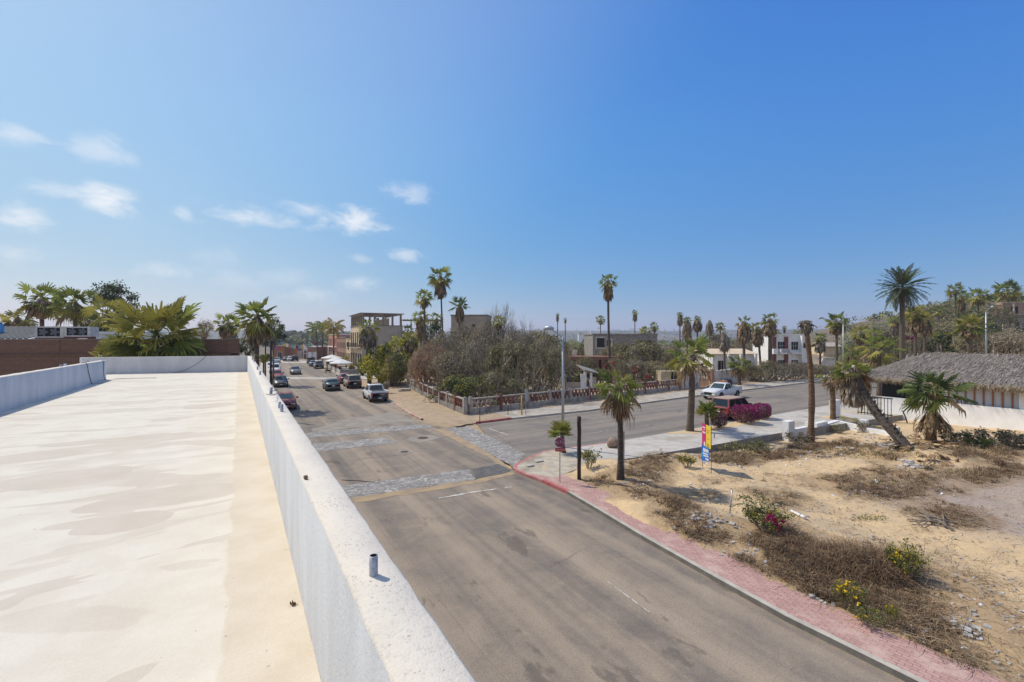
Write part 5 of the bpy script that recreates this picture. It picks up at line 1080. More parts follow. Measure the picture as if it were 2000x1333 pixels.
for k in range(34): bxp('slat', 4.25+k*.5, 4.32+k*.5, .30, .42, 1.753, 3.45, m_terra)
for k in range(4): bxp('post', 3.95+k*4.2, 4.25+k*4.2, .2, .419, 1.753, 3.45, m_white)
ridge, eave, hw = 5.5, 3.32, 5.6
def rf(x, y):          # roof height over the plan: y measured inwards from the wall
    return min(eave+(ridge-eave)*min(1, (y+.28)/(hw+.28)), eave+(ridge-eave)*min(1, (x+2.3)/3.3))
mb = MB(); nx_, ny_ = 40, 14; vs = []
for i in range(nx_+1):
    for j in range(ny_+1):
        x = -2.3+(Lw+2.3)*i/nx_; y = -.28+(2*hw+.56)*j/ny_; yy = y if y <= hw else 2*hw-y; vs.append((x, y*iy, rf(x, yy)+R.uniform(-.05, .05)))
mb.add(vs, [(i*(ny_+1)+j, (i+1)*(ny_+1)+j, (i+1)*(ny_+1)+j+1, i*(ny_+1)+j+1) for i in range(nx_) for j in range(ny_)], 0, True)
for i in range(15000):
    x = R.uniform(-2.3, 13); y = R.uniform(-.33, hw+.3) if R.random() < .93 else R.uniform(hw, 2*hw); yy = y if y <= hw else 2*hw-y
    z = rf(x, yy)+R.uniform(.0, .09); hip = (x+2.3)/3.3 < (yy+.28)/(hw+.28)
    dn = V(-1, R.uniform(-.25,.25), 0) if hip else V(R.uniform(-.25,.25), -1 if y <= hw else 1, 0); dn.normalize(); l = R.uniform(.35, .85); sl_ = .38*(1.9 if hip else 1)
    a = V(x, y*iy, z); b = a+V(dn.x*l, dn.y*l*iy, -l*sl_+R.uniform(-.03,.07)); mb.ribbon([a, b], [R.uniform(.02,.05), .010], 1 if y > -.15 and x > -1.9 else 2, side=V(-dn.y, dn.x*iy, R.uniform(-.4,.4)))
for i in range(3000):
    if R.random() < .8: x = R.uniform(-2.3, 14); y = -.28+R.uniform(-.08, .1); o_ = V(R.uniform(-.06,.06), -R.uniform(0,.10)*iy, 0)
    else: x = -2.3+R.uniform(-.08,.12); y = R.uniform(-.28, 2*hw+.28); o_ = V(-R.uniform(0,.1), R.uniform(-.06,.06), 0)
    a = V(x, y*iy, eave+.05+R.uniform(-.05,.05)); l = R.uniform(.2,.5); mb.ribbon([a, a+o_+V(0,0,-l)], [R.uniform(.04,.09), .015], 2, side=V(1 if abs(o_.y) > abs(o_.x) or True else 0, R.uniform(-.6,.6), 0))
for i in range(500): x = R.uniform(.8, 13); a = V(x, (hw+R.uniform(-.25,.25))*iy, ridge+R.uniform(.0,.12)); mb.ribbon([a, a+V(R.uniform(-.3,.3), R.uniform(-.4,.4), R.uniform(-.2,.02))], [.08,.03], 2)
mb.build('thatch_roof', [m_thatchb, m_thatch, m_thatche], e)
# ------------------------------------------------------------------ low white garden wall by the lot, iron gate
def blockwall(label, segs, name='garden_wall', mat=m_white):
    p0 = G(*segs[0][0]); e = thing(name, label, 'wall', (p0.x, p0.y, 0))
    for nm, a, b, z0, z1, th in [(s[4] if len(s) > 4 else 'panel', s[0], s[1], -1.0, s[2], s[3]) for s in segs]:
        a, b = G(*a)-p0, G(*b)-p0; mb = MB(); dd = b-a; mb.box((a+b)/2+V(0,0,(z0+z1)/2), (max(dd.length, th), th, z1-z0), math.atan2(dd.y, dd.x)); mb.build(nm, mat, e)
    return e
blockwall('short broken white wall stub with a taller pier at the end of the slab', [((1534,852),(1546,850),.98,.42,'pier'),((1547,851),(1575,845),.42,.3),((1576,845),(1581,844),.70,.3,'stump')])
blockwall('low white stepped garden wall under the leaning palm trunk', [((1591,838),(1612,833),.40,.3),((1625,820),(1636,818),1.55,.42,'pier'),((1612,833),(1636,826),.20,.32),((1637,826),(1680,835),.15,.3),((1680,836),(1694,838),.62,.42,'pier'),((1695,839),(1741,848),.12,.3),((1742,849),(1754,851),.55,.42,'pier')])
e = thing('iron_gate', 'dark iron bar gate beside the white thatched hall wall', 'gate', ground_at(G(1676,812)), -.9); 
for k in range(11): mb = MB(); mb.tube([(k*.22,0,0),(k*.22,0,1.55)], .025, 6); mb.build('bar', m_iron, e)
mb = MB(); mb.bx(-.05, 2.3, -.03, .03, 1.5, 1.58); mb.bx(-.05, 2.3, -.03, .03, .15, .22); mb.build('rail', m_iron, e)
e = thing('bamboo_rail', 'fallen bamboo pole rail lying across the garden wall piers', 'rail', V(0,0,0)); mb = MB(); mb.tube([G(1637,812,.55), G(1692,826,.42)], .07, 8); mb.tube([G(1637,816,.3), G(1720,836,.25)], .05, 8); mb.build('pole', M('bamboo', (.26,.22,.10), (.18,.15,.07), 4), e)
# ------------------------------------------------------------------ lamps, signs, posts
def lamp(label, pb, top, Yb, arm, zb=.12, r=.10):
    """pb base point, top = height, arm = vector from pole top to lantern"""
    e = thing('street_lamp', label, 'street lamp', (pb.x, pb.y, zb), 0, 'galvanised street lamps'); mb = MB(); mb.tube([(0,0,-.1),(0,0,top*.5),(0,0,top)], [r, r*.8, r*.6], 10); mb.build('pole', m_galv, e)
    mb = MB(); mb.bx(-r*2, r*2, -r*2, r*2, -.05, .03); mb.build('base_plate', m_galv, e)
    pts = [V(0,0,top-.12), V(arm[0]*.1, arm[1]*.1, top+arm[2]*.08), V(arm[0]*.85, arm[1]*.85, top+arm[2]*.92), V(arm[0], arm[1], top+arm[2])]; mb = MB(); mb.tube(pts, [r*.6, r*.5, r*.42, r*.42], 8); mb.build('arm', m_galv, e)
    c = V(arm[0], arm[1], top+arm[2]); d_ = V(arm[0], arm[1], 0).normalized(); mb = MB(); mb.tube([c-d_*.28+V(0,0,.01), c-d_*.1+V(0,0,.05), c+d_*.2+V(0,0,.03), c+d_*.34-V(0,0,.02)], [.05, .13, .14, .04], 10); mb.build('lantern', m_galv, e)
    mb = MB(); mb.tube([c+d_*.06-V(0,0,.04), c+d_*.06-V(0,0,.13)], [.13, .07], 10); mb.build('lens', m_lampclear, e)
b = G(1099.5, 874, .12); lamp('tall galvanised street lamp at the corner behind the stop sign', b, P(0,659,b.y).z-.12, b.y, (P(1074,0,b.y).x-b.x, .35, .50), r=.10)
b = P(1647, 0, 56); b.z = 0; lamp('galvanised street lamp behind the leaning palm crown', b, P(0,631,56).z-.1, 56, (P(1607,0,56).x-b.x, .3, .55))
b = P(1926, 0, 64); lamp('galvanised street lamp rising behind the thatched roof', b, P(0,608,64).z-.6, 64, (P(1914,0,64).x-b.x, -1.6, .45), zb=.6, r=.13)
p = GL(1093.5, 950); e = thing('stop_sign', 'faded octagonal ALTO stop sign with red plate on a thin pole', 'road sign', p, 0)
k = p.y/F; h = P(0,852,p.y).z-p.z; cz_ = P(0,864,p.y).z-p.z; r_ = 9.8*k; rz_ = .10
m_stop = M('faded_stop_red', (.235,.055,.085), (.19,.05,.075), 3, .6); m_stopw = M('faded_sign_white', (.52,.42,.45), rough=.6); m_redp = M('sign_red', (.38,.02,.02), rough=.5)
mb = MB(); mb.tube([(0,0,-.3),(0,0,h)], .022, 8); mb.build('pole', m_galv, e)
oc = lambda rr, y: [(rr*math.cos(PI/8+PI/4*j), y, cz_+rr*math.sin(PI/8+PI/4*j)) for j in range(8)]
mb = MB(); vs = oc(r_*1.08, -.03)+oc(r_*1.08, -.045); mb.add(vs, [tuple(range(8)), tuple(reversed(range(8, 16)))]+[(j, 8+j, 8+(j+1) % 8, (j+1) % 8) for j in range(8)]); o = mb.build('octagon_plate', m_stop, e); bm_fix(o)
mb = MB(); a_, b_ = oc(r_*1.0, -.048), oc(r_*.95, -.048); mb.add(a_+b_, [(j, 8+j, 8+(j+1) % 8, (j+1) % 8) for j in range(8)]); mb.build('octagon_border', m_stopw, e)
text('lettering', 'ALTO', r_*.80, m_stopw, e, (0, -.05, cz_), (PI/2, 0, 0))
zp = P(0,878.5,p.y).z-p.z; mb = MB(); mb.bx(-9.3*k, 9.3*k, -.045, -.03, zp-3.4*k, zp+3.4*k); mb.build('lower_plate', m_redp, e); text('lettering', '4 ALTOS', r_*.48, M('sign_pale', (.75,.6,.55), rough=.6), e, (0, -.05, zp), (PI/2, 0, 0))
e.rotation_euler.z = math.radians(-3)
p = GL(1131, 937); e = thing('wooden_post', 'thick dark timber post without wires beside the stop sign', 'post', p); h = P(0,814,p.y).z-p.z; mb = MB(); pts = [V(R.gauss(0,.006), R.gauss(0,.006), h*j/9) for j in range(10)]; pts[0].z = -.3; mb.tube(pts, [.088*R.uniform(.93,1.06) for _ in pts], 10); mb.build('shaft', m_post, e); mb = MB(); mb.tube([(0,0,h*.6),(0,0,h*.61)], [.097,.097], 10); mb.build('band', m_trim, e)
p = GL(1217, 922); e = thing('white_stake', 'slim white painted board standing behind the yellowing palm trunk', 'stake', p); h = P(0,843,p.y).z-p.z; mb = MB(); mb.box((0,0,h/2-.1), (.13,.05,h+.2)); mb.build('board', m_white_old, e); mb = MB(); mb.box((0,-.035,h-.05), (.13,.02,.08)); mb.build('cap', m_galv, e)
p = GL(1395, 868); e = thing('blue_grey_stake', 'short blue grey pipe standing on the slab edge behind the banner', 'stake', (p.x, p.y, .13)); h = P(0,845,p.y).z-.13; mb = MB(); mb.tube([(0,0,-.1),(0,0,h)], .035, 8); mb.build('pipe', M('bluegrey_pipe', (.13,.15,.20), rough=.6), e)
p = GL(1424, 1006); e = thing('metal_stake', 'leaning grey metal stake in the dry brush near the bougainvillea', 'stake', p); q = P(1430, 957, p.y+.05)-p; mb = MB(); mb.tube([V(0,0,-.2), q], .022, 8); mb.build('rod', m_galv, e)
p = GL(1773, 827); e = thing('leaning_stick', 'dark crooked stick leaning in front of the white hall wall', 'stick', p); q = P(1763, 803, p.y)-p; mb = MB(); mb.tube([V(0,0,-.1), q*.5+V(.02,0,0), q], .045, 6); mb.build('branch', m_post, e)
p = GL(1575, 1012); e = thing('pvc_pipe', 'broken white plastic pipe lying on the sand', 'pipe', p); mb = MB(); a, b = GL(1545,1001), GL(1563,1010); mb.tube([a-p+V(0,0,.05), b-p+V(0,0,.05)], .055, 10, cap=False); mb.tube([b-p+V(.02,-.01,.05), GL(1574,1015)-p+V(0,0,.05)], .06, 10); mb.build('tube', m_pvc, e)
# yellow post and back of sign at the far corner
p = G(1019, 811, .13); e = thing('yellow_post', 'thin yellow post on the shaded far sidewalk', 'post', p); h = P(0,772,p.y).z-.13; mb = MB(); mb.tube([(0,0,-.1),(0,0,h)], .06, 8); mb.build('shaft', M('yellow_paint', (.55,.34,.04), rough=.6), e); mb = MB(); mb.bx(-.06,.06,-.02,.02,h,h+.05); mb.build('cap', m_trim, e)
p = G(1027, 811, .13); e = thing('road_sign_back', 'grey back of a narrow road sign beside the yellow post', 'road sign', p); h = P(0,761,p.y).z-.13; mb = MB(); mb.tube([(0,0,-.1),(0,0,h)], .025, 8); mb.build('pole', m_galv, e); mb = MB(); mb.bx(-.06,.16,-.02,.02,h-1.0,h); mb.build('plate', m_galv, e)
for (px, pyb, pyt, lb) in ((937,826,778,'slim dark pole at the red kerb of the far corner'),(992,812,794,'short pale leaning stick on the far sidewalk')): p = G(px, pyb, .1); e = thing('thin_pole', lb, 'pole', p); h = P(0,pyt,p.y).z-.1; mb = MB(); mb.tube([(0,0,-.1),(.02,0,h)], .03, 6); mb.build('shaft', m_asphpole, e)
# dark poles on the left sidewalk
for (px, pyt, Y, r, lb) in ((529,664,37,.085,'thick dark utility pole rising beyond the parapet'),(518.5,668,44,.06,'thinner dark pole left of the thick one')):
    p = P(px, 0, Y); e = thing('utility_pole', lb, 'utility pole', (p.x, Y, .1)); h = P(0,pyt,Y).z-.1; mb = MB(); mb.tube([(0,0,-.1),(0,0,h)], [r*1.15, r*.9], 10); mb.build('shaft', m_asphpole, e); mb = MB(); mb.tube([(.02,-.1,.5),(.02,-.1,h*.9)], .02, 6); mb.build('conduit', m_trim, e)
    mb = MB(); mb.bx(-.35,.35,-.04,.04,h-.25,h-.17); mb.build('cross_arm', m_asphpole, e)
# roadside banner
a, b = GL(1371.5, 914), GL(1388.5, 926); e = thing('roadside_banner', 'magenta, yellow and blue advertising banner on two thin rods', 'banner', a); d_ = b-a; d_.z = 0; L = d_.length; u = d_.normalized(); e.rotation_euler.z = math.atan2(u.y, u.x)
kA = a.y/F; zt = P(0,826,a.y).z-a.z; zm = P(0,868,a.y).z-a.z; zl = P(0,900,a.y).z-a.z
zt2 = P(0,834,b.y).z-a.z; zm2 = P(0,878,b.y).z-a.z; zl2 = P(0,903,b.y).z-a.z
for x in (0, L): mb = MB(); mb.tube([(x,.02,-.3),(x,.02,zt2+.05 if x else zt)], .014, 6); mb.build('rod', m_wood, e)
def quad(nm, x0, x1, za0, za1, zb0, zb1, mat, y=0.0): mb = MB(); mb.slab4([(x0,y,za0),(x1,y,zb0),(x1,y,zb1),(x0,y,za1)], .012); return mb.build(nm, mat, e)
f_ = lambda x, l, r: l+(r-l)*x/L
xm = L*.48; quad('magenta_panel', 0, xm, zm, zt, f_(xm,zm,zm2), f_(xm,zt,zt2), M('magenta_print', (.48,.03,.16), rough=.6)); quad('yellow_panel', xm+.003, L, f_(xm,zm,zm2), f_(xm,zt,zt2), zm2, zt2, M('yellow_print', (.75,.52,.05), rough=.6))
xb = L*.82; quad('blue_panel', -.05, xb, zl, zm-.01, f_(xb,zl,zl2), f_(xb,zm,zm2)-.01, M('blue_print', (.02,.12,.50), (.03,.30,.55), 2.5, .6, stretch=(.3,.3,1)))
m_ink = M('white_print', (.8,.78,.78), rough=.6); m_ink2 = M('olive_print', (.35,.26,.04), rough=.6)
for (x0, x1, v, hh, mt, pn) in ((.10,.42,.83,.035,m_ink,'u'),(.22,.32,.72,.03,m_ink,'u'),(.10,.44,.60,.045,m_ink,'u'),(.58,.88,.78,.03,m_ink2,'u'),(.62,.86,.68,.03,m_ink2,'u'),(.64,.84,.40,.025,m_ink2,'u'),(.25,.42,.08,.14,m_ink,'u'),(.62,.85,.08,.12,m_ink2,'u'),(.16,.78,.72,.09,m_ink,'l'),(.12,.70,.50,.04,m_ink,'l'),(.20,.78,.36,.04,m_ink,'l'),(.45,.80,.15,.06,m_ink,'l')):
    mb = MB(); x0_, x1_ = L*x0, L*x1; n = max(2, int((x1_-x0_)/.09)); zf = lambda x: (f_(x, zm, zm2)+(f_(x, zt, zt2)-f_(x, zm, zm2))*v) if pn == 'u' else (f_(x, zl, zl2)+(f_(x, zm, zm2)-f_(x, zl, zl2))*v)
    for j in range(n):
        x = x0_+(x1_-x0_)*j/n; w_ = (x1_-x0_)/n*.72; mb.bx(x, x+w_, -.020, -.0125, zf(x)-hh*R.uniform(.6,1), zf(x)+hh*R.uniform(.6,1))
    mb.build('print_mark', mt, e)
# ------------------------------------------------------------------ palms
BIG = 'fan palms along the near street'
palm('huge bushy fan palm right behind the end parapet wall', 305, 655, 28.5, 96, 0, .22, crown='full', group=None, zsc=.95, mats='y')
palm('small green palm tuft low beside the huge bushy palm', 203, 700, 27.5, 34, 0, .12, crown='up', group=None, mats='y')
palm('fan palm with thick brown skirt behind the left condenser unit', 82, 585, 52, 43, 42, .2, skw=40)
palm('fan palm behind the gap of the two condensers with a ragged skirt', 147, 592, 50, 45, 38, .2, skw=30)
palm('yellowish fan palm left of the huge bushy palm', 210, 612, 46, 42, 30, .2, mats='y', skw=24)
palm('small fan palm at the far left above the metal roof', 35, 620, 60, 32, 14, .17, skw=14, crown='droop', mats='g')
palm('low fan palm with skirt above the right end of the brick building', 445, 632, 57, 28, 38, .17, skw=30)
palm('large fan palm on the left sidewalk with heavy skirt beside the dark poles', 502, 618, 43, 44, 62, .2, skw=36, crown='full')
b = G(722, 750); palm('skirted palm with few leaves standing on the dirt verge behind the gold car', 718, 640, b.y, 26, 46, .22, base=b, crown='wild', skm='g', skw=34, group=None, bend=(-.15,0,0))
palm('tallest palm of the trio behind the thicket, slender with a long skirt', 860, 541, 75, 29, 48, .14, skw=24, crown='mid', base=V(P(868,0,75).x,75,0))
palm('middle height palm left of the tallest one of the trio', 828, 579, 72, 22, 28, .14, skw=16, base=V(P(831,0,72).x,72,0))
palm('palm with upswept leaves in front of the tall beige house block', 898, 596, 68, 24, 40, .16, skw=18, crown='up', mats='d')
palm('palm with blackened skirt beneath the middle height palm', 822, 620, 80, 20, 50, .15, skw=22)
palm('yellow green palm with brown skirt rising from the leafy green trees', 803, 660, 65, 20, 34, .16, mats='y', skw=26)
palm('small dense palm behind the timber pergola', 853, 622, 97, 16, 10, .13, skw=10)
palm('small dark palm left of the timber pergola posts', 797, 645, 96, 16, 0, .13, mats='d')
palm('palm half sunk in the bare thicket right of the beige house block', 973, 628, 62, 17, 20, .14, skw=14, mats='y')
palm('slim lone palm in the middle, twice as tall as its neighbours', 1188, 549, 65, 21, 44, .17, base=V(P(1194,0,65).x,65,0), skw=19, trunk=m_barkd, bend=(-.15,0,0))
palm('nearly dead pole palm left of the slim lone palm, the taller of the pair', 1089, 614, 140, 5, 17, .15, skw=6, crown='few')
palm('nearly dead pole palm left of the slim lone palm, the shorter of the pair', 1104, 624, 150, 5, 9, .15, skw=5, crown='few')
palm('small round crowned palm behind the slim lone palm', 1173, 624, 150, 11, 12, .16, skw=8)
palm('small tall palm above the unfinished concrete house', 1240, 611, 140, 8, 20, .14, skw=9)
palm('bushy low palm behind the flat roof of the unfinished concrete house', 1260, 648, 112, 15, 0, .14, mats='y', crown='full')
palm('palm with dark skirt at the right end of the unfinished concrete house roof', 1278, 637, 112, 11, 14, .14, skw=9)
palm('leftmost palm of the skirted cluster, with a small tuft', 1328, 615, 110, 8, 25, .14, skw=11)
palm('second palm of the skirted cluster, with the broadest skirt', 1342, 626, 100, 11, 44, .16, skw=18)
palm('third palm of the skirted cluster, egg shaped skirt and small green tuft', 1362, 623, 100, 9, 29, .16, skw=19)
palm('headless palm that is only a grey column of dead leaves', 1386, 627, 95, 0, 33, .18, skw=15, skm='g', crown='few')
palm('low green palm just right of the headless grey column', 1407, 637, 102, 12, 8, .14, skw=8)
b = V(P(1415,0,70).x, 70, 0); palm('grey palm with a long dead skirt and hardly any leaves by the bungalow', 1415, 652, 70, 8, 40, .17, base=b, skm='g', skw=19, crown='few', mats='b')
palm('palm with wide dark skirt in front of the bungalow roof', 1453, 630, 72, 20, 46, .2, skw=26, crown='wild')
palm('slightly leaning palm between two skirted palms by the white house', 1480, 640, 75, 17, 42, .17, skw=22, base=V(P(1487,0,75).x,75,0), mats='y')
palm('thick trunked skirted palm touching the white two storey house', 1504, 624, 70, 18, 38, .27, skw=24, trunk=m_bark)
palm('tiny far palm above the white two storey house roof', 1532, 640, 165, 5, 12, .14, skw=5)
palm('small palm crown peeking behind the thick trunked skirted palm', 1517, 649, 118, 9, 8, .14, skw=7)
palm('green palm tuft just above the roof of the white two storey house', 1558, 652, 112, 10, 0, .14, mats='y')
b = G(1444, 752, .1); palm('short yellowish palm on the far sidewalk next to the stucco wall', 1444, 711, b.y, 25, 0, .2, base=b, crown='droop', mats='y', group=None, trunk=m_bark)
b = G(1347, 842, .13); palm('sturdy green palm at the kerb with stubbly trunk', 1352, 693, b.y, 54, 14, .21, base=b, crown='wild', mats='g', group=None, trunk=m_bark, skw=16, bend=(.05,0,0), skm='g')
b = GL(1212, 934); palm('yellowing palm with drooping dry leaves in the empty lot near the corner', 1209, 756, b.y, 52, 74, .125, base=b, crown='droop', mats='y', skm='d', skw=22, group=None, trunk=m_barkd, bend=(.03,0,0))
b = G(1381, 838, .13); palm('young palm with upright green fan leaves beside the small bougainvillea', 1380, 806, b.y, 27, 8, .14, base=b, crown='tiny', group=None, skw=8)
b = G(1101, 884, .13); palm('tiny bright green palm at the corner kerb behind the stop sign', 1097, 846, b.y, 30, 0, .11, base=b, crown='tiny', group=None, mats='y', trunk=m_barkd)
b = G(1582.5, 862, -.3); b.z = -.3
e = thing('dead_palm', 'bare reddish palm trunk with only a withered grey head', 'palm', (b.x, b.y, gz(b.x, b.y)), 0); top = P(1574, 640, b.y)-e.location
palm_trunk((0,0,0), top, .20, .15, m_barkb, e, bend=(.22,0,0), rings=22, rough=.09)
inst('skirt', skirt_mesh('dead', [m_skg, m_sk], n=160, seed=9, top=.25, bulge=.34, end=.1), e, top+V(0,0,.42), 0, (.95,.95,1.0)); inst('crown', fan_crown('dead', 14, -.9, .5, 7, droop=1.6, seed=4, mats='b', dead=1, yel=0), e, top+V(0,0,.35), 0, (.75,.75,.6))
# leaning palm
b = GL(1776, 878); e = thing('leaning_palm', 'leaning palm with dark scaly trunk and large dead skirt by the white garden wall', 'palm', b, 0); top = P(1661, 722, b.y+3.4)-b
pts = [V(0,0,-.2), top*.22+V(0,0,-.25), top*.5+V(0,0,-.5), top*.75+V(0,0,-.35), top]; mb = MB(); cp = curve(pts, 5); mb.tube(cp, [.30-.13*i/len(cp)+R.uniform(-.02,.02) for i in range(len(cp))], 9)
for i in range(170):
    u = R.uniform(.08, .9); p = cp[int(u*(len(cp)-1))]; a = R.uniform(0, 6.28); dd = V(math.cos(a)*.7, -abs(math.sin(a))*.5, math.sin(a)*.8+.3).normalized(); q = p+dd*.16; mb.ribbon([q, q+dd*R.uniform(.1,.26)+V(-.05,0,.05)], [.10, .03])
mb.build('trunk', m_barkd, e)
kk = (b.y+3.4)/F; inst('crown', fan_crown('lean', 22, -.75, 1.1, 14, droop=1.2, seed=31, mats='y', dead=.3, yel=.4), e, top, .7, (48*kk, 48*kk, 40*kk)); inst('skirt', skirt_mesh('lean', [m_skg, m_pb], n=260, seed=41, bulge=.34), e, top+V(.3,0,.1), 0, (1.9*1.15,1.9*1.15,88*kk))
e = thing('dead_palm_stump', 'short dry palm trunk with hanging brown leaves behind the leaning palm crown', 'palm', ground_at(P(1627, 790, 36)), 0); top = P(1626, 733, 36)-e.location; palm_trunk((0,0,0), top, .2, .17, m_barkb, e); inst('crown', fan_crown('dead2', 12, -1.2, .3, 9, droop=1.6, seed=14, mats='y', dead=.6, yel=.3), e, top, 0, (1.5,1.5,1.2))
b = GL(1818, 864); palm('stocky green fan palm with dead leaves fallen round its base by the hall', 1826, 760, b.y, 62, 0, .22, base=b, crown='mid', mats='d', group=None, trunk=m_barkb, zsc=.8)
e = bpy.data.objects[[o.name for o in C.objects if o.get('label', '').startswith('stocky green fan palm')][0]]
inst('skirt', skirt_mesh('fall', [m_pb, m_straw], n=130, seed=51, top=.25, bulge=.62, end=.5, inner=False), e, V(.1,0,1.9), 0, (1.5,1.5,1.9))
palm('palm with thick brown skirt beside the farther lamp post', 1634, 628, 70, 23, 30, .19, skw=26)
palm('grey palm with withered skirt right of the dead reddish trunk', 1602, 660, 85, 14, 34, .16, skm='g', skw=18)
palm('yellowish palm at the foot of the hill, first right of the farther lamp', 1680, 650, 80, 21, 26, .18, mats='y', skw=22)
palm('palm with upright spears left of the date palm', 1706, 652, 86, 19, 22, .18, skw=18)
palm('short green palm in front of the white scrawled wall', 1717, 680, 52, 40, 0, .22, crown='wild', group=None, mats='g')
palm('yellow green palm tuft left of the short green palm', 1664, 690, 62, 22, 0, .16, crown='droop', mats='y')
palm('golden palm with brown skirt right of the date palm trunk', 1788, 614, 62, 23, 42, .18, mats='y', skw=26)
palm('darker twin right behind the golden palm', 1806, 622, 66, 19, 38, .18, mats='y', skw=22)
palm('palm with grey hanging skirt left of the date palm trunk', 1748, 626, 76, 15, 34, .16, skm='g', skw=16)
palm('big round palm with dark skirt and thick trunk left of the lamp behind the thatch', 1894, 634, 60, 27, 30, .3, crown='full', mats='y', skw=32)
palm('slender hill palm, left one of the tall pair on the ridge', 1866, 566, 110, 19, 12, .16, skw=9)
palm('skirted hill palm, right one of the tall pair on the ridge', 1877, 578, 112, 15, 34, .18, skw=13)
palm('dense low palm on the ridge between the tall pair and the last palm', 1911, 578, 116, 22, 20, .2, crown='full', skw=18)
palm('broad palm on the ridge above the hillside house', 1968, 566, 128, 25, 0, .22, crown='full')
palm('small palm on the slope below the ridge pair', 1833, 606, 128, 13, 8, .15, skw=9)
palm('small palm left of the pale rocks on the slope', 1786, 626, 118, 14, 0, .16, crown='full', mats='y')
# feather palms
date = feather_crown('date', 64, -1.15, 1.45, .75, 26, [m_pgd, M('date_grey_green', (.12,.13,.075), (.085,.10,.055), 1.5, .6, trans=.2, isl=.4), m_pb], seed=3, lw=.19, hang=.12, yel=.55)
feather('tall date palm with arching feathery fronds and plain trunk', 'date_palm', 1762, 563, 60, 50, .30, date, m_bark)
coco = feather_crown('coco', 20, -.75, 1.2, 1.5, 22, [m_py, M('golden_frond', (.42,.28,.035), (.30,.20,.03), 1.2, .6, trans=.3, isl=.3), m_pb], seed=6, lw=.24, hang=.9, yel=.6)
cocog = feather_crown('cocog', 18, -.6, 1.3, 1.4, 22, [m_pg, m_py, m_pb], seed=8, lw=.24, hang=.8, yel=.35)
for (px, py, Y, r, lb, mm, bx_) in ((617,642,112,25,'greener coconut palm, left of the three by the salmon house',cocog,622),(630,636,118,20,'dark upright coconut palm in the middle of the three by the salmon house',cocog,630),(652,640,108,28,'golden coconut palm, right of the three by the salmon house',coco,651)):
    feather(lb, 'coconut_palm', px, py, Y, r, .17, mm, m_bark, base=V(P(bx_,0,Y).x, Y, 0), group='coconut palms by the salmon house')
# banana-like clump by the dark poles
e = thing('broad_leaf_plant', 'bright yellow green broad leaved plant between the skirted palm and the dark poles', 'plant', (P(514,0,42).x, 42, .1)); mb = MB(); mb.tube([(0,0,-.1),(.05,0,4.2)], [.12,.08], 8); mb.build('stem', m_pb, e); mb = MB()
for k in range(9):
    a = k*.75; d_ = V(math.cos(a), math.sin(a), R.uniform(.6,1.6)).normalized(); s = V(.03,0,4.1); mb.ribbon([s, s+d_*.7, s+d_*1.25+V(0,0,-.15), s+d_*1.5+V(0,0,-.6)], [.06,.42,.36,.04], 0)
mb.build('foliage', m_py, e)
# ------------------------------------------------------------------ trees and shrubs
cr_dark = [leaf_crown('dark%d' % i, [m_ld, m_ld, m_lg], 3000, 26, .085, i+1) for i in range(2)]
cr_green = [leaf_crown('green%d' % i, [m_lg, m_ly, m_ld], 3200, 30, .08, i+5) for i in range(2)]
cr_yel = [leaf_crown('yel%d' % i, [m_ly, m_ly, m_ly, m_lg], 3600, 34, .085, i+9) for i in range(2)]
cr_ol = [leaf_crown('ol%d' % i, [m_lo, m_lo, m_lb], 2600, 30, .07, i+13) for i in range(3)]
cr_ru = leaf_crown('rust', [m_lr, m_lr, m_lb], 3000, 30, .07, 21)
tree('dark_tree', 'dark round tree behind the left palms', 230, 580, 64, 44, 34, cr_dark[0], seed=1)
tree('dark_tree', 'dark tree behind the large skirted palm on the left sidewalk', 533, 650, 64, 30, 34, cr_dark[1])
tree('dark_tree', 'dark low tree between the brick building end and the large skirted palm', 484, 680, 60, 22, 24, cr_dark[0]); tree('garden_tree', 'pale round tree just right of the huge bushy palm', 398, 645, 72, 24, 24, cr_ol[0]); tree('garden_tree', 'leafy tree hidden behind the second and third left palms', 190, 630, 60, 40, 28, cr_green[0]); tree('garden_tree', 'leafy tree peeking out below the leftmost palm', 60, 645, 66, 40, 18, cr_dark[1])
tree('leafy_tree', 'bright yellow green leafy tree against the grey side wall of the cream building', 780, 702, 66, 52, 46, cr_yel[0]); tree('leafy_tree', 'darker green tree at the street edge right of the skirted verge palm', 744, 712, 64, 38, 46, cr_yel[1])
tree('leafy_tree', 'low yellow green leafy tree right at the verge behind the white pickup', 765, 728, 62, 34, 26, cr_yel[0]); tree('leafy_tree', 'deep green bush tree left of the skirted verge palm', 708, 716, 78, 14, 24, cr_green[1]); tree('leafy_tree', 'brown tinged leafy tree in the middle of the green clump', 772, 718, 61, 34, 34, leaf_crown('bt', [m_lb, m_lo, m_lg], 2600, 28, .075, 33)); tree('leafy_tree', 'dark green tree behind the blackened palm skirt', 838, 650, 84, 34, 26, cr_dark[0]); tree('leafy_tree', 'light green tree top left of the timber pergola', 800, 668, 82, 22, 18, cr_yel[1])
T = {}
T['brown'] = [twig_mesh('b%d' % i, [m_twig, m_limb], 10, i+1, 4, 1.15, 4, 2300, [m_lb, m_lo, m_lo, m_twig], .034, rounded=True) for i in range(4)]
T['rust'] = [twig_mesh('r%d' % i, [m_twigr, m_twig], 10, i+11, 4, 1.2, 4, 3000, [m_lr, m_lb], .032, rounded=True) for i in range(2)]
T['bare'] = [twig_mesh('n%d' % i, [m_twig, m_limb], 7, i+21, 4, .8, 4) for i in range(2)]
T['olive'] = [twig_mesh('o%d' % i, [m_twig, m_limb], 9, i+31, 4, 1.15, 3, 3200, [m_lo, m_lg, m_lo, m_lb], .042, rounded=True) for i in range(4)]
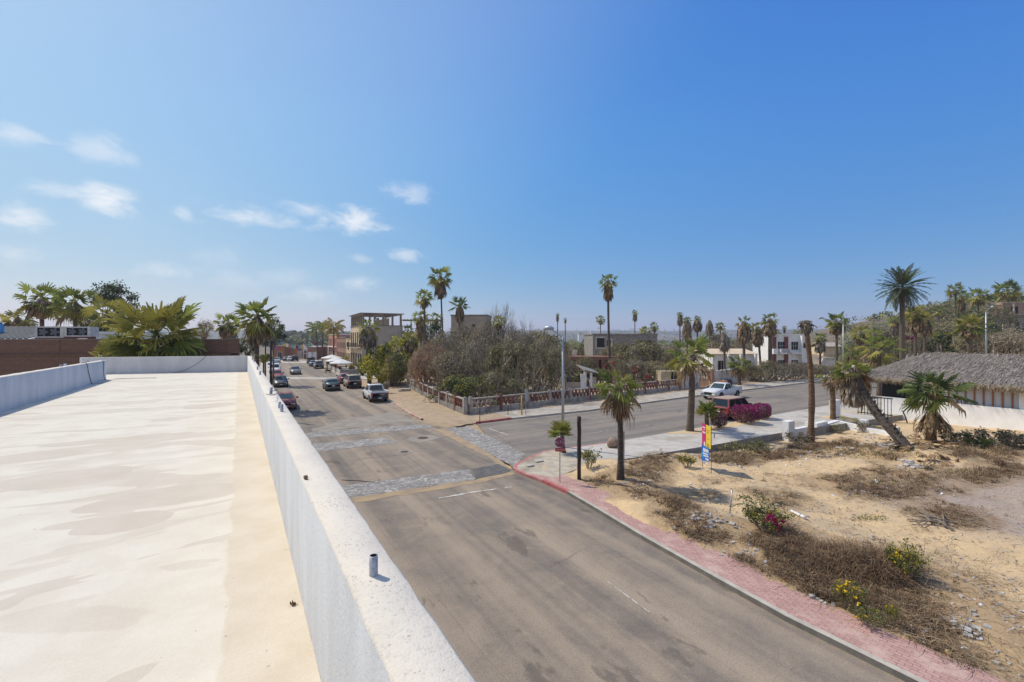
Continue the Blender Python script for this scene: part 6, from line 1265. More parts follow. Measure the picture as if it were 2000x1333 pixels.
T['green'] = [twig_mesh('g%d' % i, [m_twig, m_limb], 9, i+41, 4, 1.2, 3, 3400, [m_lg, m_ly, m_lg, m_ld], .048, rounded=True) for i in range(2)]
SH = [  # px, top py, Y, half width px, kind, label
 (822,694,57,30,'rust','rust brown leafless bush at the fence gap'),(845,676,54,44,'rust','reddish brown bush next to the rust brown one'),(868,655,60,46,'brown','grey brown bare bush behind the reddish bush'),(880,690,50,50,'brown','wide brown bush above the main street fence'),
 (905,640,62,48,'brown','tall brown bush below the tall beige house block'),(925,672,50,52,'brown','big brown bush in the centre of the thicket'),(950,640,58,46,'brown','tall grey bush right of the centre of the thicket'),(968,612,64,34,'bare','leafless spreading tree with the tallest twigs in the thicket'),(1000,622,66,32,'bare','airy leafless tree right of the tallest twigs'),
 (985,672,48,50,'olive','olive tinged bush above the fence corner'),(1012,650,56,46,'brown','brown bush left of the corner lamp post'),(1030,676,48,46,'olive','olive brown bush behind the yellow post'),(1058,664,54,44,'brown','brown bush around the corner lamp post top'),(1078,684,50,40,'olive','olive bush right of the corner lamp post'),(1062,650,74,44,'olive','dull green bush behind the corner lamp post'),
 (890,735,45,36,'green','low green bush spilling over the main street fence'),(925,740,42,40,'green','low dark green bush above the fence corner pillar'),(962,728,44,40,'olive','low olive bush just behind the fence corner'),(1000,742,44,30,'olive','low bush behind the cross street fence near the yellow post'),
 (1132,728,58,18,'green','green cactus like bush by the collapsed hut'),(1168,722,60,26,'green','dark green bush left of the red flowering bush'),(1210,672,74,44,'olive','olive bush right of the slim lone palm'),(1252,668,72,48,'olive','broad olive brown bush below the unfinished concrete house'),(1298,676,74,44,'brown','brown bush left of the sturdy kerb palm'),(1235,706,66,42,'brown','grey brown bush over the red flowers'),(1282,708,66,42,'olive','olive bush behind the ochre ruin'),(1320,690,78,34,'olive','olive bush behind the sturdy kerb palm crown'),(1372,690,84,32,'brown','brown bush left of the bungalow'),(1400,655,96,30,'brown','brown tree behind the grey dead palm'),(1430,664,100,34,'brown','brown tree behind the bungalow roof'),
 (1462,712,70,26,'brown','dry brush at the left end of the rubble wall'),(1492,706,68,28,'olive','dry olive brush left of the centre of the rubble wall'),(1520,708,70,30,'brown','dry brown brush below the white two storey house'),(1550,708,72,28,'brown','dry brush left of the dead reddish trunk'),(1582,712,74,28,'brown','dry brush behind the dead reddish trunk'),(1608,714,74,22,'olive','dry brush right of the dead reddish trunk'),
 (1140,700,64,24,'olive','olive bush in front of the left end of the red brick shell'),(1205,702,63,26,'olive','olive bush in front of the right end of the red brick shell'),(1098,700,60,28,'brown','brown bush between the corner lamp and the red brick shell'),
 (1120,676,96,30,'olive','olive bush left of the unfinished concrete house'),(1150,668,98,26,'green','yellow green bush left of the unfinished concrete house door'),(1030,662,90,34,'olive','dull bush far behind the bare thicket'),
 (1668,676,82,24,'olive','olive bush at the hill foot by the farther lamp'),(1712,668,96,34,'green','green bush at the foot of the hill'),(1742,660,100,34,'olive','olive bush left of the date palm trunk'),(1778,654,96,34,'olive','olive bush behind the purple flowers'),(1826,634,100,46,'olive','big olive tree on the lower slope'),(1846,648,92,34,'green','green tree above the blue tarp house'),(1866,626,104,44,'olive','broad olive tree below the ridge palms'),(1905,612,108,44,'green','dark green tree left of the hillside house'),(1916,626,106,30,'green','dark green tree under the hillside house'),(1958,652,84,44,'brown','brown tree behind the striped hoarding'),(1992,646,82,42,'brown','brown tree at the right edge behind the sand heap'),(1972,648,96,36,'olive','olive tree just below the hillside house'),(1996,596,140,30,'green','green tree behind the hillside house roof'),(1945,600,118,30,'olive','brownish tree on the ridge left of the hillside house'),
 (1900,652,86,30,'olive','bush behind the big round palm'),(1800,604,150,44,'olive','scrubby tree high on the slope behind the date palm'),(1842,596,150,36,'olive','scrubby tree under the pale rocks on the ridge'),(1755,636,130,36,'olive','scrubby tree on the left flank of the hill'),(1716,644,130,34,'olive','scrubby tree low on the left flank of the hill'),
]
for i, (px, pt, Y, rw, kd, lb) in enumerate(SH):
    c = P(px, pt, Y); b = V(c.x, c.y, gz(c.x, c.y)); W = rw*Y/F; h = max(1.2, c.z-b.z); e = thing('dry_bush' if kd in ('brown', 'rust', 'bare') else 'bush', lb, 'bush', b, 0, 'bushes of the overgrown plots'); rot = R.uniform(0, 6.28)
    tw = T[kd][i % len(T[kd])]; inst('twigs', tw[0], e, (0,0,0), rot, (W*1.15, W*1.15, h*1.02))
    if tw[1]: inst('foliage', tw[1], e, (0,0,0), rot, (W*1.15, W*1.15, h*1.02))
# hedge-like bougainvillea and flowers
def hedge_crown(name, n, seed, mag):
    rnd = random.Random(seed); mb = MB()
    for i in range(n):
        while True:
            p = Vector((rnd.uniform(-1, 1), rnd.uniform(-1, 1), rnd.uniform(-1, 1))); q = max(abs(p.x)**3+abs(p.y)**3+abs(p.z)**4, .001)
            if .35 < q < 1.0+.12*math.sin(p.x*9+p.y*7): break
        top = (p.z+1)/2; c = V(p.x+rnd.gauss(0,.03), p.y+rnd.gauss(0,.03), p.z*.72+rnd.gauss(0,.04))
        mt = 0 if rnd.random() < mag*(.35+.75*top) else rnd.choice([1, 1, 2]); mb.leaf(c, rnd.uniform(.05, .11), mt, rnd, .8)
    return mb.mesh('foliage', [m_bougm, m_ld, m_lb])
boug = hedge_crown('a', 6500, 61, .85); boug2 = hedge_crown('b', 5500, 62, .45)
def bough(label, px, py, pyb, rx, ry, me_):
    b = G(px, pyb, .13); c = P(px, py, b.y); e = thing('bougainvillea', label, 'bougainvillea', b, 0, 'clipped bougainvilleas at the kerb'); k = b.y/F; inst('foliage', me_, e, c-b, R.uniform(0,6), (rx*k*1.05, rx*k*.85, ry*k*1.25)); mb = MB(); mb.tube([(0,0,-.1),(0,0,.6)], [.09,.07], 7); mb.tube([(0,0,.1),(.3,.1,.7)], .04, 5); mb.tube([(0,0,.1),(-.3,.0,.7)], .04, 5); mb.build('stem', m_limb, e)
bough('small dark purple bougainvillea behind the red car tail, next to the young palm', 1404, 820, 836, 16, 14, boug2); bough('large clipped magenta bougainvillea beside the red car', 1456, 807, 826, 24, 17, boug); bough('farther magenta bougainvillea at the front end of the red car', 1487, 802, 818, 19, 15, boug)
# earth pit strips at the kerb
sheet('planting_strip', [(1350,845),(1305,849),(1300,852),(1360,851),(1420,841),(1470,829),(1510,818),(1505,815),(1440,827)], .142, m_soil, .08)
def flower_bush(label, px, pyb, rpx, h, tw, petals, n, name='flowering_bush', cat='flower bush', top=.6):
    rpx, h = rpx*.8, h*.85; e = shrub(name, label, px, pyb, 0, rpx, h, tw, None, cat); W = rpx*e.location.y/F; mb = MB()
    for k in range(n):
        a = R.uniform(0, 6.28); r = R.uniform(.15, .8)*W; z = h*R.uniform(top, 1.02)*(1-.25*(r/W)**2); c = V(r*math.cos(a), r*math.sin(a), z)
        for j in range(4): mb.leaf(c+V(R.gauss(0,.02), R.gauss(0,.02), R.gauss(0,.02)), R.uniform(.05,.09), R.randint(0, len(petals)-1))
    mb.build('flowers', petals, e)['kind'] = 'stuff'; return e
tw_g = twig_mesh('fl', [m_twig, m_lo], 10, 71, 3, .8, 3, 1500, [m_lg, m_ly, m_lg], .055); tw_g2 = twig_mesh('fl2', [m_twig, m_lo], 9, 72, 3, .85, 3, 1200, [m_lg, m_lg, m_ly, m_lo], .055)
flower_bush('green bush with small yellow flowers at the right, standing above dry brush', 1762, 1128, 40, 1.0, tw_g, [m_yel], 24); flower_bush('yellow flowered plant nearest the paved sidewalk', 1655, 1190, 36, .72, tw_g2, [m_yel], 22, top=.75); flower_bush('low green weedy plant at the sidewalk edge, nearest the camera', 1690, 1218, 44, .45, tw_g2, [m_yel], 4); flower_bush('yellow flowered bush left of the advertising banner', 1342, 913, 22, .75, tw_g, [m_yel], 26)
flower_bush('small leggy plant with yellow flowers right of the low weedy plant', 1742, 1225, 18, .6, tw_g2, [m_yel], 5)
e = flower_bush('straggly bougainvillea with red and pink flowers in the middle of the lot', 1490, 1035, 50, .95, tw_g, [m_bougr, m_bougr, m_bougm], 0, 'bougainvillea_bush'); mb = MB()
for (px, py, n_) in ((1512,1015,40),(1505,1008,26),(1520,1030,34),(1530,1019,26),(1498,1016,20),(1516,1022,26)):
    c = P(px, py, e.location.y-.55)-e.location
    for k in range(n_): mb.leaf(c+V(R.gauss(0,.05), R.gauss(0,.05), R.gauss(0,.04)), R.uniform(.06,.10), R.randint(0, 1))
mb.build('flowers', [m_bougr, m_bougm], e)['kind'] = 'stuff'; mb = MB(); c = P(1510, 996, e.location.y)-e.location
for k in range(16): mb.leaf(c+V(R.gauss(0,.06), R.gauss(0,.06), R.gauss(0,.05)), .06, 0)
mb.build('flowers', m_pink, e)['kind'] = 'stuff'
mb = MB()
for k in range(7):
    a = R.uniform(-.6, 3.7); p = V(0,0,.4); pts = [p]; d_ = V(math.cos(a), math.sin(a)*.5, R.uniform(.5,1.2)).normalized()
    for j in range(5): p = p+d_*.3; d_.z -= .28; pts.append(p.copy())
    mb.tube(pts, [.012]*len(pts), 4)
    for q in pts:
        for j in range(8): mb.leaf(q+V(R.gauss(0,.05), R.gauss(0,.05), R.gauss(0,.05)), .07, 1)
mb.build('long_shoots', [m_lo, m_lg], e)
flower_bush('leggy pale green shrub behind the thick timber post', 1150, 915, 26, 1.05, twig_mesh('leg', [m_twig, m_lo], 7, 75, 3, .6, 3, 500, [m_ly, m_lg], .08), [m_yel], 0)
for (px, pyb, lb) in ((1190,712,'red bougainvillea at the foot of the slim lone palm'),(1240,722,'red bougainvillea right of the slim lone palm foot'),(1262,738,'red bougainvillea above the cross street fence')):
    Y = 62; c = P(px, pyb, Y); b = V(c.x, Y, gz(c.x, Y)); e = thing('red_bougainvillea', lb, 'bougainvillea', b, 0, 'red bougainvilleas in the overgrown yard'); inst('foliage', leaf_crown('redb', [m_bougr, m_lg, m_lb, m_lg, m_bougr], 900, 14, .16, 66), e, c-b, R.uniform(0,6), (.95,.95,.8)); mb = MB(); mb.tube([(0,0,-.1),c-b], [.06,.03], 6); mb.build('stem', m_limb, e)
Y = 88; c = P(1778, 660, Y); b = V(c.x, Y, gz(c.x, Y)); e = thing('purple_bougainvillea', 'vivid purple bougainvillea right of the date palm trunk', 'bougainvillea', b); inst('foliage', leaf_crown('purp', [m_bougm, m_bougm, m_lg], 1200, 14, .14, 67), e, c-b, 0, (1.5,1.2,.9)); mb = MB(); mb.tube([(0,0,-.1),c-b], [.09,.05], 6); mb.build('stem', m_limb, e)
# terrace plants
for i, (px, py, Y, r, lb, me_) in enumerate(((686,718,90,7,'yellow leaved potted plant by the cream building door',cr_yel[0]),(652,712,100,7,'yellow green potted plant under the farther umbrellas',cr_yel[1]),(658,718,90,6,'green potted plant under the middle umbrella',cr_green[0]),(642,713,104,6,'green potted plant by the motorcycle',cr_green[1]),(676,700,97,5,'climbing plant on the cream wall',cr_yel[0]),(692,706,92,5,'tall thin plant by the pergola building corner',cr_ol[0]))):
    c = P(px, py, Y); e = thing('potted_plant', lb, 'plant', (c.x, Y, .35), 0, 'plants on the restaurant terrace'); k = Y/F; inst('foliage', me_, e, (0,0,c.z-.35), R.uniform(0,6), (r*k, r*k, r*k*1.4)); mb = MB(); mb.tube([(0,0,0),(0,0,.5)], [.22,.3], 10); mb.tube([(0,0,.4),(0,0,c.z-.35)], .04, 6); mb.build('pot', m_terra, e)
# bare sapling on the verge
e = thing('bare_sapling', 'small leafless sapling on the dirt verge behind the white pickup', 'sapling', G(752, 768, .1)); inst('twigs', T['bare'][0][0], e, (0,0,0), 1, (.75,.75,1.5)); inst('twigs', T['bare'][1][0], e, (0,0,0), 2.5, (.6,.6,1.2))
e = thing('cut_stone', 'broken concrete step beside the fence gap', 'step', G(792, 764, .1), .5); mb = MB(); mb.bx(-.6,.6,-.3,.3,-.1,.3); mb.build('block', m_conc, e); mb = MB(); mb.bx(-.9,-.62,-.2,.2,-.1,.15); mb.build('rubble', m_rock, e)
# ------------------------------------------------------------------ far vegetation as masses
def mass(name, n, gen, size, mats, seed, per=14, flat=.7):
    rnd = random.Random(seed); mb = MB()
    for i in range(n):
        g = gen(rnd)
        if g is None: continue
        x, y, r, mt = g; z = gz_cached(x, y); h = r*rnd.uniform(.8, 1.6)
        for k in range(per):
            p = Vector((rnd.gauss(0,.42), rnd.gauss(0,.42), rnd.uniform(-.1, 1)))
            mb.leaf((x+p.x*r, y+p.y*r, z+p.z*h), size(y)*rnd.uniform(.6,1.4), mt, rnd, .8)
    o = mb.build(name, mats); tag(o, kind='stuff'); return o
def gz_cached(x, y): return gz(x, y)
def g1(r):
    px = r.uniform(505, 700); Y = r.uniform(330, 640); x = (px-1000)/F*Y; return x, Y, r.uniform(2.2, 5), r.choice([0,0,1])
o = mass('wooded_hill_trees', 520, g1, lambda y: y/F*4.2, [m_ld, m_lo], 4, 22); tag(o, 'grey green wood covering the hill at the end of the street', 'wood')
def g2(r):
    px = r.uniform(880, 1680); Y = r.uniform(120, 900)*r.uniform(.5,1); x = (px-1000)/F*Y
    if Y < 118: return None
    return x, Y, r.uniform(1.4, 4.2), r.choice([0,1,1,2])
o = mass('plain_scrub', 1500, g2, lambda y: max(.35, y/F*3), [m_lg, m_hill, m_lb], 5, 14); tag(o, 'scattered dark scrub and trees over the plain towards the horizon', 'scrub')
def g3(r):
    px = r.uniform(1635, 2060); Y = r.uniform(86, 235); x = (px-1000)/F*Y
    if px < 1800 and Y > 165 and r.random() < .35: return None
    if px > 1925 and 88 < Y < 121: return None
    if px < 1790 and Y > 125 and r.random() < .6: return None
    return x, Y, r.uniform(.9, 2.1), r.choice([0,0,1,1,1,2,3])
o = mass('hillside_scrub', 1900, g3, lambda y: max(.3, y/F*3.2), [m_lg, m_hill, m_lb, m_ly], 6, 22); tag(o, 'olive scrub covering the slope of the hill at the right', 'scrub')
def g4(r):
    px = r.uniform(640, 1400); Y = r.uniform(900, 2600); x = (px-1000)/F*Y; return x, Y, r.uniform(5, 14), r.choice([0,1])
o = mass('far_treeline', 420, g4, lambda y: y/F*2.6, [m_ld, m_lo], 7, 6); tag(o, 'dark specks of trees on the far plateau', 'trees')
# a few tiny white houses on the plain
for i, (px, py, Y, w_, lb) in enumerate(((1153,647,900,8,'tiny white house alone on the far plain'),(1130,653,520,9,'pale low farm building on the far plain left of the white speck'),(568,668,470,9,'white house among the trees of the far hill'),(585,664,500,8,'pale house on the far hill, right of the white one'),(1633,668,240,7,'tiny white house right of the grey palm'))):
    a = P(px, py, Y); g_ = gz(a.x, Y); e = thing('distant_house', lb, 'house', (a.x, Y, g_)); h = max(3, a.z-g_); mb = MB(); mb.bx(0, w_, 0, 6, -1, h); mb.build('wall', m_white, e); mb = MB(); mb.bx(-.3, w_+.3, -.3, 6.3, h+.003, h+.4); mb.build('roof', m_cream, e)
# ------------------------------------------------------------------ cars
aw = math.atan2(D2.y, D2.x); to = aw+PI
pw = paint('white_paint', (.66,.66,.65)); pdk = paint('dark_blue_paint', (.012,.022,.035)); pdg = paint('dark_teal_paint', (.025,.055,.065)); pred = paint('red_car_paint', (.30,.02,.02)); pred2 = paint('faded_red_paint', (.20,.042,.04), .5); psil = paint('silver_paint', (.33,.34,.35)); pgold = paint('champagne_paint', (.38,.32,.22)); pgr = paint('grey_paint', (.10,.11,.12)); pblue = paint('slate_blue_paint', (.13,.19,.28)); pmar = paint('maroon_paint', (.19,.03,.05)); pblk = paint('black_paint', (.012,.012,.014))
def at(px, py, fwd, back=0.0): return G(px, py)+D2*(2.2+back)
LG, RG = 'cars parked along the left kerb', 'cars parked along the right side'
car('red sedan with open looking dark front, nearest on the left kerb', 'car', 'sedan', at(559,803,-1), to, pred2, 'parked_car', LG, m_glassg)
car('dark blue sedan with pale plate, parked second on the left kerb', 'car', 'sedan', at(549,757.5,-1), to, pdk, 'parked_car', LG, m_glassg)
car('bright red hatchback tucked behind the dark blue sedan', 'car', 'hatch', at(541,743,-1,.3), to, pred, 'parked_car', LG)
car('white sport utility behind the bright red hatchback', 'car', 'suv', at(537,731,-1,.5), to, pw, 'parked_car', LG)
car('grey sedan behind the white sport utility', 'car', 'sedan', at(536,722,-1), to, pgr, 'parked_car', LG); car('pale blue sedan farther along the left kerb', 'car', 'sedan', at(531,714,-1), to, pblue, 'parked_car', LG); car('silver sedan at the far end of the left kerb', 'car', 'sedan', at(541,709,-1), to, psil, 'parked_car', LG)
car('dark grey sedan driving towards the camera in mid street', 'car', 'sedan', at(578,732.5,-1), to, pgr, 'moving_car', None)
car('dark teal sedan driving away with red tail lights', 'car', 'sedan', at(651,764.5,1), aw, pdg, 'moving_car', None, m_glass)
p_ = (G(722.4,786)+G(711.6,778.4))/2+Q2*.8; p_.z = 0
car('white crew cab pickup parked at the dirt verge', 'pickup', 'pickup', p_, aw, pw, 'parked_pickup', RG, rack=True, wins=2)
car('champagne gold estate car with roof rack, in front of the white pickup', 'car', 'suv', at(693,759.5,1), aw, pgold, 'parked_car', RG, rack=True, wins=3)
car('maroon hatchback half hidden by the champagne estate car', 'car', 'hatch', at(677,750.5,1), aw, pmar, 'parked_car', RG); car('silver sport utility parked by the motorcycle', 'car', 'suv', at(624,721,1), aw, psil, 'parked_car', RG, wins=3); car('slate blue sedan ahead of the silver sport utility', 'car', 'sedan', at(613,716.5,1), aw, pblue, 'parked_car', RG); car('black sport utility ahead of the slate blue sedan', 'car', 'suv', at(608.5,711.5,1), aw, pblk, 'parked_car', RG, wins=3)
car('black sport utility crossing at the far end of the street', 'car', 'suv', at(576,706.5,1), aw, pblk, 'moving_car', None); car('white car left of the black one at the far crossing', 'car', 'hatch', at(567.5,706.5,1), aw, pw, 'moving_car', None); car('dark car at the left of the far crossing', 'car', 'sedan', at(559.5,706.3,1), aw, pgr, 'moving_car', None)
f_ = (G(1439,776.2)-G(1403.8,781.7)).normalized(); mid_ = (G(1439,776.2)+G(1403.8,781.7))/2; n_ = V(-f_.y, f_.x, 0); cc_ = mid_+n_*.75
e = car('white extended cab pickup in the cross street with a barrel in its bed', 'pickup', 'smallpickup', (cc_.x, cc_.y, .004), math.atan2(-f_.y, -f_.x), pw, 'parked_pickup', None, m_glassg, sc=1.06, wins=2)
cp_ = cc_+f_*1.0; e2 = thing('barrel', 'dark round water barrel lying in the bed of the white pickup', 'barrel', (cp_.x, cp_.y, 1.18), math.atan2(f_.y, f_.x)); mb = MB(); mb.tube([(-.1,-.6,.42),(-.1,-.55,.42),(-.1,.55,.42),(-.1,.6,.42)], [.38,.46,.46,.38], 16); mb.build('drum', M('barrel_black', (.03,.035,.04), rough=.35), e2); mb = MB(); mb.tube([(-.1,-.3,.42),(-.1,-.26,.42)], .475, 16); mb.tube([(-.1,.3,.42),(-.1,.34,.42)], .475, 16); mb.build('hoop', m_trim, e2); mb = MB(); mb.bx(-.75,-.6,-.5,.5,-.02,.72); mb.build('stop_board', m_terra, e2)
f_ = V(.82,.57,0).normalized(); n_ = V(-f_.y, f_.x, 0); w0 = G(1434.6,821); cc_ = w0+f_*1.4+n_*.85
car('faded red boxy sport utility with sun bleached roof behind the bougainvilleas', 'car', 'suv', (cc_.x, cc_.y, .004), math.atan2(f_.y, f_.x), pred2, 'parked_car', None, m_glass, wins=3, roofm=paint('bleached_roof', (.40,.28,.21), .6), sc=.98)
# motorcycle
p = G(638, 729); e = thing('motorcycle', 'black motorcycle on its stand beside the terrace wall', 'motorcycle', (p.x, p.y+.7, 0), aw+.5)
for x in (-.65, .65):
    mb = MB(); n = 16
    mb.tube([(x+.29*math.cos(2*PI*k/n), 0, .31+.29*math.sin(2*PI*k/n)) for k in range(n+1)], .06, 6, cap=False); w_ = mb.build('wheel', m_tyre, e); mb = MB(); [mb.bar((x,0,.31), (x+.26*math.cos(k*1.05), 0, .31+.26*math.sin(k*1.05)), .02, .02) for k in range(6)]; mb.build('spokes', m_chrome, w_)
mb = MB(); mb.tube([(-.65,0,.31),(-.2,0,.5),(.35,0,.75),(.65,0,.31)], .05, 6); mb.box((0,0,.45), (.45,.28,.35)); mb.build('frame', m_iron, e); mb = MB(); mb.tube([(.05,0,.85),(.2,0,.9),(.42,0,.82)], [.10,.17,.08], 8); mb.build('tank', pblk, e); mb = MB(); mb.box((-.3,0,.82), (.7,.24,.09)); mb.build('seat', m_trim, e); mb = MB(); mb.tube([(.48,-.36,1.02),(.5,0,1.0),(.48,.36,1.02)], .02, 6); mb.tube([(.5,0,1.0),(.62,0,.5)], .03, 6); mb.build('handlebar', m_chrome, e); mb = MB(); mb.tube([(.58,0,.9),(.68,0,.9)], [.07,.1], 10); mb.build('headlight', m_lampclear, e)
# ------------------------------------------------------------------ the empty lot: brush, straw, rubble, litter
rnd = random.Random(77)
def region(poly_px): return [GL(*p) for p in poly_px]
def blade(mb, p, h, lean, mat, w=.012):
    a = rnd.uniform(0, 6.28); l = rnd.uniform(.2, 1)*lean; t = V(math.cos(a)*l, math.sin(a)*l, h); p = Vector(p); mb.ribbon([p-V(0,0,.02), p+t*.55+V(0,0,h*.1), p+t], [w, w*.8, w*.25], mat, side=V(-math.sin(a), math.cos(a), 0))
clumps = []   # px, py, radius px x, radius px y, height m, count, mats
for row in ((1450,950,120,25,.06,110),(1600,1000,140,40,.06,140),(1750,1060,140,40,.06,120),(1850,1130,120,50,.07,140),(1900,1200,90,50,.07,140),(1560,930,140,16,.07,140),(1950,1000,80,40,.05,60),(1800,1180,60,30,.12,160),(1380,935,70,14,.07,80),(1240,955,80,24,.12,220),(1170,945,40,16,.14,120),(1320,1010,50,26,.30,420),(1350,1045,50,20,.32,420),(1400,1075,60,26,.34,560),(1440,1060,50,26,.34,520),(1470,1085,70,24,.36,700),(1500,1045,60,24,.32,560),(1530,1100,70,32,.38,800),(1570,1075,60,30,.32,560),(1590,1120,80,36,.42,1000),(1640,1110,70,36,.6,1000),(1690,1125,70,36,.75,1100),(1735,1130,60,34,.75,900),(1620,1160,60,24,.34,500),(1700,1175,80,26,.36,500),(1260,975,60,18,.22,300),(1200,950,60,18,.24,300),(1250,935,60,16,.25,300),(1270,915,50,16,.3,360),(1290,895,40,12,.3,300),(1780,1215,80,34,.25,420),(1840,1250,90,40,.16,380),(1880,1290,90,30,.12,300),(1430,890,60,14,.45,560),(1480,880,50,14,.45,420),(1400,885,40,12,.4,300),(1530,880,60,14,.35,360),(1590,865,50,14,.4,360),(1560,870,40,12,.4,300),(1650,945,60,14,.22,380),(1700,960,70,14,.24,420),(1760,965,70,14,.22,380),(1620,935,40,9,.2,200),(1830,1000,60,14,.22,320),(1870,1015,40,10,.2,200),(1700,925,60,12,.22,240),(1780,935,80,16,.3,360),(1850,950,70,18,.3,360),(1920,940,60,16,.35,360),(1970,930,40,18,.4,360),(1900,905,60,16,.45,500),(1950,890,50,16,.5,500),(1990,880,40,16,.5,400),(1650,860,40,12,.35,300),(1690,880,50,12,.3,300),(1740,900,50,12,.3,280),(1630,885,50,9,.2,200),(1170,960,50,14,.2,220),(1345,968,60,9,.12,120),(1480,965,30,8,.12,90),(1540,970,22,7,.16,90),(1515,985,30,8,.14,90),(1890,1030,40,10,.14,100)): clumps.append(row)
mbs = {'dry_brush': MB(), 'dry_straw': MB()}
PTS = []
for (px, py, rx, ry, h, n) in clumps:
    for k in range(int(n*.34)):
        a = rnd.uniform(0, 6.28); r = math.sqrt(rnd.random())*rnd.uniform(.6, 1.3); p = G(px+rx*r*math.cos(a), py+ry*r*math.sin(a), .05)
        PTS.append((p.x, p.y, h*(1.1-.6*min(1, r*r))*rnd.choice([.25, .4, .5, .7, .9])))
arr = np.array(PTS); zz_ = gz_np(arr[:,0], arr[:,1]); dd_ = nz(arr[:,0]*2.3+5, arr[:,1]*2.3-2); cl_ = nz(arr[:,0]*1.1-7, arr[:,1]*1.1+4); dC_ = sd(CURBX, arr[:,0], arr[:,1], -1)
gx_, gy_ = GX, GY; li_ = np.zeros(len(GX)); near_ = np.where((np.abs(gx_-18) < 26) & (gy_ > 4) & (gy_ < 42))[0]; hist_ = {}
for (x, y, h) in PTS: hist_[(int(x/.42), int(y/.42))] = hist_.get((int(x/.42), int(y/.42)), 0)+1
for i_ in near_:
    c0, c1 = int(gx_[i_]/.42), int(gy_[i_]/.42); li_[i_] = min(1, sum(hist_.get((c0+a_, c1+b_), 0) for a_ in (-1, 0, 1) for b_ in (-1, 0, 1))/22)
at_ = go.data.attributes.new('litter', 'FLOAT', 'POINT'); at_.data.foreach_set('value', li_.astype(np.float32))
B_ = mbs['dry_brush']
for (x, y, h), z, dn_, cn_, d_ in zip(PTS, zz_, dd_, cl_, dC_):
    if dn_ < -.28 or d_ < 1.35 : continue
    h *= (.55+.5*min(1.2, max(0, dn_+.6))); tone = 0 if cn_ > -.1 else 1; wd = .006+.00045*y
    if rnd.random() < .3:            # a flattened tangle of fallen stalks
        for q in range(9):
            a = rnd.uniform(0, 6.28); l = rnd.uniform(.15, .5); p = V(x+rnd.gauss(0,.15), y+rnd.gauss(0,.15), z+rnd.uniform(.01,.07)); dv = V(math.cos(a)*l, math.sin(a)*l, rnd.uniform(-.02,.08))
            B_.ribbon([p, p+dv*.5+V(0,0,.03), p+dv], [wd, wd, wd*.4], rnd.choice([tone, 1, 2]), side=V(-math.sin(a), math.cos(a), .4))
        continue
    for q in range(rnd.randint(9, 15)):
        a = rnd.uniform(0, 6.28); ln = h*rnd.uniform(.4, 1.3); out_ = ln*rnd.uniform(.15, 1.3); p = V(x+rnd.gauss(0,.06), y+rnd.gauss(0,.06), z-.02); sv = V(-math.sin(a), math.cos(a), rnd.uniform(-.3,.3)); o_ = V(math.cos(a)*out_, math.sin(a)*out_, 0)
        m_ = tone if rnd.random() < .72 else rnd.choice([0, 1, 2]); e_ = p+o_+V(0,0,ln*rnd.uniform(.5,1)); md = p+o_*.4+V(0,0,ln*.65)
        B_.ribbon([p, md, e_], [wd, wd*.9, wd*.3], m_, side=sv)
        if rnd.random() < .45:
            for u in (.3, .7): sp_ = md.lerp(e_, u); B_.ribbon([sp_, sp_+V(rnd.gauss(0,.06), rnd.gauss(0,.06), rnd.uniform(0,.07))], [wd*.6, wd*.3], m_, side=sv)
        if rnd.random() < .35: B_.leaf(md.lerp(e_, rnd.random()), rnd.uniform(.02,.05)+.0005*y, m_, rnd)
tag(mbs['dry_brush'].build('dry_brush', [m_weed, m_straw, m_lb]), 'brown dry brush and weeds over the empty lot', 'brush', kind='stuff')
# thin straw scattered flat on the ground
PX = []
for k in range(9500):
    px, py = rnd.uniform(1150, 2010), rnd.uniform(880, 1335)
    p = G(px, py, .08); PX.append((p.x, p.y))
arr = np.array(PX); dC_ = sd(CURBX, arr[:,0], arr[:,1], -1); zz_ = gz_np(arr[:,0], arr[:,1]); dcl = (arr[:,0]-LOTP.x)*LOTN.x+(arr[:,1]-LOTP.y)*LOTN.y; dens_ = nz(arr[:,0]*1.7+3, arr[:,1]*1.7)
straw, stones, lit, grn = MB(), MB(), MB(), MB()
for (x, y), d_, z, dl, dn_ in zip(PX, dC_, zz_, dcl, dens_):
    if d_ < 1.5 or dl < .15: continue
    u = rnd.random()
    if u < .75 and dn_ > -.45:
        a = rnd.uniform(0, 6.28); l = rnd.uniform(.05, .22); v = V(math.cos(a)*l, math.sin(a)*l, rnd.uniform(-.005,.03)); straw.ribbon([(x, y, z+.012), V(x, y, z+.016)+v], [.008+.0007*y, .004], rnd.randint(0, 1), side=V(-math.sin(a), math.cos(a), .3))
    elif u < .93:
        s = rnd.uniform(.012, .05)*(1.7 if rnd.random() < .06 else 1); stones.box((x, y, z+s*.25), (s*1.3, s, s*.7), 0, 0, Matrix.Rotation(rnd.uniform(0,3), 3, 'Z') @ Matrix.Rotation(rnd.uniform(-.5,.5), 3, 'X'))
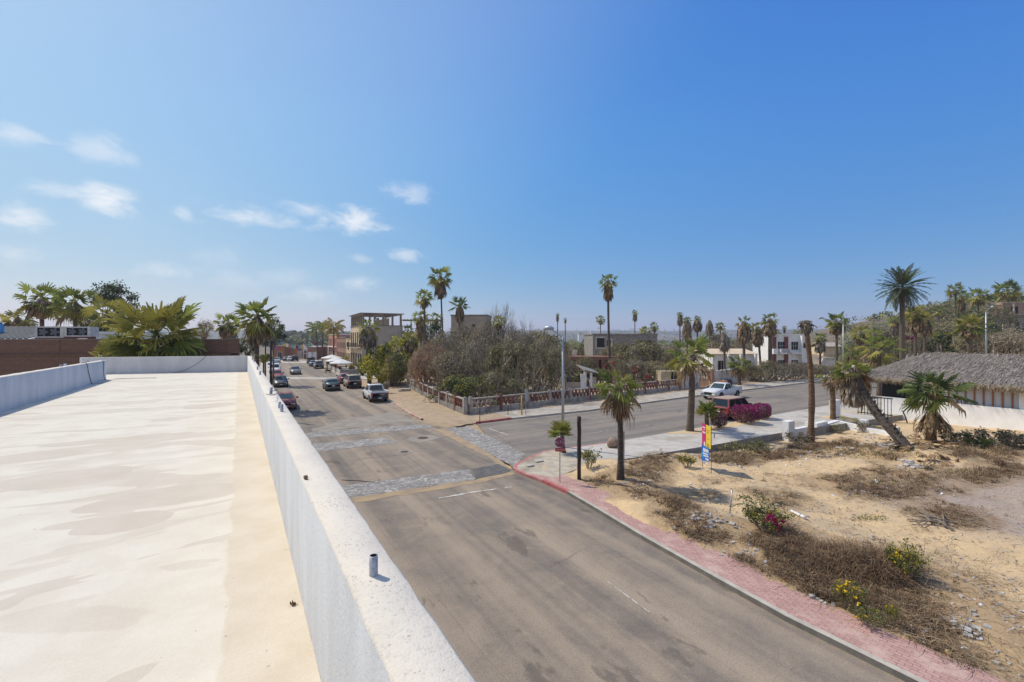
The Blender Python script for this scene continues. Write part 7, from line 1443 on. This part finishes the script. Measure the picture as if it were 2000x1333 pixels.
for (px, py, n_, s0) in ((1360,1010,26,.07),(1390,1020,24,.09),(1440,1085,16,.06),(1560,1090,24,.08),(1580,1100,18,.1),(1255,950,30,.05),(1280,900,36,.06),(1420,905,20,.10),(1660,830,30,.07),(1700,850,34,.10),(1720,870,30,.12),(1640,880,26,.10),(1600,890,20,.08),(1780,905,24,.12),(1860,1215,20,.07),(1900,1230,16,.09),(1520,1075,22,.07),(1240,925,26,.05),(1480,1060,14,.07),(1690,955,18,.08)):
    for k in range(n_):
        p = GL(px+rnd.gauss(0,18), py+rnd.gauss(0,7)); s = s0*rnd.uniform(.4,1.5)
        stones.box(p+V(0,0,s*.2), (s*1.4, s, s*.6), 0, 0, Matrix.Rotation(rnd.uniform(0,3), 3, 'Z') @ Matrix.Rotation(rnd.uniform(-.6,.6), 3, 'X'))
for k in range(150):
    px, py, sx, sy = rnd.choice(((1700,870,70,25),(1260,930,60,22),(1430,905,50,8),(1500,1080,80,30),(1700,960,80,16),(1560,900,80,20),(1900,1240,70,40),(1400,1030,50,25),(1660,840,40,15)))
    p = GL(px+rnd.gauss(0,sx), py+rnd.gauss(0,sy))
    if float(sd(CURBX, np.array([p.x]), np.array([p.y]), -1)[0]) < 1.5: continue
    s = rnd.uniform(.03,.085)+.001*p.y
    for j in range(3): lit.leaf(p+V(rnd.gauss(0,s*.3), rnd.gauss(0,s*.3), s*rnd.uniform(.15,.6)), s, 0 if rnd.random() < .9 else 1, rnd, .8, nrm=(rnd.gauss(0,.4), rnd.gauss(0,.4), 1))
for (px, py, rx, ry, n_) in ((1700,1014,30,6,150),(1660,875,60,8,300),(1690,890,40,7,200),(1880,920,30,6,120),(1730,945,40,6,120),(1590,880,40,8,150),(1760,880,30,6,150)):
    for k in range(n_):
        a = rnd.uniform(0,6.28); r = math.sqrt(rnd.random()); p = GL(px+rx*r*math.cos(a), py+ry*r*math.sin(a)); grn.leaf(p+V(0,0,rnd.uniform(.01,.08)), rnd.uniform(.03,.06)+.0008*p.y, rnd.randint(0,1), rnd)
tag(straw.build('loose_straw', [m_straw, m_weed]), 'loose straw and twigs littering the sand', 'straw', kind='stuff'); tag(stones.build('rubble', m_rock), 'pale rubble stones scattered over the lot', 'rubble', kind='stuff'); tag(lit.build('litter', [m_litter, m_blue]), 'white plastic and paper litter in the brush', 'litter', kind='stuff'); tag(grn.build('ground_cover', [m_lg, m_ly]), 'low green ground cover in small patches', 'ground cover', kind='stuff')
# fallen palm leaves round the stocky palm, small fan seedling, dark brush by the hall
fl = MB(); m_fall = M('fallen_frond', (.50,.37,.17), (.34,.24,.11), 2, .9, trans=.1, isl=.4)
for k in range(64):
    p = GL(rnd.gauss(1815, 45), rnd.gauss(876, 11)); fan_leaf(fl, p+V(0,0,.15), rnd.uniform(0,6.28), rnd.uniform(-.1,.25), rnd.uniform(.8,1.5), .4, 1.2, 9, .8, 0 if rnd.random() < .7 else 1, rnd, 1.5)
tag(fl.build('fallen_palm_leaves', [m_pb, m_straw, m_py]), 'dry fallen palm leaves piled near the stocky palm', 'palm leaves', kind='stuff')
e = thing('palm_seedling', 'low dark green palm seedling in the brush right of the stocky palm', 'palm', GL(1905, 872)); inst('crown', fan_crown('seed', 10, .1, 1.2, 12, droop=.5, seed=77, mats='d', dead=0, yel=.1), e, (0,0,.1), 0, (1.15,1.15,.95)); mb = MB(); mb.tube([(0,0,-.1),(0,0,.15)], [.12,.08], 7); mb.build('trunk', m_bark, e)
DB = [twig_mesh('db%d' % i, [m_twig, m_limb], 9, 91+i, 3, 1.1, 3, 700, [m_lb, m_ld], .07) for i in range(2)]
for i, (px, py, r, h, lb) in enumerate(((1870,868,34,.8,'dark brown brush at the right foot of the stocky palm'),(1945,872,34,.9,'dark brown brush left of the right edge by the hall wall'),(1985,874,30,.9,'dark brown brush at the right edge by the hall wall'),(1625,845,24,.6,'grey green weed clump at the foot of the white garden wall'),(1685,845,12,.8,'single dark weed spike in front of the white garden wall'),(1440,888,34,.75,'grey green brush at the slab edge right of the banner'),(1480,882,28,.7,'olive brush at the slab edge, second from the banner'),(1560,868,24,.7,'brown brush round the foot of the dead reddish trunk'))):
    shrub('dry_bush', lb, px, py, 0, r, h, DB[i % 2] if 'olive' not in lb and 'grey green' not in lb else twig_mesh('og', [m_twig, m_lo], 9, 95, 3, 1.1, 3, 900, [m_lo, m_lo, m_lg], .07), 'brush clumps in the lot')
# boulder and stones in a row on the pavement edge, driftwood
p = G(1197, 874, .135); e = thing('boulder', 'tan boulder resting on the concrete sidewalk slab behind the yellowing palm', 'boulder', p, .4); mb = MB(); vs = []; n = 14
for i in range(9):
    th = PI*i/8
    for k in range(n):
        ph = 2*PI*k/n; q = V(math.sin(th)*math.cos(ph), math.sin(th)*math.sin(ph), math.cos(th)); s = 1+.10*math.sin(3*q.x+2*q.z)+.08*math.sin(5*q.y+1); vs.append((q.x*.38*s, q.y*.30*s, .24+q.z*.30*s))
mb.add(vs, [(i*n+k, (i+1)*n+k, (i+1)*n+(k+1) % n, i*n+(k+1) % n) for i in range(8) for k in range(n)], 0, True); o = mb.build('boulder_rock', m_boulder, e); bm_fix(o); mb = MB(); mb.box((.30,-.22,.05), (.14,.1,.1), .5); mb.build('chip', m_boulder, e)
for i, (px, py, lb) in enumerate(((1586,1169,'largest pale stone in the short row at the pavement edge'),(1597,1173,'pale stone second from the upper end of the short row'),(1604,1178,'pale stone in the middle of the short row'),(1612,1182,'pale stone fourth along the short row'),(1611,1170,'pale stone lying just above the short row'),(1628,1183,'whitish stone alone at the lower end of the short row'),(1850,1280,'square yellow brick fragment in the straw at the lower right'),(1562,1050,'grey chunk of concrete left of the flower bush'))):
    p = GL(px, py); mb = MB(); s = .055*(1.4 if 'largest' in lb or 'yellow' in lb else 1)
    mb.box(p+V(0,0,s*.4), (s*1.5, s*1.2, s*1.3), 0, 0, Matrix.Rotation(px*.7, 3, 'Z') @ Matrix.Rotation(.3, 3, 'X')); mb.box(p+V(s*.3,0,s*.6), (s, s, s*1.1), 0, 0, Matrix.Rotation(px*.3, 3, 'Z') @ Matrix.Rotation(.7, 3, 'Y')); o = mb.build('stone', m_rock if 'yellow' not in lb else M('yellow_brick', (.48,.33,.14), rough=.9)); tag(o, lb, 'stone', 'stones at the lot edge')
mb = MB()
for k in range(16): a, b = GL(1795+rnd.gauss(0,20), 1012+rnd.gauss(0,6)), GL(1840+rnd.gauss(0,20), 1030+rnd.gauss(0,6)); mb.tube([a+V(0,0,.05), (a+b)/2+V(0,0,.14), b+V(0,0,.05)], rnd.uniform(.012,.03), 5)
tag(mb.build('driftwood_pile', m_greywood), 'pile of bleached branches on the sand near the gravel', 'branches')
# loose slabs at the pavement corner
for (px, py, s, lb) in ((1052,902,.35,'loose grey slab lying at the pink kerb corner'),(1035,911,.28,'tilted paving slab in the hollow at the kerb corner')):
    p = G(px, py, .125); mb = MB(); mb.box(p+V(0,0,.05), (s*1.3, s*.8, .05), 0, 0, Matrix.Rotation(.5, 3, 'Z') @ Matrix.Rotation(.12, 3, 'X')); tag(mb.build('paving_slab', m_conc), lb, 'slab')
# manhole covers
for (px, py, r, z, lb) in ((826,856,.38,.011,'rusty manhole grate in the square concrete patch'),(790,883,.25,.011,'small manhole cover in the round concrete patch')):
    p = G(px, py); mb = MB(); mb.tube([(p.x,p.y,-.02),(p.x,p.y,z+.006)], [r, r], 18); [mb.bx(p.x-r*.7, p.x+r*.7, p.y-r*.6+j*r*.3-.02, p.y-r*.6+j*r*.3+.02, z+.004, z+.02) for j in range(5)]; tag(mb.build('manhole_cover', M('rusty_iron', (.20,.155,.12), (.14,.115,.09), 8, .8) if 'rusty_iron' not in bpy.data.materials else bpy.data.materials['rusty_iron']), lb, 'manhole')

# ------------------------------------------------------------------ the air between here and the far hills
mb = MB(); mb.bx(-4900, 4900, -1500, 4900, -3.5, 82); o = mb.build('haze', []); hm = bpy.data.materials.new('haze_air'); t = NT(hm); vp = t.node('ShaderNodeVolumePrincipled', {'Color': (.82,.90,1.0), 'Density': .00026, 'Anisotropy': .2}); t.l.new(vp.outputs[0], t.node('ShaderNodeOutputMaterial').inputs['Volume']); o.data.materials.append(hm); tag(o, 'thin pale haze over the plain', 'haze', kind='stuff')
